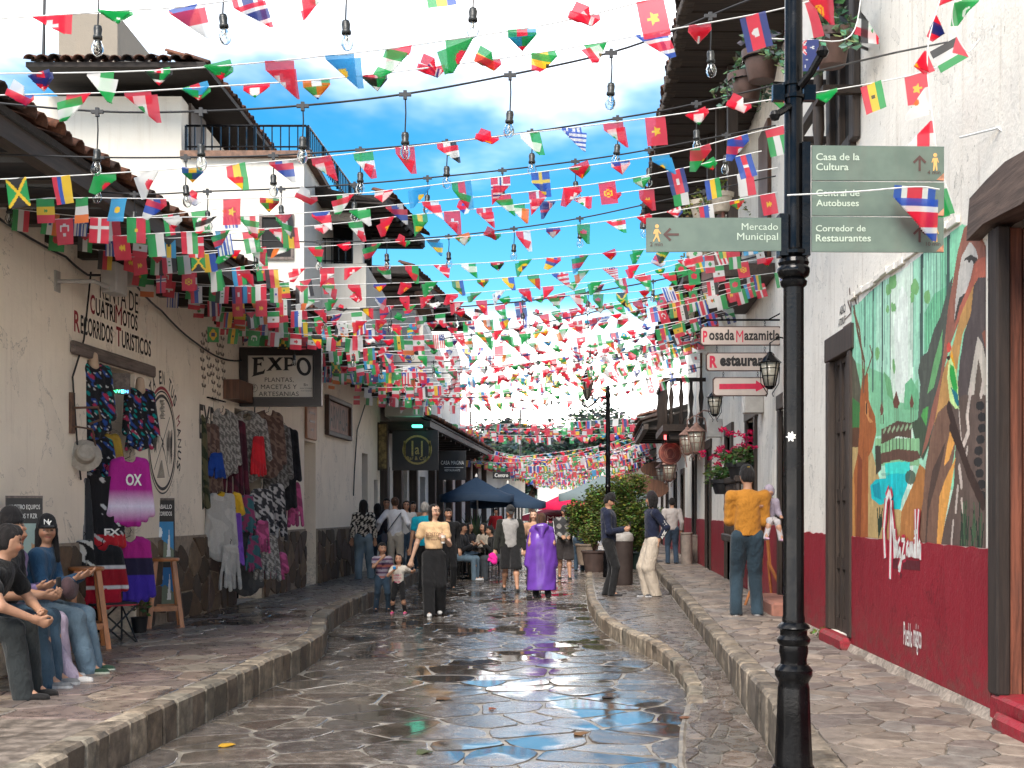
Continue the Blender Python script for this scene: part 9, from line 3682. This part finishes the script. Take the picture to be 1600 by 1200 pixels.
# ------------------------------------------------------------------ café: umbrellas, tables, chairs, palm, bushes
def umbrella(label, base, H, rad, col, n=8, sag=.10, pole=(0.55, 0.53, 0.5), group=None, logo=False, lean=(0, 0), sides=None):
 o = empty('umbrella', base, label=label, cat='umbrella', group=group)
 m = MB()
 m.tube([(0, 0, 0), (lean[0], lean[1], H)], .022, 8)
 m.build('pole', simple('pole_%d' % int(pole[0] * 100), pole, .4), o)
 vs, fs = [], []
 R_, K = 6, 6
 nn = n * K
 for i in range(R_ + 1):
  t = i / R_
  for j in range(nn):
   a = 2 * PI * j / nn + PI / n
   f = abs(((j % K) / K) - .5) * 2
   rr = rad * t * (math.cos(PI / n) / math.cos((j % K) / K * 2 * PI / n - PI / n) * .6 + .4)
   z = H - .02 - rad * .40 * t - sag * t * t * (1 - f) * -.5 - .05 * t * t
   z -= sag * .6 * math.sin(PI * t) * (1 - f)
   vs.append((lean[0] + rr * math.cos(a), lean[1] + rr * math.sin(a), z))
 for i in range(R_):
  for j in range(nn):
   k = (j + 1) % nn
   fs.append((i * nn + j, i * nn + k, (i + 1) * nn + k, (i + 1) * nn + j))
 b = len(vs)
 for j in range(nn):
  x, y, z = vs[R_ * nn + j]
  vs.append((x, y, z - .16))
 for j in range(nn):
  k = (j + 1) % nn
  fs.append((R_ * nn + j, R_ * nn + k, b + k, b + j))
 m = MB()
 m.add(vs, fs, 0, col, True)
 m.build('canopy', attr_mat('canvas_dyed', .75, .3, 60, trans=.12), o, auto=False)
 for j in range(n):
  a = 2 * PI * (j) / n + PI / n
  m = MB()
  m.tube([(lean[0], lean[1], H - .06), (lean[0] + rad * .97 * math.cos(a), lean[1] + rad * .97 * math.sin(a), H - rad * .42 - .08)], .009, 4)
  m.build('rib', M_iron, o)
 m = MB()
 m.lathe([(.04, 0), (.03, .06), (0, .10)], (lean[0], lean[1], H - .02), 8)
 m.build('finial', M_white, o)
 return o


NV = (0.024, 0.045, 0.080)
umbrella('navy blue square umbrella over the café tables, nearer of the two', G(757, 878) + Vector((-.05, -3.6, 0)), 2.55, 1.28, NV, 4, .12, lean=(-.10, 0), group='navy café umbrellas')
umbrella('navy blue umbrella behind and right of the nearer navy one', Vector((-.12, 37.5, 0)), 2.40, 1.35, NV, 4, .12, group='navy café umbrellas')
umbrella('big grey-blue umbrella behind the bushes and lamp post', Vector((2.55, 36, .17)), 2.42, 1.3, (0.16, 0.205, 0.215), 8, .1)
umbrella('bright pink-red umbrella over the far stalls', Vector((1.98, 48, .0)), 2.25, 1.05, (0.62, 0.01, 0.07), 8, .06, pole=(0.1, 0.1, 0.1))
for i, (x, Y, w_, h_) in enumerate([(1.55, 49.5, 2.3, 1.75), (2.9, 58, 3.0, 2.3)]):
 o = empty('market_tent', (x, Y, 0), label=['maroon market tent with white letters at the end of the road', 'second maroon tent behind the lettered one'][i], cat='tent', group='maroon market tents')
 m = MB()
 A = [(-w_ / 2, -1, h_ * .8), (w_ / 2, -1, h_ * .8), (w_ / 2, 1.5, h_ * .8), (-w_ / 2, 1.5, h_ * .8)]
 B = [(x_, y_, h_ * .68) for x_, y_, z_ in A]
 m.add(A + B + [(0, .2, h_)], [(0, 1, 8), (1, 2, 8), (2, 3, 8), (3, 0, 8), (4, 5, 1, 0), (5, 6, 2, 1), (6, 7, 3, 2), (7, 4, 0, 3)], 0, (0.13, 0.012, 0.03))
 m.build('canopy', attr_mat('canvas_dyed', .75), o, auto=False)
 for sx in (-1, 1):
  for sy in (-.98, 1.48):
   m = MB()
   m.tube([(sx * w_ * .49, sy, 0), (sx * w_ * .49, sy, h_ * .75)], .02, 5)
   m.build('leg', M_lead_w, o)
 m = MB()
 text_in(m, 'CAMISAS' if i == 0 else 'BAR', lambda u, v, n: (u, -1.01 - n, v), -.75, .75, h_ * .70, h_ * .78, 0, .02)
 m.tube([(-w_ / 2, -1.01, h_ * .8), (0, -.4, h_ * .985), (w_ / 2, -1.01, h_ * .8)], .02, 4)
 m.build('lettering', M_lead_w, o, auto=False)
for i, (px, Y) in enumerate([(738, 29.6), (760, 32.5), (700, 33.0)]):
 o = empty('cafe_table', ((px - 800) * Y / 2000, Y, 0), label=['dark café table in front of the palm pot', 'dark café table behind the palm pot', 'dark café table farthest left under the umbrellas'][i], cat='table', group='café tables')
 m = MB()
 m.bbox((-.35, -.35, .72), (.35, .35, .75), .01)
 m.build('tabletop', M_darkwood_x, o, auto=False)
 for sx in (-1, 1):
  for sy in (-1, 1):
   m = MB()
   m.tube([(sx * .32, sy * .32, 0), (sx * .3, sy * .3, .72)], .016, 5)
   m.build('leg', M_iron, o)
for i, (pos, ang) in enumerate(CH):
 o = empty('cafe_chair', pos, R(ang), label='black metal café chair under %s' % ['the person with light jeans', 'the person nearest the palm pot', 'the person in cream fleece', 'the man bending forward', 'the woman in black at the far left'][i], cat='chair', group='café chairs')
 m = MB()
 m.bbox((-.2, -.2, .42), (.2, .2, .45), .01)
 m.build('seat', M_black, o, auto=False)
 for sx in (-1, 1):
  for sy in (-1, 1):
   m = MB()
   m.tube([(sx * .19, sy * .19, 0), (sx * .18, sy * .18, .42 if sy < 0 else .88)], .011, 5)
   m.build('leg', M_iron, o)
 m = MB()
 m.bbox((-.17, .17, .62), (.17, .19, .86), .006)
 m.build('backrest', M_black, o, auto=False)
# spiky palm in a planter
o = empty('agave_planter', G(748, 880) + Vector((0, -3.0, 0)), label='spiky agave palm in a dark planter under the navy umbrella', cat='potted plant')
m = MB()
m.bbox((-.28, -.28, 0), (.28, .28, .75), .02)
m.build('planter', M_darkwood, o, auto=False)
r = random.Random(6)
for i in range(34):
 a, e, L = r.uniform(0, 6.28), r.uniform(.25, 1.35), r.uniform(.7, 1.05)
 d = Vector((math.cos(a) * math.cos(e), math.sin(a) * math.cos(e), math.sin(e)))
 w_ = d.cross(Vector((0, 0, 1))).normalized() * .035
 p0 = Vector((0, 0, .78))
 m = MB()
 q1, q2 = p0 + d * L * .5, p0 + d * L - Vector((0, 0, .06))
 up = w_.cross(d).normalized() * .012
 m.add([p0 - w_ * .6, p0 + w_ * .6, q1 + w_, q2, q1 - w_, q1 - up], [(0, 1, 2, 5), (2, 3, 5), (3, 4, 5), (4, 0, 5)], 0, (0.07 * r.uniform(.7, 1.3), 0.12 * r.uniform(.7, 1.3), 0.06))
 m.build('leaf', M_leafg, o, auto=False)


def bush(label, pos, r_, h, seed, cols, potcol, n=1500, group='bushes in pots on the middle pavement', potr=.28, poth=.5, tall=1.0):
 o = empty('potted_bush', pos, label=label, cat='bush', group=group)
 m = MB()
 m.lathe([(potr * .75, 0), (potr, poth - .05), (potr * 1.08, poth - .04), (potr * 1.08, poth), (potr * .9, poth), (0, poth - .06)], (0, 0, 0), 14)
 m.build('pot', simple('pot_%d' % seed, potcol, .7), o)
 m = MB()
 rr = random.Random(seed)
 for k in range(6):
  m.tube([(0, 0, poth - .05), (rr.uniform(-.2, .2), rr.uniform(-.2, .2), poth + h * .4), (rr.uniform(-.4, .4) * r_, rr.uniform(-.4, .4) * r_, poth + h * .8)], [.02, .014, .006], 5)
 m.build('branches', M_brownwood, o)
 m = MB()
 for k in range(14):
  a, q = rr.uniform(0, 6.28), rr.uniform(0, .62) * r_
  z = poth + h * rr.uniform(.08, .88)
  leaf_cloud(m, (math.cos(a) * q, math.sin(a) * q, z), r_ * rr.uniform(.34, .55), n // 14, .075, cols, seed * 20 + k, (1, 1, 1), -.2, .1)
 m.build('foliage', M_leafg, o, kind='stuff', auto=False)


gr1 = [(0.12, 0.17, 0.035), (0.08, 0.125, 0.03), (0.18, 0.21, 0.05), (0.06, 0.09, 0.025)]
gr2 = [(0.085, 0.12, 0.05), (0.06, 0.085, 0.045), (0.13, 0.14, 0.08)]
bush('tall green potted bush right behind the lamp post, the biggest', G(970, 893, .17) + Vector((0, .6, 0)), .95, 1.75, 1, gr1, (0.05, 0.03, 0.025), 12000)
bush('green potted bush left of the biggest, behind the navy hoodie', G(932, 897, .17) + Vector((0, .8, 0)), .74, 1.5, 2, gr1, (0.05, 0.03, 0.025), 6500)
bush('greyish green bush in a dark green square tub beside the beige trousers', G(1003, 890, .17) + Vector((0, 0, 0)), .62, 1.15, 3, gr2, (0.02, 0.04, 0.032), 6000, potr=.32, poth=.42)
bush('small light green bush on a wooden box left of the navy hoodie', G(908, 880, .17) + Vector((.1, -1, 0)), .34, .55, 4, [(0.14, 0.18, 0.03), (0.09, 0.13, 0.03)], (0.16, 0.12, 0.09), 600, potr=.3, poth=.55)
bush('low bush far right behind the beige trousers', G(1030, 880, .17) + Vector((-.5, 3, 0)), .5, 1.3, 5, gr2, (0.04, 0.03, 0.03), 1200)
tb = empty('trash_bin', G(974, 915, .17), label='tall brown litter bin with a pale domed lid behind the navy hoodie', cat='trash bin')
m = MB()
m.lathe([(.15, 0), (.18, .04), (.18, .82), (.19, .84)], (0, 0, 0), 20)
m.build('body', simple('bin_brown', (0.045, 0.032, 0.028), .6, .2, 8), tb)
m = MB()
m.lathe([(.19, .845), (.20, .90), (.18, .97), (.11, 1.02), (0, 1.04)], (0, 0, 0), 20)
m.build('lid', simple('bin_lid', (0.28, 0.26, 0.24), .5, .2, 8), tb)

# ------------------------------------------------------------------ far street lamp with scrolled arm
lp = empty('street_lamp', Vector(((950 - 800) * 27 / 2000, 27, .17)), label='black street lamp post with one ornate lantern arm, in the middle distance', cat='street lamp')
Hh = (797 - 607) * 27 / 2000 + 1.43
m = MB()
m.lathe([(.11, 0), (.10, .5), (.07, .6), (.08, .66), (.055, .7), (.052, 1.9), (.07, 1.93), (.052, 1.97), (.048, 2.55), (.065, 2.6), (.048, 2.65), (.045, Hh - .2), (.06, Hh - .15), (.04, Hh - .05), (.05, Hh), (0, Hh + .1)], (0, 0, 0), 14)
m.build('post', M_iron, lp)
m = MB()
za = (797 - 632) * 27 / 2000 + 1.43
m.tube([(-.04, 0, za + .12), (-.18, 0, za + .16), (-.30, 0, za + .02), (-.42, 0, za - .06), (-.54, 0, za + .0), (-.52, 0, za + .12)], .022, 7)
m.tube([(-.04, 0, za - .12), (-.16, 0, za - .06), (-.26, 0, za + .06), (-.20, 0, za + .14), (-.14, 0, za + .06)], .014, 6)
m.build('arm', M_iron, lp)
m = MB()
m.lathe([(.05, 0), (.13, .34), (.145, .35)], (-.44, 0, za + .14), 6)
m.build('glass', M_lglass, lp, auto=False)
m = MB()
m.lathe([(.15, .345), (.15, .37), (.06, .52), (.07, .54), (.02, .62), (0, .66)], (-.44, 0, za + .14), 6)
m.lathe([(.02, -.06), (.055, 0)], (-.44, 0, za + .14), 6)
for i in range(6):
 a = i * PI / 3
 m.tube([(-.44 + .053 * math.cos(a), .053 * math.sin(a), za + .14), (-.44 + .135 * math.cos(a), .135 * math.sin(a), za + .48)], .008, 4)
m.build('lantern_frame', M_iron, lp, auto=False)
